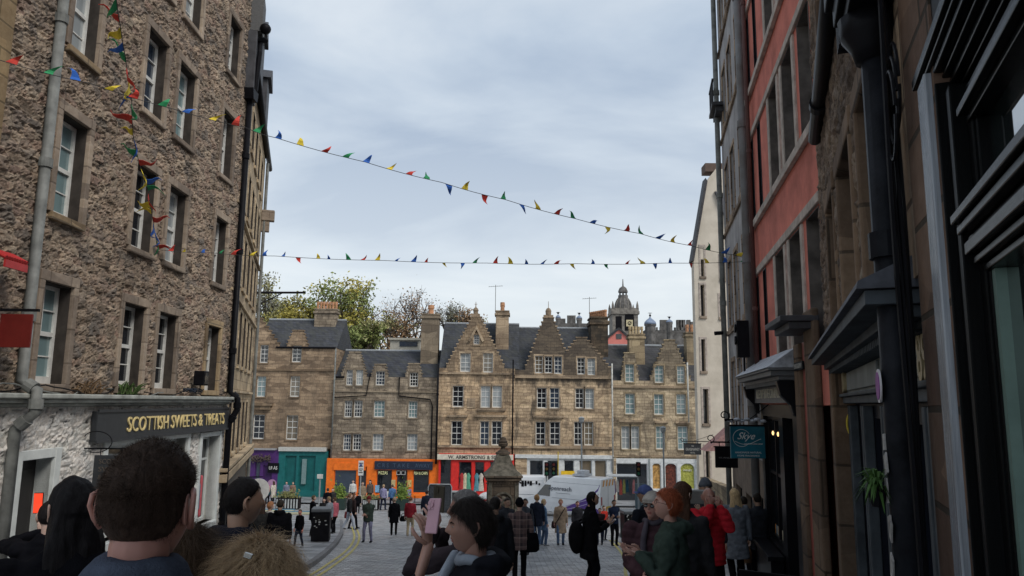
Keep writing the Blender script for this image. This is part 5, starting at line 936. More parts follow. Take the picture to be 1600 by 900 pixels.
# ---- hanging signs on the right
def hang(label, px, py, Y, w_, h_, mat, lines, lmat, reach=1.0, name='hanging_sign'):
    c = P(px, py, Y); o = empty(name, c, 0, label, 'hanging sign'); MB().box(-w_/2, -.03, -h_/2, w_/2, .03, h_/2).build('panel', mat, o, bevel=.01)
    fr_ = MB(); fr_.box(-w_/2-.02, -.04, h_/2, w_/2+.02, .04, h_/2+.03).tube([(-w_/2-.1, 0, h_/2+.12), (w_/2+reach, 0, h_/2+.12)], .018, 6).tube([(-w_*.3, 0, h_/2), (-w_*.3, 0, h_/2+.12)], .01, 5).tube([(w_*.3, 0, h_/2), (w_*.3, 0, h_/2+.12)], .01, 5)
    fr_.tube([(w_/2+reach, 0, h_/2+.45), (w_*.1, 0, h_/2+.14)], .01, 5).tube([(-w_/2-.1+.09*math.cos(t)*(1-t/9), 0, h_/2+.2+.09*math.sin(t)*(1-t/9)) for t in np.linspace(-1.5, 5, 16)], .012, 5); fr_.build('bracket', BLACK, o)
    for (b_, x, z, tw, th_, sh_) in lines: text(b_, lmat, o, tw, th_, (x, -.034, z), ext=.003, shear=sh_)
    return o
TQ = M('teal_blue_sign', (.012, .10, .15), .35, .5, 1.2, c2=(.02, .17, .24)); WLT = M('sign_white', (.6, .6, .58), .5)
sk = hang('blue square hanging candle sign with white script writing', 1168, 691, 14.4, .66, .60, TQ, [('Skye', -.03, .10, .34, .17, .5), ('THE ISLE OF SKYE CANDLE COMPANY', .10, -.03, .36, .02, 0), ('HANDMADE NATURAL', 0, -.19, .50, .032, 0), ('HOME FRAGRANCE', 0, -.25, .42, .032, 0)], WLT, .15)
fl_ = MB(); fl_.tube([(-.22+.15*math.cos(t)*1.1+.1, -.035, .08+.16*math.sin(t)) for t in np.linspace(.5, 5.6, 24)], .004, 4).tube([(-.25+.5*t, -.035, .02-.06*math.sin(t*4)) for t in np.linspace(0, 1, 14)], .004, 4); fl_.build('swash', WLT, sk)
cl = MB()
for k in range(7): cl.ell((-.3+.1*k, random.uniform(-.05, .05), .40+.03*(k % 2)), (.07, .07, .035), 8, 5)
cl.build('lead_scraps', M('pale_lead_flashing', (.36, .38, .42), .5, .4, 6, .3, 14), sk)
hang('plain black hanging sign with a faint islander logo beyond the blue sign', 1135, 715, 17.5, .52, .46, BLACK, [('ISLANDER', 0, 0, .36, .035, 0)], M('dim_letters', (.16, .16, .16), .5), .3)
hang('black rectangular hotel sign on a wrought iron bracket near the cream gable', 1082, 702, 36, .82, .50, M('sign_black', (.035, .038, .042), .45), [('THE', 0, .15, .12, .06, 0), ('GRASSMARKET', 0, .0, .66, .12, 0), ('HOTEL', 0, -.16, .22, .07, 0)], M('dull_white_letters', (.45, .45, .42), .5), .6)
# ================================================================ people
def remesh(vs, fs, voxel, smooth=6, fac=.5):
    me = bpy.data.meshes.new('tmp'); me.from_pydata(vs, [], fs); o = bpy.data.objects.new('tmp', me); COL.objects.link(o)
    r_ = o.modifiers.new('r', 'REMESH'); r_.mode = 'VOXEL'; r_.voxel_size = voxel; r_.use_smooth_shade = True
    if smooth: s = o.modifiers.new('s', 'SMOOTH'); s.factor = fac; s.iterations = smooth
    dg = bpy.context.evaluated_depsgraph_get(); m2 = bpy.data.meshes.new_from_object(o.evaluated_get(dg)); bpy.data.objects.remove(o); bpy.data.meshes.remove(me)
    n = len(m2.vertices); co = np.zeros(n*3); m2.vertices.foreach_get('co', co); fa = [tuple(p.vertices) for p in m2.polygons]; bpy.data.meshes.remove(m2); return co.reshape(-1, 3), fa
def normals(co, fa):
    n = np.zeros_like(co); F4 = np.array([f for f in fa if len(f) == 4])
    if len(F4):
        fn = np.cross(co[F4[:, 2]]-co[F4[:, 0]], co[F4[:, 3]]-co[F4[:, 1]])
        for k in range(4): np.add.at(n, F4[:, k], fn)
    l_ = np.linalg.norm(n, axis=1)[:, None]; return n/np.maximum(l_, 1e-9)
def sm(x, a, b_): t = np.clip((x-a)/(b_-a), 0, 1); return t*t*(3-2*t)
def head_dirs(nu, nv):
    V = [(0, 0, -1)]
    for j in range(1, nv):
        a = -PI/2+PI*j/nv
        for i in range(nu): t = 2*PI*i/nu; V.append((math.cos(a)*math.sin(t), math.cos(a)*math.cos(t), math.sin(a)))
    V.append((0, 0, 1)); F_ = []
    for i in range(nu): F_.append((0, 1+(i+1) % nu, 1+i))
    for j in range(nv-2):
        for i in range(nu): a = 1+j*nu+i; b_ = 1+j*nu+(i+1) % nu; F_.append((a, b_, b_+nu, a+nu))
    l_ = len(V)-1; b0 = 1+(nv-2)*nu
    for i in range(nu): F_.append((b0+i, b0+(i+1) % nu, l_))
    return np.array(V), F_
def head_surf(D, fem=False, off=0.0, featureless=False):
    x, y, z = D[:, 0], D[:, 1], D[:, 2]; yf = np.clip(y, 0, 1)
    px_, py_, pz_ = (.075+off)*x, (.096+off)*y, (.116+off)*z
    low = np.clip(-z, 0, 1); px_ = px_*(1-.34*low**1.6*(.5+.5*yf)-.10*low); py_ = np.where(y < 0, py_*(1-.42*low), py_*(1-.10*low)); py_ = py_ + .010*low
    px_ = px_*(1+.05*np.exp(-((z-.35)/.4)**2)*(y < .3))
    if not featureless:
        e = lambda a, s: np.exp(-(a/s)**2)
        nose = np.where(z > -.16, e(z+.16, .26), e(z+.16, .085))*e(x, .13+.10*np.clip(-(z-.1), 0, .3))*(y > 0); py_ = py_ + (.022 if fem else .026)*nose
        py_ = py_ - .011*e(np.abs(x)-.36, .17)*e(z-.06, .12)*(y > 0); py_ = py_ + .005*e(z-.24, .09)*e(x, .6)*(y > 0)
        eye = .0085*e(np.abs(x)-.37, .10)*e(z-.045, .055)*(y > 0); py_ = py_ + eye
        py_ = py_ + .0065*e(x, .24)*(e(z+.43, .045)+e(z+.53, .05))*(y > 0) - .004*e(z+.48, .02)*e(x, .26)*(y > 0) + .008*e(z+.80, .16)*e(x, .4)*(y > 0)
        px_ = px_ + np.sign(x)*.006*e(z+.12, .2)*e(np.abs(x)-.62, .2)*(y > 0)
    return np.stack([px_, py_, pz_], 1)
SKIN = {}
def skinm(c):
    if c in SKIN: return SKIN[c]
    m_, t, b = newmat('skin_tone'); v = objco(t); n = nnode(t, v, 14, 5, .6); n2 = nnode(t, v, 90, 3)
    t.links.new(mixc(t, n.outputs['Fac'], tuple(x*.82 for x in c), tuple(min(1, x*1.15) for x in c)), b.inputs['Base Color']); b.inputs['Roughness'].default_value = .5
    b.inputs['Subsurface Weight'].default_value = .12; b.inputs['Subsurface Radius'].default_value = (.02, .007, .004); b.inputs['Subsurface Scale'].default_value = .5; bump(t, b, n2.outputs['Fac'], .12, .002); SKIN[c] = m_; return m_
LIP = M('lip_tone', (.33, .12, .10), .45)
def hairm(c):
    k = ('hair', c)
    if k in MC: return MC[k]
    m_, t, b = newmat('hair'); v = objco(t, (60, 60, 7)); n = nnode(t, v, 1.6, 5, .7, .6)
    t.links.new(mixc(t, ramp(t, n.outputs['Fac'], .3, .7), tuple(x*.45 for x in c), tuple(min(1, x*1.6) for x in c)), b.inputs['Base Color']); b.inputs['Roughness'].default_value = .55; b.inputs['Specular IOR Level'].default_value = .2; b.inputs['IOR'].default_value = 1.3
    bump(t, b, n.outputs['Fac'], .8, .006); MC[k] = m_; return m_
def rot3(rx, ry, rz): return Matrix.Rotation(rz, 3, 'Z') @ Matrix.Rotation(ry, 3, 'Y') @ Matrix.Rotation(rx, 3, 'X')
def ik(S, T, l1, l2, pole):
    S, T = Vector(S), Vector(T); d = T-S; L_ = min(d.length, (l1+l2)*.995); u = d.normalized(); T = S+u*L_
    a = (l1*l1-l2*l2+L_*L_)/(2*L_); h_ = math.sqrt(max(0, l1*l1-a*a)); p = Vector(pole); p = (p-u*p.dot(u))
    if p.length < 1e-4: p = u.orthogonal()
    return S+u*a+p.normalized()*h_, T
def hand(wr, fd, pn, side, s=1.0, curl=.5, spread=.1):
    """wrist point, finger direction, palm normal; side +1 when the thumb lies towards (fd x pn)"""
    fd = fd.normalized(); pn = (pn-fd*pn.dot(fd)).normalized(); sd = fd.cross(pn).normalized()*side
    tb = MB(); L_ = .088*s
    def ringp(c, a, b_): return [c+sd*(a*math.cos(t))+pn*(b_*math.sin(t)) for t in np.linspace(0, 2*PI, 11)[:-1]]
    tb.loft([ringp(wr-fd*.02*s, .022*s, .017*s), ringp(wr+fd*.01*s, .026*s, .017*s), ringp(wr+fd*.05*s, .038*s, .015*s), ringp(wr+fd*L_*.9, .041*s, .013*s), ringp(wr+fd*L_*1.03, .034*s, .008*s)])
    for k in range(4):
        o_ = (1.5-k)*.0205*s; base = wr+fd*(L_*.86)+sd*o_; l_ = [.072, .080, .074, .058][k]*s; d_ = (fd+sd*(1.5-k)*spread).normalized(); p = [base]; c = curl*[.9, 1, 1.1, 1.25][k]; dd = d_
        for j, seg in enumerate((.45, .32, .23)):
            ang = c*(.55 if j == 0 else .85); dd = (dd*math.cos(ang)+pn*math.sin(ang)); pn_l = pn; p.append(p[-1]+dd*l_*seg); 
            # rotate normal progressively
            pnn = (pn-dd*pn.dot(dd)); pn_ = pnn.normalized() if pnn.length > 1e-3 else pn
        tb.tube(p, [.0095*s, .0088*s, .008*s, .0068*s], 7, round_=True)
    b0 = wr+fd*.018*s+sd*.022*s; t1 = b0+(fd*.55+sd*.75+pn*.3).normalized()*.038*s; t2 = t1+(fd*.85+sd*.3+pn*.45).normalized()*.032*s; t3 = t2+(fd*.9-sd*.05+pn*.45).normalized()*.024*s
    tb.tube([b0, t1, t2, t3], [.013*s, .0115*s, .010*s, .008*s], 7, round_=True); return tb
PEOPLE = []
def person(label, px, Y, H=1.7, yaw=0, coat=(.03, .03, .035), trousers=(.03, .035, .05), shoes=(.04, .04, .04), skin=(.52, .34, .26), hair=(.04, .03, .025), style='short', hem=.47, flare=0, sleeve=1.0, hands=None, poles=None, feet=None, hyaw=0, hpitch=0, hroll=0, hat=None, hatc=(.1, .1, .1), hood=False, scarf=None, near=False, fem=False, build=1.0, puff=0, headsc=1.0, z=None, patt=None, dz=0.0, neckh=0.0, lean=0.0, group=None, glasses=False, curls=(1, 1), coatm=None, rough=.9, armsdown=.48, skirt=False, collar=True, bare_arm=False, headz=0):
    X = P(px, 770 if Y > 4 else 850, Y).x; zg = g(Y)+dz if z is None else z
    o_loc = Vector((X, Y, zg)); rs = random.Random(hash(label) % 9999 if False else sum(map(ord, label)))
    vb = .0085 if near else .017; vc = .012 if near else (.018 if Y < 20 else .026)
    bw = build; S_ = lambda *a: Vector(a)*H
    # joints
    hipx = .052; f_ = feet or ((-.055, -.01), (.06, .03))
    knees = []; legs = []
    for i, sx_ in enumerate((-1, 1)):
        hp_ = S_(sx_*hipx, 0, .515); an = S_(f_[i][0], f_[i][1], .045 if len(f_[i]) < 3 else f_[i][2]); kn, an = ik(hp_, an, .245*H, .235*H, (sx_*.1, 1, 0)); legs.append((hp_, kn, an))
    arms = []; hd_def = [(-.15, .03, armsdown), (.15, .03, armsdown)]
    hs_ = hands or hd_def; po = poles or ((-.6, -1, -.2), (.6, -1, -.2))
    lv = lambda v: Vector((v.x, v.y+lean*max(0, v.z-.5*H), v.z))
    for i, sx_ in enumerate((-1, 1)):
        sh_ = lv(S_(sx_*.104*bw, 0, .805)); t_ = hs_[i] or hd_def[i]; el, wr = ik(sh_, S_(*t_[:3]), .172*H, .152*H, po[i]); arms.append((sh_, el, wr))
    hc = lv(S_(0, .012, 1.0)); hc.z = H-.116*headsc*H/1.72*1.02 + headz; hs0 = headsc*H/1.72*1.0
    HM = rot3(-hpitch, hroll, hyaw)
    # ---- body
    b = MB()
    def tr(c, rx, ry, n=12): c = lv(S_(*c)); return [c+Vector((rx*H*math.cos(t), ry*H*math.sin(t), 0)) for t in np.linspace(0, 2*PI, n+1)[:-1]]
    b.loft([tr((0, 0, .48), .06, .05), tr((0, 0, .54), .082, .058), tr((0, 0, .62), .07, .05), tr((0, 0, .72), .085, .058), tr((0, 0, .79), .088*bw, .05), tr((0, -.003, .825), .05, .038)])
    nk = lv(S_(0, -.004, .80)); b.tube([nk, nk+Vector((0, .002, .06*H)), hc+HM @ Vector((0, -.022*hs0, -.06*hs0))], [.036*H, .029*H*headsc, .031*H*headsc], 12, round_=True)
    for hp_, kn, an in legs: b.tube([hp_, kn, an], [.046*H, .031*H, .021*H], 10, round_=True)
    for sh_, el, wr in arms: b.tube([sh_, el, wr], [.027*H, .022*H, .0155*H], 10, round_=True)
    vs, fs = remesh(b.v, b.f, vb, 3)
    full = MB(); full.add([tuple(v) for v in vs], fs)
    nu, nv = (72, 56) if near else (32, 26)
    D, F_ = head_dirs(nu, nv); hv = head_surf(D, fem)*hs0
    hp3 = [tuple(hc+HM @ Vector(v)) for v in hv]
    base_i = len(full.v); full.add(hp3, F_)
    for q, f in enumerate(F_):
        d_ = D[list(f)].mean(0)
        if d_[1] > .6 and abs(d_[0]) < .27 and -.58 < d_[2] < -.39: full.mi[len(fs)+q] = 1
    for sx_ in (-1, 1):                                             # ears: rim, bowl and lobe
        e_ = MB(); k = hs0; outer = [Vector((sx_*(.074+.016*math.sin(min(t, PI))*.9), -.012-.016*math.cos(t), .0+.034*math.sin(t)*1.0)) for t in np.linspace(0, 2*PI, 13)[:-1]]
        rim = [Vector((sx_*.0755, -.004, -.026)), Vector((sx_*.082, -.008, -.032)), Vector((sx_*.087, -.022, -.016)), Vector((sx_*.092, -.032, .008)), Vector((sx_*.091, -.028, .026)), Vector((sx_*.084, -.012, .033)), Vector((sx_*.076, .003, .024))]
        e_.tube([v*k for v in rim], [.005*k, .0075*k, .0055*k, .005*k, .005*k, .0055*k, .004*k], 7, round_=True)
        e_.loft([[(Vector((sx_*(.070+.013*u_), -.012-.016*u_+.017*(1-.3*u_)*math.cos(t), .0+.029*math.sin(t)))*k) for t in np.linspace(0, 2*PI, 15)[:-1]] for u_ in (0, .5, .9)])
        full.add([tuple(hc+HM @ Vector(v)) for v in e_.v], e_.f)
    for i, (sh_, el, wr) in enumerate(arms):
        t_ = hs_[i] or hd_def[i]; fd = (wr-el).normalized(); side = 1
        if len(t_) > 3: fd = Vector(t_[3]).normalized()
        pn = Vector(t_[4]) if len(t_) > 4 else Vector((-1 if i == 1 else 1, .1, 0))
        if (fd.cross(pn)).length < 1e-3: pn = Vector((0, 1, 0))
        # thumb side: forwards for a hanging arm
        pnn = (pn-fd*pn.dot(fd)).normalized(); sdv = fd.cross(pnn); want = Vector(t_[5]) if len(t_) > 5 else Vector((0, 1, .2)); side = 1 if sdv.dot(want) > 0 else -1
        h_ = hand(wr+fd*.005, fd, pn, side, H/1.72*(1.0 if not fem else .93), curls[i]*.5 if isinstance(curls, tuple) else .5); full.add(h_.v, h_.f)
    body = full.build('person', [skinm(skin), LIP], None, o_loc, (0, 0, yaw), smooth=True); tag(body, label, 'person', group)
    PEOPLE.append(body)
    if style == 'headonly': return body
    # eyes
    if not (abs(math.atan2(math.sin(yaw+hyaw), math.cos(yaw+hyaw))) < 1.0):
        for sx_ in (-1, 1):
            d_ = Vector((sx_*.37, .93, .045)); p_ = Vector((sx_*.0275, .0815+.002, .0055))*hs0
            e_ = MB(); e_.ell(p_+Vector((0, -.0025*hs0, 0)), (.0115*hs0, .005*hs0, .0042*hs0), 12, 7); e_.v = [tuple(hc+HM @ Vector(v)) for v in e_.v]; e_.build('eye', M('eye_white', (.42, .38, .35), .25) if near else M('eye_dark', (.04, .03, .025), .3), body, smooth=True)
            if near:
                e_ = MB(); e_.ell(p_+Vector((0, .0005*hs0, 0)), (.0045*hs0, .003*hs0, .004*hs0), 10, 7); e_.v = [tuple(hc+HM @ Vector(v)) for v in e_.v]; e_.build('iris', M('eye_dark', (.04, .03, .025), .3), body)
            e_ = MB(); e_.tube([Vector((sx_*.014, .094, .020))*hs0, Vector((sx_*.03, .0905, .0265))*hs0, Vector((sx_*.046, .078, .020))*hs0], [.0026*hs0, .003*hs0, .0014*hs0], 6); e_.v = [tuple(hc+HM @ Vector(v)) for v in e_.v]; e_.build('eyebrow', hairm(tuple(x*.8 for x in hair)), body)
    if glasses:
        gl_ = MB()
        for sx_ in (-1, 1):
            gl_.tube([Vector((sx_*.033+.021*math.cos(t), .101-.012*abs(math.cos(t)+sx_)/2, .003+.016*math.sin(t)))*hs0 for t in np.linspace(0, 2*PI, 15)], .0016*hs0, 5)
            gl_.tube([Vector((sx_*.054, .092, .006))*hs0, Vector((sx_*.079, .06, .010))*hs0, Vector((sx_*.08, -.01, .008))*hs0], .0015*hs0, 5)
        gl_.tube([Vector((-.012, .103, .004))*hs0, Vector((.012, .103, .004))*hs0], .0016*hs0, 5); gl_.v = [tuple(hc+HM @ Vector(v)) for v in gl_.v]; gl_.build('glasses', BLACK, body)
    # ---- hair
    if style != 'bald':
        nu2, nv2 = (96, 72) if near else (36, 28)
        D2, F2_ = head_dirs(nu2, nv2); base = head_surf(D2, fem, 0, True); x, y, z_ = D2.T
        thr = np.interp(y, [-1, -.5, -.1, .25, .6, 1], {'short': [-.52, -.48, .12, .30, .50, .60], 'fade': [-.60, -.52, .04, .30, .50, .60]}.get(style, [-.8, -.75, -.25, .15, .42, .56]))
        m_ = sm(z_-thr, 0, .22); th_ = {'short': .013, 'fade': .009, 'curly': .020, 'bob': .018}.get(style, .017)
        nn = np.array([noise.noise(Vector(d)*7)*.5+noise.noise(Vector(d)*17)*.25 for d in D2]); rr = 1+0*nn
        th = th_*(1+.35*nn*(2.0 if style == 'curly' else 1)); 
        if style == 'fade': th = th*(.25+.75*sm(z_, .0, .6))+.001
        if style == 'short': th = th*(.55+.45*sm(z_, -.1, .5))
        off_ = -.006+(th+.006)*m_; P2 = (base+D2*off_[:, None])*hs0
        P2 = [tuple(hc+HM @ Vector(v)) for v in P2]; hm_ = MB(); hm_.add(P2, F2_)
        if style in ('long', 'longback', 'ponytail', 'bun'):
            k = hs0
            if style == 'bun': hm_.ell(hc+HM @ (Vector((0, -.11, .02))*k), (.042*k, .038*k, .042*k), 12, 9)
            elif style == 'ponytail': hm_.tube([hc+HM @ (Vector((0, -.09, .05))*k), hc+HM @ (Vector((0, -.135, .0))*k), hc+HM @ (Vector((0, -.13, -.12))*k), hc+HM @ (Vector((0, -.12, -.22))*k)], [.022*k, .034*k, .03*k, .008*k], 9, round_=True)
            else:
                L_ = .30 if style == 'long' else .42
                rg = []
                for q, (yy, zz, rx, ry) in enumerate(((-.035, .02, .085, .065), (-.045, -.06, .095, .062), (-.06, -.13, .108, .055), (-.075, -.13-(L_-.13)*.5, .115, .045), (-.085, -L_, .095, .028))):
                    rg.append([hc+Vector((0, 0, 0))+(HM @ (Vector((rx*math.cos(t)*(1+.10*math.sin(5*t+q)), yy+ry*math.sin(t)*(1+.12*math.sin(7*t+q*2)), zz))*k)) for t in np.linspace(0, 2*PI, 25)[:-1]])
                hm_.loft(rg)
        hv2, hf2 = remesh(hm_.v, hm_.f, .006 if near else .012, 2) if style in ('long', 'longback', 'ponytail', 'bun') else (np.array(hm_.v), hm_.f)
        n_ = normals(hv2, hf2)
        if style in ('long', 'longback', 'curly'):
            d_ = np.array([noise.noise(Vector((v[0]*38, v[1]*38, v[2]*9)))*.006+noise.noise(Vector((v[0]*14, v[1]*14, v[2]*5)))*.007 for v in hv2]); hv2 = hv2+n_*d_[:, None]
        h2 = MB(); h2.add([tuple(v) for v in hv2], hf2); h2.build('hair', hairm(tuple(hair)), body, smooth=True)
    if hat:
        D3, F3 = head_dirs(40, 30); hb_ = head_surf(D3, fem, 0, True); z_ = D3[:, 2]; m_ = sm(z_-np.interp(D3[:, 1], [-1, 0, 1], [-.05, .1, .28]), 0, .12); th = .026+.004*np.sin(40*np.arctan2(D3[:, 0], D3[:, 1]))*(hat == 'beanie')
        P3 = (hb_+D3*(-.006+(th+.006)*m_)[:, None]); P3[:, 2] += .02*sm(z_, .3, 1)*(hat == 'beanie'); P3 *= hs0; hm_ = MB(); hm_.add([tuple(hc+HM @ Vector(v)) for v in P3], F3)
        ho = hm_.build('hat', cloth(hatc), body, smooth=True)
        if hat == 'cap':
            br_ = MB(); br_.loft([[hc+HM @ (Vector((x_*.075, .075+.07*(1-x_*x_)*t_+.02, .045-.012*t_-.012*x_*x_+dz_))*hs0) for x_ in np.linspace(-1, 1, 11) ] + [hc+HM @ (Vector((x_*.075, .06, .045-.012*x_*x_+dz_))*hs0) for x_ in np.linspace(1, -1, 11)] for t_, dz_ in ((1, 0), (1, .005))]); br_.build('peak', cloth(hatc), ho)
    # ---- trousers
    t_ = MB(); lw = .052 if not skirt else .05
    t_.loft([tr((0, 0, .60), .082*bw, .06), tr((0, 0, .55), .094*bw, .066), tr((0, -.003, .50), .098*bw, .066), tr((0, 0, .465), .085*bw, .055)])
    for hp_, kn, an in legs: t_.tube([hp_+Vector((0, 0, -.01*H)), hp_.lerp(kn, .5)+Vector((0, .004, 0)), kn, kn.lerp(an, .6)+Vector((0, -.01, 0)), an+Vector((0, 0, -.008*H))], [.056*H, .050*H, .040*H, .036*H, .033*H], 12, round_=True)
    tv, tf = remesh(t_.v, t_.f, vc, 5); n_ = normals(tv, tf); d_ = np.array([noise.noise(Vector((v[0]*14, v[1]*14, v[2]*22)))*.006 for v in tv]); tv = tv+n_*d_[:, None]
    q = MB(); q.add([tuple(v) for v in tv], tf); q.build('trousers', cloth(trousers), body, smooth=True)
    for hp_, kn, an in legs:
        s_ = MB(); a = an; s_.loft([[a+Vector((w_*H*math.cos(t), y_*H+.012*H*math.sin(t)*0, zz*H+hh*H*math.sin(t))) for t in np.linspace(0, 2*PI, 11)[:-1]] for y_, w_, zz, hh in ((-.034, .012, -.022, .018), (-.022, .022, -.018, .024), (.02, .024, -.018, .024), (.06, .029, -.028, .016), (.088, .024, -.032, .012), (.098, .010, -.034, .006))]); s_.build('shoe', cloth(shoes, .6), body, smooth=True)
    # ---- coat
    c_ = MB(); hemz = hem; fl = flare; puf = .010*(puff > 0)
    rings = []
    zs_ = [hemz] + [z_ for z_ in (.46, .52, .60, .68, .75) if z_ > hemz+.03]
    for z_ in zs_:
        rx = np.interp(z_, [.25, .47, .54, .62, .72, .78], [.115, .108, .108, .098, .112, .115])*(1+puf*4)*bw; ry = np.interp(z_, [.25, .47, .54, .62, .72, .78], [.085, .078, .076, .072, .078, .074])*(1+puf*8)*(.5+.5*bw)
        k = 1+fl*max(0, .6-z_)*2; rings.append(tr((0, 0, z_), rx*k, ry*k, 20))
    rings += [tr((0, 0, .79), .112*bw, .068, 20), tr((0, -.004, .825), .078*bw, .052, 20), tr((0, -.006, .852+neckh), .046, .044, 20), tr((0, -.006, .862+neckh), .040, .040, 20)]
    c_.loft(rings)
    sr_ = .9 if not puff else 1.2
    for sh_, el, wr in arms:
        w_ = el.lerp(wr, sleeve*.97) if sleeve < 1 else wr.lerp(el, .04)
        mid = sh_.lerp(el, .5); cvs = [sh_+Vector((0, 0, -.006*H)), mid, el, el.lerp(w_, .5), w_]; c_.tube(cvs, [.044*H*sr_, .040*H*sr_, .036*H*sr_, .032*H*sr_, .027*H*sr_], 14, round_=True)
    if hood == 'down':
        hh = lv(S_(0, -.05, .845)); c_.tube([lv(S_(-.062, .0, .85)), lv(S_(-.052, -.045, .848)), lv(S_(0, -.072, .835)), lv(S_(.052, -.045, .848)), lv(S_(.062, .0, .85))], [.014*H, .026*H, .032*H, .026*H, .014*H], 12, round_=True)
    cv, cf = remesh(c_.v, c_.f, vc, 4 if near else 5); n_ = normals(cv, cf); amp = .012 if Y > 8 else .017
    d_ = np.array([noise.noise(Vector((v[0]*9, v[1]*9, v[2]*13)))*amp+noise.noise(Vector((v[0]*24, v[1]*24, v[2]*30+5)))*amp*.45 for v in cv])
    if puff: d_ = d_*.5+.009*np.abs(np.sin(cv[:, 2]*PI/.075))-.004
    cv = cv+n_*d_[:, None]; q = MB(); q.add([tuple(v) for v in cv], cf); co = q.build('coat', coatm or cloth(coat, rough), body, smooth=True)
    if hood == 'up':
        D3, F3 = head_dirs(40, 30); hb_ = head_surf(D3, False, .028, True); hb_ = hb_*np.where(D3[:, 1:2] > .72, .8, 1.0); hv3 = [tuple(hc+HM @ (Vector(v)*hs0)) for v in hb_]
        q = MB(); q.add(hv3, F3); q.tube([hc+Vector((0, -.02, -.08))*hs0, lv(S_(0, -.01, .82))], [.08*hs0, .075*H], 14, round_=True); v3, f3 = remesh(q.v, q.f, .012, 4); q = MB(); q.add([tuple(v) for v in v3], f3); q.build('hood', cloth(coat), co, smooth=True)
    if scarf:
        q = MB(); q.tube([lv(S_(.046*math.cos(t), .042*math.sin(t)-.002, .852+neckh+.006*math.sin(3*t))) for t in np.linspace(-PI/2, 1.5*PI, 15)], .014*H, 10); q.tube([lv(S_(.03, .05, .855)), lv(S_(.045, .088, .78)), lv(S_(.05, .09, .66))], [.014*H, .017*H, .018*H], 8, round_=True); q.build('scarf', cloth(scarf), co, smooth=True)
    return body
def strands(body_o, H, Y, hc, hs0, HM, n, length, curl, width, mat, seed, thr_kind, down=1.0, off0=.010):
    """thousands of fine hair ribbons over an existing hair cap"""
    R_ = np.random.RandomState(seed); D = R_.normal(0, 1, (n*2, 3)); D /= np.linalg.norm(D, axis=1)[:, None]
    thr = np.interp(D[:, 1], [-1, -.5, -.1, .25, .6, 1], thr_kind); D = D[D[:, 2] > thr+.04][:n]; n = len(D)
    P0 = head_surf(D, False, 0, True)+D*off0; K = 4 if length < .03 else 7; V = []; 
    tang = np.stack([D[:, 0]*D[:, 2], D[:, 1]*D[:, 2]-.25, D[:, 2]**2-1], 1); tang /= np.maximum(np.linalg.norm(tang, axis=1)[:, None], .05)
    rnd = R_.normal(0, 1, (n, 3)); ph = R_.uniform(0, 6.28, n); L_ = length*R_.uniform(.5, 1.2, n)
    cl = np.array([noise.noise_vector(Vector(d)*4)[:] for d in D])
    pos = P0.copy(); side = np.cross(D, rnd); side /= np.linalg.norm(side, axis=1)[:, None]; pts = [pos.copy()]
    for k in range(1, K):
        t = k/(K-1); dirv = D*(1-down*t**.5*.9)*.55+tang*down*t**.6+rnd*.13+cl*.5*curl; dirv += curl*.6*np.stack([np.sin(ph+t*5), np.cos(ph*1.3+t*4), np.sin(ph*2+t*5)*.5], 1)
        dirv /= np.linalg.norm(dirv, axis=1)[:, None]; pos = pos+dirv*(L_/(K-1))[:, None]; pts.append(pos.copy())
    vs = []
    for k, p in enumerate(pts): w_ = width*(1-.8*k/(K-1)); vs += [p-side*w_, p+side*w_]
    A = np.stack(vs, 1).reshape(-1, 3)*hs0; A = A @ np.array(HM).T + np.array(hc); F_ = []
    for i in range(n):
        b_ = i*2*K
        for k in range(K-1): F_.append((b_+2*k, b_+2*k+1, b_+2*k+3, b_+2*k+2))
    me = bpy.data.meshes.new('hair_strands'); me.from_pydata(A.tolist(), [], F_); me.materials.append(mat); link('hair_strands', me, body_o)
def hgeom(H, headsc=1.0, headz=0, lean=0, hp=0, hr=0, hy=0):
    hc = Vector((0, .012*H+lean*.5*H, 0)); hc.z = H-.116*headsc*H/1.72*1.02+headz; return hc, headsc*H/1.72, rot3(-hp, hr, hy)
FACE = PI
def box_thing(name, cat, label, loc, rot, dims, mat, bevel=.01, extra=None):
    o = empty(name, loc, 0, label, cat); o.rotation_euler = rot; w_, d_, h_ = dims; MB().box(-w_/2, -d_/2, -h_/2, w_/2, d_/2, h_/2).build('body', mat, o, bevel=bevel)
    if extra: extra(o)
    return o
def phone(label, loc, rot, mat, size=(.078, .010, .158)):
    def ex(o):
        w_, d_, h_ = size; MB().box(-w_*.46, d_*.5, -h_*.47, w_*.46, d_*.5+.001, h_*.47).build('screen', BLACK, o)
        c = MB(); c.box(-w_*.42, -d_*.5-.003, h_*.18, -w_*.02, -d_*.5, h_*.44)
        for a, b_ in ((-.31, .36), (-.31, .24), (-.13, .30)): c.tube([(w_*a, -d_*.5-.006, h_*b_), (w_*a, -d_*.5-.003, h_*b_)], .010, 10)
        c.build('camera_bump', mat if mat is not BLACK else IRON, o)
    return box_thing('phone', 'phone', label, loc, rot, size, mat, .006, ex)
def wpt(p, v): """world point of a local point on a person"""; return p.location+Matrix.Rotation(p.rotation_euler[2], 3, 'Z') @ Vector(v)
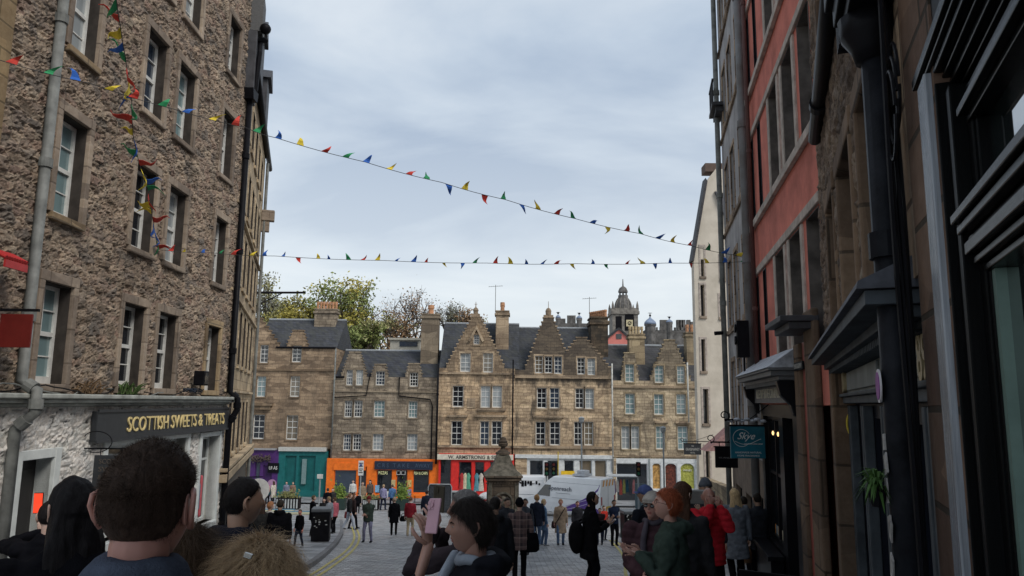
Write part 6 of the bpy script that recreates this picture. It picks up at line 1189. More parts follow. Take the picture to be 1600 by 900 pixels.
# ================================================================ bunting
FLC = {k: M('flag_'+k, c, .75, .12, 20, .2, 90, .2) for k, c in dict(red=(.55, .06, .045), green=(.035, .27, .11), blue=(.04, .14, .50), yellow=(.72, .56, .06)).items()}
def bunting(label, ctrl, flags, size, seed, rad=.006, mode='up'):
    """ctrl: [(px,py,Y)], string sampled between them; flags: (t index px, py, colour, dir)"""
    rs = random.Random(seed); pts = [P(*c) for c in ctrl]; o = empty('bunting', pts[0], 0, label, 'bunting'); o0 = pts[0]
    fine = []
    for i in range(len(pts)-1):
        for k in range(6): t = k/6; p = pts[i].lerp(pts[i+1], t); fine.append(p+Vector((0, 0, -.02*math.sin(PI*t))))
    fine.append(pts[-1]); MB().tube([p-o0 for p in fine], rad, 5).build('string', M('bunting_string', (.05, .05, .05), .8), o)
    seg = [(fine[i+1]-fine[i]).length for i in range(len(fine)-1)]; cum = np.concatenate([[0], np.cumsum(seg)])
    def at(s): i = min(len(seg)-1, max(0, int(np.searchsorted(cum, s)-1))); return fine[i].lerp(fine[i+1], (s-cum[i])/seg[i]), (fine[i+1]-fine[i]).normalized()
    names = ['yellow', 'red', 'green', 'blue']
    for k, (s, col, ang, sz) in enumerate(flags(cum[-1], rs)):
        p, d = at(s); w_ = size*sz*.62; L_ = size*sz; up = Vector((0, 0, 1)); n_ = d.cross(up).normalized(); u = (up*math.cos(ang)+n_*math.sin(ang)*.5+d*rs.uniform(-.15, .75)*(1 if ang < 1.5 else .4)).normalized()
        n2 = d.cross(u).normalized(); m_ = MB(); V = []; K = 6; ph = rs.uniform(0, 6)
        for j in range(K):
            t = j/(K-1); hw = w_*.5*(1-t)+.002; c_ = p+u*L_*t*(1-.12*t)+n2*(.16*L_*math.sin(4.2*t+ph)*t*2)+d*(.55*L_*t*t*math.sin(ph*2)); e_ = n2*.05*L_*math.sin(ph+2)
            V += [c_-d*hw-o0, c_+e_*(1-t)*.8-o0, c_+d*hw-o0]
        V2 = [v+n2*.004 for v in V]; n = len(V); F_ = []
        for j in range(K-1):
            for i in range(2): a = j*3+i; F_ += [(a, a+1, a+4, a+3), (a+n+3, a+n+4, a+n+1, a+n)]
            for i in (0, 2): a = j*3+i; F_.append((a, a+3, a+3+n, a+n))
        m_.add(V2+V, F_); m_.build('flag', FLC[col], o)
    return o
C4 = ['yellow', 'red', 'green', 'blue']
def ev(n, jit=.12, up=.8, seq=C4, s0=.3, sizes=(.85, 1.1)):
    def f(total, rs):
        st = (total-s0*2)/(n-1); return [(min(total-.1, max(.1, s0+st*k+rs.uniform(-jit, jit)*st)), seq[k % len(seq)], (rs.uniform(-.7, .7) if rs.random() < up else PI+rs.uniform(-.6, .6)), rs.uniform(*sizes)) for k in range(n)]
    return f
bunting('upper bunting sloping down from the top left across the sky to the grey house', [(-60, 78, 9.0), (0, 94, 9.5), (140, 130, 10.3), (270, 170, 11.2), (383, 199, 12), (430, 215, 12.2), (570, 253, 13), (690, 285, 13.6), (790, 312, 14.1), (900, 342, 14.7), (1000, 365, 15.2), (1080, 384, 15.6), (1150, 399, 15.9), (1200, 409, 16)], ev(38, .1, .92), .205, 4)
bunting('lower nearly level bunting from the rubble wall to the grey house', [(246, 390, 16.3), (330, 395, 16.3), (430, 400, 16.3), (600, 407, 16.3), (760, 411, 16.3), (900, 412, 16.2), (1040, 411, 16.1), (1178, 408, 16)], ev(36, .2, .78, ['red', 'yellow', 'blue', 'green', 'red', 'yellow', 'blue', 'blue'], sizes=(.55, 1.0)), .19, 9)
bunting('bunting hanging down along the left rubble wall from the top of the photo', [(176, -60, 8.5), (182, 0, 9.2), (188, 40, 9.7), (196, 90, 10.4), (205, 150, 11.3), (208, 212, 12.2), (218, 256, 13), (232, 300, 14), (240, 350, 15.2), (247, 391, 16.3)], lambda tot, rs: [(tot*(.06+.92*k/25), ['blue', 'green', 'red', 'yellow'][k % 4] if k < 20 else rs.choice(C4), -1.5+rs.uniform(-.3, .3) if k < 6 else rs.choice([-1.4, 1.5, 2.8]), rs.uniform(.75, 1.05)*(1 if k > 3 else .95)) for k in range(26)], .40, 3)
# ================================================================ well
YW = 38.0; zw = g(YW); pw = P(785, 780, YW)
WL = empty('stone_well_head', (pw.x, YW, zw), R(4), 'old dark stone well head with concave roof and urn finial in the square', 'well')
WS_ = ashlar('blackened_well_stone', (.105, .09, .075), (.15, .125, .10), (.05, .043, .036), .8, .42, .6, bm=.5)
b_ = MB(); b_.box(-.85, -.85, -.4, .85, .85, .35).box(-.72, -.72, .35, .72, .72, 2.3); b_.build('body', WS_, WL, bevel=.03)
b_ = MB(); b_.box(-.80, -.80, 2.3, .80, .80, 2.38).box(-.88, -.88, 2.381, .88, .88, 2.52).box(-.94, -.94, 2.521, .94, .94, 2.62)
for k in range(13): b_.box(-.84+.14*k-.03, -.86, 2.24, -.84+.14*k+.03, -.80, 2.30)
b_.build('cornice', WS_, WL, bevel=.02)
RF_ = M('mossy_roof_stone', (.07, .068, .052), .9, .4, 5, .8, 18, c2=(.14, .125, .10)); s2 = math.sqrt(2)
b_ = MB(); b_.lathe([(.93*s2, 2.62), (.80*s2, 2.72), (.60*s2, 2.95), (.45*s2, 3.2), (.34*s2, 3.5), (.28*s2, 3.62)], (0, 0, 0), 4, PI/4); r_o = b_.build('roof', RF_, WL)
MB().lathe([(.38, 3.6), (.36, 3.7), (.28, 3.74), (.2, 3.8), (.12, 3.85), (.11, 3.95), (.22, 4.0), (.26, 4.12), (.20, 4.2), (.24, 4.24), (.17, 4.28), (.14, 4.42), (.05, 4.46)], (0, 0, 0), 14).build('finial', WS_, r_o)
b_ = MB()
for k in range(9): a, c = PI*k/9, PI*(k+1)/9; b_.prism([(.42*math.cos(a), 1.35+.42*math.sin(a)), (.50*math.cos(a), 1.35+.50*math.sin(a)), (.50*math.cos(c), 1.35+.50*math.sin(c)), (.42*math.cos(c), 1.35+.42*math.sin(c))], -.78, -.71, 'y')
b_.box(-.50, -.78, .75, -.42, -.71, 1.35).box(.42, -.78, .75, .50, -.71, 1.35).box(-.6, -.80, .66, .6, -.71, .74); b_.build('arch_moulding', RF_, WL); 
b_ = MB(); b_.ell((0, -.72, 1.4), (.2, .12, .24), 12, 8).ell((-.27, -.72, 1.35), (.09, .06, .2), 8, 6).ell((.27, -.72, 1.35), (.09, .06, .2), 8, 6); b_.build('carved_mask', RF_, WL, smooth=True)
b_ = MB()
for sx_ in (-1, 1):
    for sy_ in (-1, 1): MB().box(sx_*.66-.1, sy_*.66-.1, .35, sx_*.66+.1, sy_*.66+.1, 2.296).build('corner_pilaster', RF_, WL, bevel=.02)
# ================================================================ van
def van(label, px, Y, rz, L_=5.6, hw=1.0, htop=2.6, paint=None, deco=True, name='panel_van'):
    c = P(px, 780, Y); o = empty(name, (c.x, Y, g(Y)), rz, label, 'van'); h0 = L_/2; paint = paint or M('van_white_paint', (.78, .80, .82), .3, .04, 2, spec=.5, coat=.3)
    top = lambda x: float(np.interp(x, [-h0, -h0+.12, -h0+.75, -h0+1.0, -h0+1.9, -h0+2.3, h0-.15, h0], [.72, 1.02, 1.22, 1.30, 2.28, htop-.06, htop, htop-.05]))
    def hwz(z): return hw*float(np.interp(z, [.3, .6, 1.3, 1.9, htop], [.96, 1.0, 1.0, .94, .84]))
    xs = [-h0, -h0+.05, -h0+.12, -h0+.4, -h0+.75, -h0+1.0, -h0+1.3, -h0+1.6, -h0+1.9, -h0+2.1, -h0+2.3, 0, 1, 2, h0-.15, h0-.03, h0]; rings = []
    for i, x in enumerate(xs):
        t = top(x); k = .86 if i == 0 else (.95 if i == 1 else (.97 if i == len(xs)-1 else 1)); zz = [.32, .42, .42+(t-.42)*.25, .42+(t-.42)*.5, .42+(t-.42)*.75, t-.10, t-.03]
        rings.append([(x, -hwz(z)*k, z) for z in zz]+[(x, -hwz(t)*k*.9, t), (x, 0, t+.03), (x, hwz(t)*k*.9, t)]+[(x, hwz(z)*k, z) for z in zz[::-1]])
    MB().loft(rings).build('body', paint, o, smooth=False, bevel=.015)
    sd = lambda x, z, d_=.008: (x, -hwz(z)-d_, z)
    def patch(name, poly, mat, d_=.008, n=4):
        m_ = MB(); m_.add([sd(x, z, d_) for x, z in poly]+[(x, -hwz(z)+.02, z) for x, z in poly], [tuple(range(len(poly)))]+[(i, (i+1) % len(poly), len(poly)+(i+1) % len(poly), len(poly)+i) for i in range(len(poly))]); return m_.build(name, mat, o)
    patch('side_window', [(-h0+1.1, 1.30), (-h0+2.15, 1.28), (-h0+2.2, 2.0), (-h0+1.72, 2.0)], G_DARK)
    ws = MB(); ws.add([(-h0+1.02, -hwz(1.3)*.88, 1.36), (-h0+1.02, hwz(1.3)*.88, 1.36), (-h0+1.86, hwz(2.2)*.9, 2.27), (-h0+1.86, -hwz(2.2)*.9, 2.27)], [(0, 3, 2, 1)]); ws.build('windscreen', G_DARK, o)
    for y in (-hw*.72, hw*.72): MB().box(-h0-.02, y-.2, .75, -h0+.15, y+.2, .95).build('headlight', M('lamp_glass', (.5, .5, .5), .15), o, bevel=.02)
    for x in (-h0+1.05, h0-1.25):
        for y in (-hw+.10, hw-.10):
            w_ = MB().tube([(x, y-.12, .36), (x, y+.12, .36)], .36, 22).build('wheel', M('tyre_rubber', (.02, .02, .02), .8), o); MB().tube([(x, y-.135*(1 if y < 0 else -1), .36), (x, y, .36)], .21, 14).build('rim', M('steel_rim', (.4, .4, .42), .4), w_)
    MB().box(-h0-.03, -hw*.92, .3, -h0+.1, hw*.92, .6).box(h0-.1, -hw*.95, .35, h0+.06, hw*.95, .55).build('bumper', M('grey_plastic', (.07, .07, .075), .6), o, bevel=.03)
    ln = MB()
    for (x0, z0, x1, z1) in ((-h0+1.1, .5, -h0+1.1, 1.3), (-h0+2.25, .5, -h0+2.25, 2.2), (-h0+3.4, .6, -h0+3.4, 2.3), (-h0+2.3, 1.22, h0-.1, 1.22), (-h0+2.3, 2.2, h0-.1, 2.2)): ln.tube([sd(x0, z0, -.004), sd(x1, z1, -.004)], .012, 4)
    ln.build('panel_seam', M('seam_grey', (.25, .27, .3), .6), o)
    if deco:
        PU = M('purple_livery', (.13, .07, .30), .35, .08, 2); cv = [(t, ) for t in np.linspace(0, 1, 9)]
        poly = [(h0-.08, 2.28)]+[(h0-.1-3.0*t**.95, 2.2-1.72*t**.62) for t in np.linspace(.03, 1, 10)]+[(h0-.08, .5)]; patch('livery_swoosh', poly[::-1], PU)
        for q in (.0, .5):
            ls_ = MB(); ls_.tube([sd(h0-.12-2.4*t, 1.7-.9*t**.7-q*.5, .012) for t in np.linspace(0, 1, 8)], .018, 4); ls_.build('livery_line', M('lilac_line', (.5, .45, .6), .5), o)
        tx = text('openreach', M('livery_grey_text', (.10, .11, .14), .5), o, 1.75, .36, (0, 0, 0), ext=.004, bold=.006, name='lettering'); tx.rotation_euler = (PI/2-.10, 0, 0); tx.location = (-.05, -hwz(1.75)-.02, 1.78)
        MB().box(-.35, -hwz(1.5)-.012, 1.52, .75, -hwz(1.5)-.004, 1.54).build('strapline', M('livery_grey_text', (.10, .11, .14), .5), o)
        for zt, zb in ((2.5, 2.12), (.86, .6)):
            for k in range(4): y = -.72+.4*k; MB().prism([(y, zb), (y+.16, zb), (y+.30 if k > 1 else y+.28, zt), (y+.12, zt)], h0+.004, h0+.012, 'x').build('chevron', M('orange_chevron', (.70, .32, .05), .4), o)
        MB().box(h0+.002, -.28, .75, h0+.01, .28, .88).build('number_plate', M('yellow_plate', (.6, .5, .08), .4), o)
        for y in (-hw*.9, hw*.78): MB().box(h0-.02, y, 1.0, h0+.015, y+.12, 1.5).build('tail_light', M('tail_light_red', (.35, .02, .02), .25), o)
        MB().box(h0+.001, -.012, .6, h0+.008, .012, 2.4).build('door_seam', M('seam_grey', (.25, .27, .3), .6), o)
        MB().box(.6, -.5, htop+.02, 1.5, .45, htop+.16).box(.9, -.4, htop+.16, 1.5, .2, htop+.4).build('roof_rack', M('pale_grey_rack', (.45, .47, .5), .5), o, bevel=.04)
    return o
van('large white panel van with purple swoosh and openreach lettering, parked in the square', 888, 50, -R(36), 5.9)
van('white van seen partly behind the well, decorated with small patterns', 800, 57, -R(8), 5.0, 1.0, 2.5, deco=False)
vq = bpy.data.objects['panel_van.001']
for k in range(14): MB().box(-.6+.2*k+random.uniform(0, .1), -.97, 1.9+random.uniform(-.15, .15), -.5+.2*k+.1, -.955, 2.0+random.uniform(0, .2)).build('pattern_mark', BLACK, vq)
# ================================================================ street furniture
GP = M('galvanised_post', (.27, .29, .30), .5, .2, 3)
def lamp(px, ytop, Y, label):
    c = P(px, 770, Y); h_ = P(px, ytop, Y).z-g(Y); o = empty('street_lamp', (c.x, Y, g(Y)), 0, label, 'street lamp')
    MB().tube([(0, 0, 0), (0, 0, 1.1), (0, 0, 1.15), (0, 0, h_-.3)], [.10, .10, .065, .05], 10).build('post', GP, o); MB().lathe([(.05, h_-.45), (.16, h_-.3), (.2, h_-.1), (.22, h_-.05), (.05, h_+.05)], (0, 0, 0), 12).build('lantern', GP, o); return o
lamp(909, 652, 52, 'tall grey street lamp post behind the white van'); lamp(1038, 667, 52, 'grey street lamp post in front of the arched shop windows'); 
def signal(px, ytop, Y, label, ped=True):
    c = P(px, 770, Y); h_ = P(px, ytop, Y).z-g(Y); o = empty('traffic_light', (c.x, Y, g(Y)), 0, label, 'traffic light')
    MB().tube([(0, .12, 0), (0, .12, h_)], .055, 8).build('post', GP if ped else BLACK, o); MB().box(-.16, -.1, h_-.95, .16, .1, h_).build('signal_head', BLACK, o, bevel=.02)
    for k in range(3): MB().tube([(0, -.13, h_-.17-.3*k), (0, -.10, h_-.17-.3*k)], .10, 12).build('lens', M('unlit_lens_%d' % k, [(.10, .02, .02), (.12, .07, .02), (.02, .09, .05)][k], .3), o)
signal(854, 722, 54, 'traffic light on dark post left of the white van roof'); signal(865, 722, 55, 'second traffic light just right of the first behind the van', False); signal(998, 722, 53, 'traffic light in front of the dark pend')
c = P(997.5, 760, 52.6)
yp = empty('marker_post', (P(872, 770, 55).x, 55, g(55)), 0, 'thin yellow and black pole beside the traffic lights', 'pole'); MB().tube([(0, 0, 0), (0, 0, 4.2)], .04, 6).build('pole', quad_paint('yellow_pole', (.6, .42, .04)), yp)
def signpost(px, yt, yb, pw_, Y, label, pole=1.0, kind='panel'):
    c = P(px, (yt+yb)/2, Y); o = empty('sign_post', (c.x, Y, g(Y)), 0, label, 'sign'); h1 = P(px, yt, Y).z-g(Y); h0 = P(px, yb, Y).z-g(Y); w_ = pw_/FPX*Y
    MB().tube([(0, .05, 0), (0, .05, h1)], .04, 8).build('pole', GP, o); MB().box(-w_/2, -.02, h0, w_/2, .01, h1).build('plate', WLT, o, bevel=.01); return o, w_, h0, h1
o, w_, h0, h1 = signpost(564, 720, 743, 8, 53, 'white parking restriction sign on a grey pole before the orange takeaway')
q = MB()
for k, (z, ww) in enumerate(((.82, .5), (.68, .3), (.6, .42), (.42, .5), (.3, .3), (.18, .45))): q.box(-w_*ww/1.2, -.03, h0+(h1-h0)*z, w_*ww/1.2, -.021, h0+(h1-h0)*z+.05)
q.build('sign_text_line', BLACK, o); text('P', M('parking_blue', (.03, .08, .3), .5), o, .17, .24, (0, -.03, h0+(h1-h0)*.68), ext=.003)
o, w_, h0, h1 = signpost(500, 741, 748, 9, 40, 'tilted white flag-shaped sign on a pale pole near the left tables')
sk_ = empty('display_kiosk', (P(687, 780, 52).x, 52, g(52)), 0, 'black rounded glossy upright panel standing in the square behind the raised phones', 'kiosk')
rr_ = [(-.78, 0), (.78, 0), (.78, 1.68), (.72, 1.82), (.6, 1.87), (-.6, 1.87), (-.72, 1.82), (-.78, 1.68)]; MB().prism(rr_, 0, .5, 'y').build('casing', M('kiosk_casing', (.03, .034, .04), .35), sk_, bevel=.02); MB().prism([(x*.9, .12+z*.88) for x, z in rr_], -.02, 0, 'y').build('glass_panel', G_DARK, sk_)
MB().tube([(-.8, -.01, 0), (-.8, -.01, 1.7), (-.7, -.01, 1.88), (.7, -.01, 1.88), (.8, -.01, 1.7), (.8, -.01, 0)], .035, 8).build('rim', GP, sk_)
ph_ = empty('dark_cabinet', (P(722, 780, 58).x, 58, g(58)), 0, 'long low black cabinet beside the upright panel outside the red shop', 'cabinet'); MB().box(-.95, 0, 0, 1.0, .8, 1.15).build('body', M('kiosk_casing', (.03, .034, .04), .35), ph_, bevel=.03); MB().box(-.97, -.03, 1.12, 1.02, .8, 1.18).build('lid', GP, ph_)
def table_set(px, Y, label, col, dz=0):
    c = P(px, 780, Y); o = empty('cafe_table', (c.x, Y, g(Y)+dz), 0, label, 'table'); MB().box(-.5, -.35, .70, .5, .35, .74).build('table_top', col, o, bevel=.01)
    for sx_ in (-1, 1):
        for sy_ in (-1, 1): MB().tube([(sx_*.42, sy_*.28, 0), (sx_*.42, sy_*.28, .7)], .018, 6).build('leg', BLACK, o)
table_set(745, 60, 'red cafe table outside the clothes shop', RED); table_set(656, 62, 'orange cafe table outside the takeaway', ORG); table_set(767, 55, 'small red stall table beside the well', RED)
def bin_(px, Y, dz, label, w_=.62, h_=1.15):
    c = P(px, 800, Y); o = empty('litter_bin', (c.x, Y, g(Y)+dz), R(8), label, 'litter bin'); MB().box(-w_/2, -w_/2, 0, w_/2, w_/2, h_-.12).build('body', BLACK, o, bevel=.03)
    MB().box(-w_/2-.03, -w_/2-.03, h_-.12, w_/2+.03, w_/2+.03, h_).build('lid', M('dark_grey_lid', (.10, .11, .12), .4), o, bevel=.03); MB().box(-w_*.3, -w_/2-.008, h_-.42, w_*.3, -w_/2-.001, h_-.2).build('opening', M('pitch_black', (.004, .004, .004), .9), o)
    st = MB()
    for k in range(10): a, b_ = random.uniform(-.25, .18), random.uniform(.5, .95); st.box(a, -w_/2-.012, b_, a+random.uniform(.02, .08), -w_/2-.002, b_+random.uniform(.02, .06))
    st.build('sticker', M('pale_stickers', (.35, .36, .36), .6), o); return o
bin_(503, 27.2, .12, 'black square litter bin with stickers on the left pavement'); bin_(985, 30, .12, 'black bin on the right pavement behind the people with phones', .66, 1.1)
SLW = M('pale_slat_timber', (.36, .38, .38), .7, .25, 4)
def planter(px, Y, w_, label, kind, green, gh, seed):
    rs = random.Random(seed); c = P(px, 780, Y); o = empty('planter', (c.x, Y, g(Y)), 0, label, 'planter'); MB().box(-w_/2, -.35, .05, w_/2, .35, .8).build('box', M('planter_dark', (.025, .045, .04), .6) if kind == 'dark' else BLACK, o, bevel=.02)
    if kind == 'slat':
        for k in range(8): x = -w_/2+.10+(w_-.2)*k/7; MB().box(x-.05, -.375, .12, x+.05, -.351, .74).build('slat', SLW, o)
    lf = MB(); n = 420 if gh > .5 else 260
    for k in range(n):
        r_ = Vector((rs.gauss(0, .42)*w_*.55, rs.gauss(0, .18), abs(rs.gauss(.0, .5))*gh)); q = Vector((0, 0, .8))+r_; a = Vector((rs.gauss(0, 1), rs.gauss(0, 1), rs.gauss(.8, 1))).normalized()*.11; b_ = a.orthogonal().normalized()*.045; lf.add([q-a, q+b_, q+a, q-b_], [(0, 1, 2, 3)])
    lf.build('foliage', green, o)
LP1 = M('shrub_green', (.09, .17, .03), .7, .4, 8, c2=(.22, .30, .06)); LP2 = M('dry_grass_green', (.12, .16, .05), .8, .4, 8, c2=(.25, .23, .10))
planter(451, 54, 1.6, 'pale slatted planter with grasses in front of the teal shop', 'slat', LP2, .45, 1); planter(530, 54, .95, 'dark green planter with a bright bushy shrub near the takeaway passage', 'dark', LP1, .85, 2); planter(580, 54, 1.1, 'pale slatted planter with very low greenery beside the parking sign', 'slat', LP2, .18, 3); planter(629, 54, .9, 'black planter with a tall bright shrub in front of the takeaway window', 'dark', LP1, .95, 4)
for px, Y, lab in ((470, 33, 'pale yellow and blue topped bench table on the left pavement'), (428, 35, 'second bench table further left behind the seated group')):
    c = P(px, 790, Y); o = empty('bench_table', (c.x, Y, g(Y)+.12), R(5), lab, 'table'); MB().box(-.9, -.35, .72, .9, .1, .76).build('table_top', M('yellowish_board', (.42, .40, .26), .6), o); MB().box(-.9, .1, .72, .9, .35, .77).build('table_edge', M('blue_board', (.06, .17, .25), .5), o)
    for sx_ in (-1, 1): MB().box(sx_*.75-.04, -.3, 0, sx_*.75+.04, .3, .72).build('leg', M('pale_slat_timber', (.36, .38, .38), .7), o)
ms = empty('market_stall', (P(970, 770, 57).x, 57, g(57)), 0, 'small market stall with hanging clothes and a thin pale canopy behind the van', 'stall')
MB().box(-1.0, -.8, 2.5, 1.2, .9, 2.56).build('canopy', WHT, ms)
for sx_ in (-.95, 1.15): MB().tube([(sx_, -.75, 0), (sx_, -.75, 2.5)], .03, 6).build('post', GP, ms)
for k in range(8): MB().loft([[(-.8+.24*k+.11*math.cos(t)*w2, -.6+.06*math.sin(t), z) for t in np.linspace(0, 5.5, 8)] for w2, z in ((1.1, 1.2+.1*(k % 3)), (.9, 1.9), (.5, 2.3))]).build('hanging_garment', cloth([(.05, .15, .17), (.12, .06, .2), (.5, .48, .45), (.45, .1, .08), (.3, .3, .1), (.03, .08, .12), (.08, .08, .09), (.5, .2, .2)][k]), ms)
rail_ = empty('grey_board', (P(1003, 770, 55).x, 55, g(55)), 0, 'grey board standing at the mouth of the dark pend', 'board'); MB().box(-.5, 0, 0, .3, .06, 2.0).build('panel', M('board_grey_blue', (.10, .14, .16), .5), rail_, bevel=.01)
# ================================================================ the crowd
BK_ = (.006, .006, .008); NAVY_ = (.018, .024, .045); JEAN = (.10, .15, .24)
def Hof(px, py, Y, dz=0): return P(px, py, Y).z-g(Y)-dz
pale = (.55, .36, .28); mid = (.38, .23, .16); brown = (.30, .17, .11)
# --- foreground heads
Hm = Hof(218, 691, 1.33); man = person('man seen from behind with short dark hair and large ears, nearest to the camera', 219, 1.36, Hm, 0, (.07, .085, .12), BK_, skin=(.42, .21, .17), hair=(.040, .026, .020), style='fade', near=True, headsc=.97, collar=True, neckh=.025, build=1.0, hyaw=.05, rough=.95)
hc, hs0, HM = hgeom(Hm, .97, hy=.05); strands(man, Hm, 1.33, hc, hs0, HM, 24000, .0075, .35, .0004, hairm((.055, .036, .028)), 1, [-.25, -.20, .30, .34, .50, .60], .75, .005)
strands(man, Hm, 1.33, hc, hs0, HM, 14000, .0045, .2, .0003, hairm((.055, .036, .028)), 7, [-.52, -.46, .06, .30, .50, .60], .9, .000)
strands(man, Hm, 1.33, hc, hs0, HM, 12000, .013, .5, .0004, hairm((.06, .04, .03)), 17, [.15, .22, .35, .40, .5, .6], .2, .006)
strands(man, Hm, 1.33, hc, hs0, HM, 7000, .004, .2, .0003, hairm((.055, .036, .028)), 18, [-.86, -.76, -.12, .26, .50, .60], .9, .001)
Hw = Hof(295, 829, 1.85); w1 = person('head with smooth medium brown hair just right of the nearest man', 292, 1.87, Hw, .35, (.04, .04, .05), BK_, skin=pale, hair=(.060, .038, .024), style='bob', near=True, hyaw=.25)
hc, hs0, HM = hgeom(Hw, hy=.25); strands(w1, Hw, 1.87, hc, hs0, HM, 9000, .09, .3, .0005, hairm((.085, .055, .035)), 2, [-.8, -.75, -.25, .15, .42, .56], 1.2, .012)
Hb = Hof(405, 856, 1.45); w2 = person('head with frizzy light brown hair and a small hair clip at the bottom edge', 402, 1.47, Hb, -.1, (.05, .05, .05), BK_, skin=pale, hair=(.19, .125, .07), style='curly', near=True, headsc=.90)
hc, hs0, HM = hgeom(Hb, .90); strands(w2, Hb, 1.47, hc, hs0, HM, 15000, .085, .75, .0006, hairm((.50, .36, .22)), 3, [-.8, -.75, -.25, .15, .42, .56], 1.2, .016)
strands(w2, Hb, 1.47, hc, hs0, HM, 1500, .07, 1.2, .00035, hairm((.6, .45, .3)), 33, [-.8, -.75, -.25, .15, .42, .56], .7, .018)
cl_ = MB(); cl_.box(-.007, -.003, -.004, .007, .003, .004).tube([(-.006, -.004, -.003), (.006, -.004, -.003)], .001, 5); tag(cl_.build('hair_clip', M('shiny_clip', (.35, .35, .33), .2, metal=.8), None, P(388, 868, 1.33), (0, .3, 0), bevel=.002), 'tiny shiny hair clip in the frizzy light brown hair', 'hair clip')
Hj = Hof(371, 748, 3.9); mj = person('man in black hooded jacket with short black hair before the sweet shop', 371, 3.9, Hj, -.45, (.016, .018, .028), BK_, skin=mid, hair=(.012, .010, .010), style='fade', near=True, hood='down', hyaw=-.35, puff=0, build=1.08)
hc, hs0, HM = hgeom(Hj, 1.0, hy=-.35); strands(mj, Hj, 3.9, hc, hs0, HM, 9000, .012, .4, .0006, hairm((.02, .016, .015)), 23, [-.48, -.42, .08, .32, .52, .62], .7, .002)
Hl = Hof(108, 750, 3.0); pl = person('dark clothed person with long black hair seen from behind near the shop door', 108, 3.0, Hl, .5, BK_, BK_, skin=pale, hair=(.010, .009, .010), style='longback', near=True, fem=True, build=1.12, flare=.3, hem=.35, hyaw=.3)
person('person in dark coat with grey cuff holding up a red-screened phone in the shop doorway', 82, 5.6, 1.62, .45, BK_, BK_, skin=pale, hair=(.012, .01, .01), near=True, hands=[(-.045, .20, .83, (0, .1, 1), (0, .5, 0)), (.03, .19, .80, (-.3, .2, 1), (0, .5, 0))])
hp_ = P(60, 786, 5.95); ph1 = phone('phone with a bright red orange screen held up at the left', hp_, (0, .04, R(-4)+PI), BLACK); sc_ = [c for c in ph1.children if c.name.startswith('screen')]
LS = M('lit_screen_red', (.85, .06, .02), .3, .25, 18, emit=.45)
for c in sc_: c.data.materials[0] = LS
# --- centre
Hf = Hof(738, 781, 3.3); wf = person('woman with dark hair in black coat and pale scarf photographing with a pink phone', 742, 3.3, Hf, R(97), (.014, .015, .020), BK_, skin=(.42, .235, .18), hair=(.014, .011, .010), style='bob', near=True, fem=True, hood='down', scarf=(.30, .34, .40), sleeve=.42, hem=.40, build=1.12,
    hands=[(-.05, .122, .892, (.05, .12, 1), (.5, .6, 0), (.3, .6, .2)), (.10, .13, .60, (0, 1, 0), (-1, 0, 0))], poles=[(-.25, .9, -1), (.6, -.3, -1)], hyaw=.0, hpitch=.02, headsc=.98)
hc, hs0, HM = hgeom(Hf, .98, hp=.02); strands(wf, Hf, 3.3, hc, hs0, HM, 9000, .05, .15, .0007, hairm((.030, .024, .022)), 21, [-.75, -.7, -.2, .2, .45, .60], 1.25, .012)
phone('pink phone held up by the dark haired woman', P(677, 806, 3.13), (R(-14), R(-5), R(-42)), M('pink_phone', (.50, .30, .36), .35), (.070, .009, .140))
# jacket zip and stud earring omitted where hidden
Ho = Hof(733, 767, 4.6); mo = person('older grey haired man behind the dark haired woman, raising a dark phone', 733, 4.6, Ho, R(70), (.045, .035, .04), BK_, skin=(.45, .24, .19), hair=(.16, .15, .145), style='short', near=True, hood='down', hands=[(-.05, .108, .868, (.0, .15, 1), (.4, .6, 0), (.5, .5, .2)), (.02, .11, .84, (-.2, .7, .7), (0, .5, -.2))], poles=[(-.6, .6, -1), (.6, .3, -1)], hyaw=.1)
hc, hs0, HM = hgeom(Ho, 1.0, hy=.1); strands(mo, Ho, 4.6, hc, hs0, HM, 7000, .02, .4, .0008, hairm((.24, .23, .22)), 22, [-.45, -.4, .14, .32, .52, .62], .8, .006)
phone('dark phone held up behind the pink one', P(686, 779, 4.52), (R(3), R(4), R(-30)), M('dark_bronze_phone', (.06, .05, .035), .3))
person('man in plain black hooded jacket, back turned, left of the plaid coat', 774, 11, Hof(774, 777, 11), .1, (.014, .015, .018), BK_, skin=mid, hair=(.015, .013, .012), hood='down', hyaw=-.3)
# plaid coat material
m_, t, b = newmat('plaid_wool'); v = objco(t); s_ = t.nodes.new('ShaderNodeSeparateXYZ'); t.links.new(v, s_.inputs[0])
def stripe(axis, f_, w_, ph=0): return mth('GREATER_THAN', mth('SINE', mth('ADD', mth('MULTIPLY', s_.outputs[axis], f_, tree=t), ph, tree=t), tree=t), w_, tree=t)
f1 = mth('ADD', stripe(0, 42, .3), stripe(2, 34, .3), tree=t); f2 = mth('ADD', stripe(0, 42, .93, 1.2), stripe(2, 34, .93, 1.4), tree=t)
t.links.new(mixc(t, mth('MULTIPLY', f2, .5, tree=t), mixc(t, mth('MULTIPLY', f1, .5, tree=t), (.13, .085, .08), (.030, .022, .026)), (.26, .19, .17)), b.inputs['Base Color']); b.inputs['Roughness'].default_value = .95; PLAID = m_
wpl = person('woman in brown plaid coat and black beanie walking away with a black shoulder bag', 812, 16.6, Hof(812, 780, 16.6), .0, (.1, .07, .07), BK_, skin=pale, hair=(.02, .015, .012), hat='beanie', hatc=BK_, hem=.39, coatm=PLAID, fem=True, build=1.1, armsdown=.5, feet=((-.05, -.02), (.055, .02)))
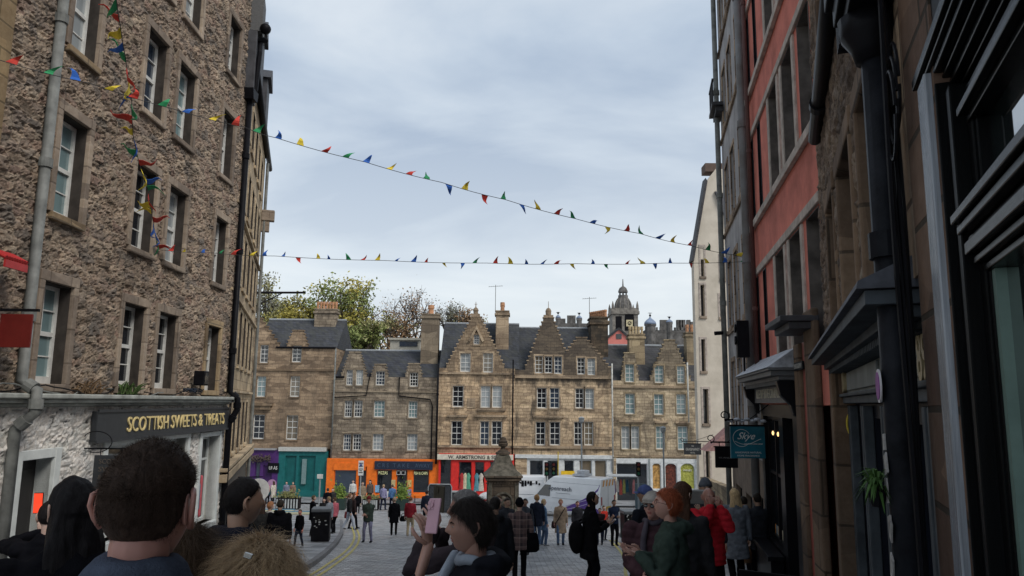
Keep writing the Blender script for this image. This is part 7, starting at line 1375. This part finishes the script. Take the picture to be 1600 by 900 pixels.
def bag(label, c, w_, h_, d_, col, rz=0, strap=None):
    o = empty('bag', c, rz, label, 'bag'); q = MB(); q.loft([[(w_/2*k*math.cos(t), d_/2*k*math.sin(t), z) for t in np.linspace(0, 2*PI, 17)[:-1]] for k, z in ((.7, -h_/2), (1.0, -h_/2+.05), (.95, 0), (.75, h_/2-.03), (.6, h_/2))]); q.build('body', cloth(col), o, smooth=True)
    if strap: MB().tube([(w_*.3*s, 0, h_/2+strap*z) for s, z in ((-1, -.05), (-.7, .5), (0, 1), (.7, .5), (1, -.05))], .014, 6).build('strap', cloth(col), o)
    return o
bag('black shoulder bag of the woman in the plaid coat', wpt(wpl, (.27, -.02, .82)), .34, .40, .14, BK_, .2, .55)
# well group
person('man with dark hair and pale face looking at the camera beside the well', 780, 21, Hof(780, 774, 21), PI-.3, (.03, .03, .035), skin=pale, hair=(.12, .07, .04)); person('man in dark jacket right of the well, talking', 792, 20, Hof(792, 778, 20), PI+.6, (.035, .038, .045), skin=mid)
person('bearded man in dark grey jacket facing the camera behind the plaid coat', 821, 24, Hof(821, 779, 24), PI-.2, (.05, .055, .065), skin=brown)
person('tall person with curly ginger hair, black top and blue jeans, back turned', 839, 27.3, Hof(839, 773, 27.3), .1, (.018, .022, .035), JEAN, (.3, .3, .3), skin=pale, hair=(.34, .20, .09), style='curly', hem=.40)
person('blond woman in a long denim coat beside the curly haired person', 849, 27.8, Hof(849, 780, 27.8), -1.2, (.10, .17, .27), JEAN, (.3, .3, .3), skin=pale, hair=(.42, .30, .17), style='long', fem=True, hem=.34)
trm = person('woman in beige trench coat with crossbody strap facing the camera', 876, 28.3, Hof(876, 780, 28.3), PI, (.36, .27, .19), JEAN, BK_, skin=(.55, .28, .22), hair=(.35, .2, .12), style='bun', fem=True, hem=.26, flare=.3)
q = MB(); q.tube([(-.15, .15, 1.33), (.0, .17, 1.1), (.16, .13, .82)], .016, 6); q.build('crossbody_strap', BLACK, trm); bag('small dark crossbody bag on the beige trench coat', wpt(trm, (.25, .03, .72)), .2, .26, .1, (.05, .03, .03))
person('dark coated person with reddish face behind the trench coat woman', 902, 30, Hof(902, 783, 30), PI+.3, (.03, .03, .035), skin=(.5, .25, .2), hair=(.10, .05, .03))
ws_ = person('black clothed woman in profile with backpack looking at a white phone', 920, 14.3, Hof(920, 769, 14.3), -R(82), (.008, .008, .009), BK_, (.01, .01, .01), skin=mid, hair=(.008, .007, .007), style='long', fem=True, hem=.36, flare=.25, build=1.05, hands=[(-.06, .19, .70, (.1, 1, .35), (.4, 0, .6)), (.04, .19, .69, (-.1, 1, .35), (-.4, 0, .6))], hpitch=-.35, lean=.06)
phone('white phone held by the black clothed woman with backpack', wpt(ws_, (.0, .19*1.75+.12, 1.31)), (R(-48), 0, -R(82)), M('white_phone', (.6, .62, .64), .35), (.08, .011, .17))
bp = empty('backpack', wpt(ws_, (0, -.24, 1.05)), -R(82), 'round black backpack worn by the black clothed woman', 'backpack'); MB().ell((0, 0, 0), (.19, .15, .30), 16, 12).build('body', cloth((.008, .008, .009)), bp, smooth=True)
for s in (-1, 1): MB().tube([(s*.10, .05, .26), (s*.12, .20, .33), (s*.12, .33, .22), (s*.12, .30, -.02), (s*.13, .1, -.14)], .02, 6).build('strap', cloth((.008, .008, .009)), bp)
person('person in dark puffer with red hood sitting by the kerb, arms folded', 937, 28.6, 1.32, PI-.2, (.035, .02, .022), NAVY_, (.02, .02, .02), skin=(.5, .25, .2), hair=(.05, .03, .02), puff=1, hands=[(.03, .10, .62), (-.03, .10, .60)], build=1.1)
person('man in red jacket partly behind the seated puffer person', 943, 31, 1.35, PI+.5, (.45, .04, .03), NAVY_, skin=pale, hair=(.06, .04, .03))
person('man in navy jacket standing on the right kerb with arms folded', 959, 28.2, Hof(959, 781, 28.2), PI+.2, (.015, .022, .045), BK_, BK_, skin=brown, hair=(.02, .015, .012), hands=[(.03, .10, .66), (-.03, .10, .64)])
person('person crouching in dark clothes by the right bin', 990, 27, 1.15, PI/2, BK_, BK_, BK_, skin=mid, hair=(.02, .015, .012))
# --- right group
RD = .14
wc = person('woman in light cap, sunglasses and maroon puffer jacket', 1020, 7.2, Hof(1020, 770, 7.2), R(165), (.060, .032, .038), BK_, skin=(.50, .27, .22), hair=(.05, .03, .02), hat='cap', hatc=(.36, .33, .30), puff=1, near=True, fem=True, build=1.12, scarf=(.08, .07, .085), hands=[None, (.05, .14, .60)], hyaw=-.3, hpitch=-.1)
q = MB(); q.ell(Vector((0, 0, 0)), (.02, .006, .014), 12, 7)
hcx = Hof(1020, 770, 7.2); hc, hs0, HM = hgeom(hcx, hp=-.1, hy=-.3)
for s in (-1, 1):
    q = MB(); q.ell(Vector((s*.031, .098, .004))*hs0, (.024*hs0, .006*hs0, .016*hs0), 12, 7).tube([Vector((s*.052, .092, .008))*hs0, Vector((s*.08, .0, .01))*hs0], .003*hs0, 5); q.v = [tuple(hc+HM @ Vector(v)) for v in q.v]; q.build('sunglasses', G_DARK, wc, smooth=True)
wr = person('woman with short auburn hair and glasses in a dark green hooded coat', 1046, 6.0, Hof(1046, 765, 6.0), R(78), (.040, .058, .048), BK_, skin=(.46, .26, .205), hair=(.24, .060, .028), style='bob', near=True, fem=True, hood='down', hem=.36, build=1.12, glasses=True, hands=[(-.06, .14, .725, (.2, 1, .25), (0, 0, 1)), (.10, .13, .70, (0, 1, .2))], hpitch=-.22, headsc=.96, hyaw=.1)
hc, hs0, HM = hgeom(Hof(1046, 765, 6.0), .96, hp=-.22, hy=.1); strands(wr, 1.7, 6, hc, hs0, HM, 6000, .04, .8, .0009, hairm((.34, .095, .045)), 8, [-.7, -.6, -.1, .2, .42, .56], 1.0, .012)
person('tall person with long dark brown hair tied back, behind the auburn haired woman', 1066, 7.9, Hof(1066, 754, 7.9), R(-28), (.03, .03, .033), BK_, skin=pale, hair=(.055, .028, .018), style='longback', near=False, hyaw=-.3)
person('man in blue cap behind the maroon puffer woman', 1010, 11.5, Hof(1012, 760, 11.5), .6, (.012, .014, .02), BK_, skin=brown, hat='cap', hatc=(.08, .11, .26), hyaw=.5); person('person in teal blue jacket glimpsed left of the maroon puffer woman', 998, 13, 1.55, .4, (.03, .14, .2), BK_, skin=mid)
wrd = person('bald man in bright red puffer jacket with hands raised to his face', 1106, 10.0, Hof(1106, 762, 10.0, RD), PI+.15, (.42, .02, .03), BK_, skin=(.32, .16, .12), hair=(.02, .015, .015), style='bald', puff=1, build=1.12, near=True, dz=RD, hands=[(-.035, .13, .865, (.3, -.1, 1), (0, -.6, .1)), (.04, .13, .875, (-.3, -.1, 1), (0, -.6, .1))], poles=[(-.25, .6, -1), (.25, .6, -1)], hem=.45)
person('person in grey beanie behind the red puffer jacket', 1102, 12.6, Hof(1102, 750, 12.6, RD), PI, (.03, .03, .035), BK_, skin=mid, hat='beanie', hatc=(.10, .11, .13), dz=RD)
bx = empty('grey_box', P(1089, 776, 11.0), 0, 'grey oblong box carried at head height behind the red jacket', 'box'); MB().box(-.28, -.1, -.09, .24, .1, .09).build('body', M('box_grey', (.16, .16, .15), .7), bx, bevel=.01)
person('person with arms raised holding the grey box', 1084, 11.3, 1.58, .2, BK_, BK_, skin=mid, hair=(.02, .015, .012), hands=[(-.08, .12, .95, (0, .2, 1), (0, 1, 0)), (.10, .12, .95, (0, .2, 1), (0, 1, 0))])
wg = person('woman with long wavy blond hair in a long grey coat walking away', 1148, 14.6, Hof(1148, 764, 14.6, RD), -.05, (.15, .165, .19), BK_, (.12, .12, .13), skin=pale, hair=(.50, .36, .20), style='longback', fem=True, hem=.30, flare=.35, near=True, dz=RD, feet=((-.05, -.06, .06), (.05, .10)))
person('dark haired person in black half hidden right of the blond woman', 1162, 17, Hof(1160, 776, 17, RD), .2, BK_, BK_, skin=mid, hair=(.02, .015, .012), dz=RD)
wv = person('person in a dark blue-grey coat walking close along the right wall', 1183, 15.2, Hof(1183, 771, 15.2, RD), .15, (.03, .033, .04), BK_, skin=mid, hair=(.02, .015, .012), hem=.38, dz=RD)
bag('brown paper bag carried beside the right wall', wpt(wv, (-.24, .05, .62)), .22, .42, .12, (.30, .17, .09), 0, .12)
# --- left pavement group
LD = .12
person('broad person in black hooded jacket on the left pavement, back turned', 439, 16.2, Hof(439, 781, 16.2, LD), .05, BK_, BK_, skin=mid, hair=(.03, .025, .02), hood='down', build=1.2, dz=LD)
person('person with wavy brown hair among the left group', 402, 17.5, Hof(402, 784, 17.5, LD), .5, BK_, BK_, skin=pale, hair=(.12, .06, .03), style='long', dz=LD, fem=True)
person('person with dark hair in black top with white print, left group', 411, 16.5, Hof(411, 782, 16.5, LD), -.2, (.03, .03, .03), BK_, skin=pale, hair=(.04, .025, .02), style='long', dz=LD, fem=True)
person('ginger haired person in pale top, left group', 423, 18.5, Hof(424, 784, 18.5, LD), -.8, (.38, .36, .33), BK_, skin=pale, hair=(.30, .14, .07), style='bob', dz=LD, fem=True)
person('child in black jacket walking on the left pavement in front of the bin', 471, 24.3, Hof(471, 796, 24.3, LD), PI-.5, BK_, (.02, .025, .04), (.25, .25, .25), skin=(.5, .2, .15), hair=(.10, .06, .04), dz=LD, feet=((-.06, -.08), (.07, .10)))
person('tall man in black coat standing left of the litter bin', 490, 29.5, Hof(490, 774, 29.5, LD), -1.0, BK_, BK_, (.2, .2, .2), skin=pale, hair=(.10, .07, .04), hem=.4, dz=LD, hands=[(-.05, .14, .68), (.05, .14, .68)])
person('person in grey hoodie leaning behind the litter bin', 517, 29.5, Hof(518, 776, 29.5, LD), 1.2, (.22, .24, .27), (.02, .02, .02), (.3, .3, .3), skin=pale, hair=(.25, .18, .1), dz=LD, lean=.08)
person('person in pink jacket behind the grey hoodie', 524, 31.5, Hof(524, 777, 31.5, LD), 1.0, (.45, .12, .15), BK_, skin=pale, hair=(.08, .05, .03), dz=LD)
person('dark haired woman facing the camera between the bin group', 507, 33, Hof(507, 778, 33, LD), PI, (.02, .02, .022), BK_, skin=pale, hair=(.02, .015, .015), style='long', fem=True, dz=LD)
# --- square
person('man in green jacket, red beanie and lilac trousers standing in the road', 577, 28.6, Hof(577, 776, 28.6), PI-.15, (.045, .062, .050), (.20, .20, .29), BK_, skin=(.42, .22, .16), hat='beanie', hatc=(.20, .03, .03), hem=.45, build=1.1, feet=((-.09, 0), (.09, .0)), hands=[(.02, .12, .62), (.02, .13, .60)])
cpl = person('woman in black top and pale blue jeans striding right across the road', 547, 35.5, Hof(548, 771, 35.5), -1.3, (.02, .02, .022), (.34, .38, .45), (.05, .04, .04), skin=pale, hair=(.16, .09, .05), style='ponytail', fem=True, hem=.5, feet=((-.04, -.16, .07), (.04, .16)))
person('dark haired companion in black walking beside the pale jeans woman', 553, 36.5, Hof(553, 771, 36.5), -1.1, (.03, .02, .02), BK_, BK_, skin=pale, hair=(.10, .05, .03), style='long', fem=True, feet=((-.04, -.10), (.04, .12)))
bag('small red and white bag by the pale jeans woman', wpt(cpl, (-.3, -.1, .65)), .22, .3, .12, (.35, .08, .08), .5)
wk = person('woman in long black coat with a headscarf walking away in the road', 617, 32.6, Hof(617, 777, 32.6), .1, BK_, BK_, BK_, skin=pale, hair=(.30, .22, .16), style='bob', hem=.33, flare=.4, fem=True); bag('black handbag swinging beside the woman in long black coat', wpt(wk, (.38, 0, .68)), .3, .22, .14, BK_, .3, .12)
person('man in maroon jacket with white collar and beige trousers walking away', 642, 32.2, Hof(642, 776, 32.2), -.1, (.22, .02, .03), (.36, .30, .20), (.3, .25, .2), skin=pale, hair=(.15, .08, .05), scarf=(.5, .48, .45))
person('person in black coat walking away near the upright panel', 667, 38.8, Hof(667, 766, 38.8), .0, (.014, .018, .03), BK_, BK_, skin=mid, hair=(.03, .02, .02), hem=.38)
person('man in bright blue shirt standing before the takeaway', 613, 54.5, Hof(613, 757, 54.5), .2, (.09, .19, .38), NAVY_, BK_, skin=pale, hair=(.10, .07, .05)); person('woman in lilac top next to the blue shirt man', 599, 54.2, Hof(599, 757, 54.2), -.3, (.25, .24, .38), NAVY_, BK_, skin=pale, hair=(.35, .24, .14), fem=True, feet=((-.08, -.06), (.08, .06)))
person('person in bright blue jacket facing the camera before the purple shop', 399, 60, Hof(399, 757, 60), PI, (.05, .14, .45), BK_, BK_, skin=pale, hair=(.08, .05, .03)); rb_ = person('person wearing a red backpack before the purple shop', 418, 59, Hof(418, 757, 59), .3, (.03, .06, .07), BK_, BK_, skin=pale, hair=(.05, .04, .03))
bag('red backpack on the person before the purple shop', wpt(rb_, (0, -.22, 1.25)), .36, .5, .2, (.40, .06, .05))
person('woman in long cream coat outside the purple shop', 427, 61.5, Hof(427, 752, 61.5), 1.0, (.48, .44, .38), BK_, (.4, .4, .4), skin=pale, hair=(.05, .03, .02), style='long', fem=True, hem=.25)
person('person in white top in the dark takeaway passage', 551, 62, Hof(551, 750, 62), PI, (.50, .50, .48), BK_, BK_, skin=pale, hair=(.05, .03, .02)); person('person in tan jacket standing by the parking sign', 566, 58, Hof(566, 753, 58), PI+.4, (.22, .17, .12), (.3, .27, .2), skin=pale, hair=(.1, .06, .03)); person('woman with long dark hair at the orange shop pillar', 578, 60, Hof(578, 750, 60), PI-.2, (.10, .08, .07), BK_, skin=pale, hair=(.02, .015, .012), style='long', fem=True)
person('person in dark clothes sitting between planter and parking sign', 560, 50, 1.35, .3, BK_, BK_, skin=pale, hair=(.10, .06, .03)); person('dark figure standing at the left edge of the planter shrub', 512, 47, 1.68, .2, BK_, BK_, skin=mid); person('dark haired figure beside the dark green planter', 520, 50, 1.6, PI, (.03, .03, .03), BK_, skin=pale, hair=(.02, .015, .012))
person('person in grey blue top by the teal shop', 447, 63, 1.65, PI, (.16, .18, .24), BK_, skin=pale); person('person in brown top by the teal shop doorway', 457, 63.5, 1.6, PI+.3, (.20, .13, .10), BK_, skin=pale, hair=(.2, .12, .07))
# ================================================================ groups of like things
GROUPS = {'tree': 'trees behind the rooftops', 'street lamp': 'street lamps in the square', 'planter': 'planters along the far shopfronts', 'table': 'tables standing outside the shops', 'litter bin': 'litter bins on the pavements', 'traffic light': 'traffic lights in the square', 'van': 'white vans in the square', 'bunting': 'strings of bunting across the street', 'aerial': 'television aerials on the roofs', 'turret': 'domed turrets on the skyline', 'drainpipe': 'drainpipes on the house fronts', 'person': 'people in the street', 'cable': 'loose cables on the walls', 'phone': 'phones held by people', 'hanging sign': 'hanging shop signs', 'shopfront': 'shopfronts along the street', 'bag': 'bags carried by people', 'sign': 'signs on posts'}
for o in list(COL.objects):
    if o.parent is None and o.get('category') in GROUPS and 'group' not in o: o['group'] = GROUPS[o['category']]
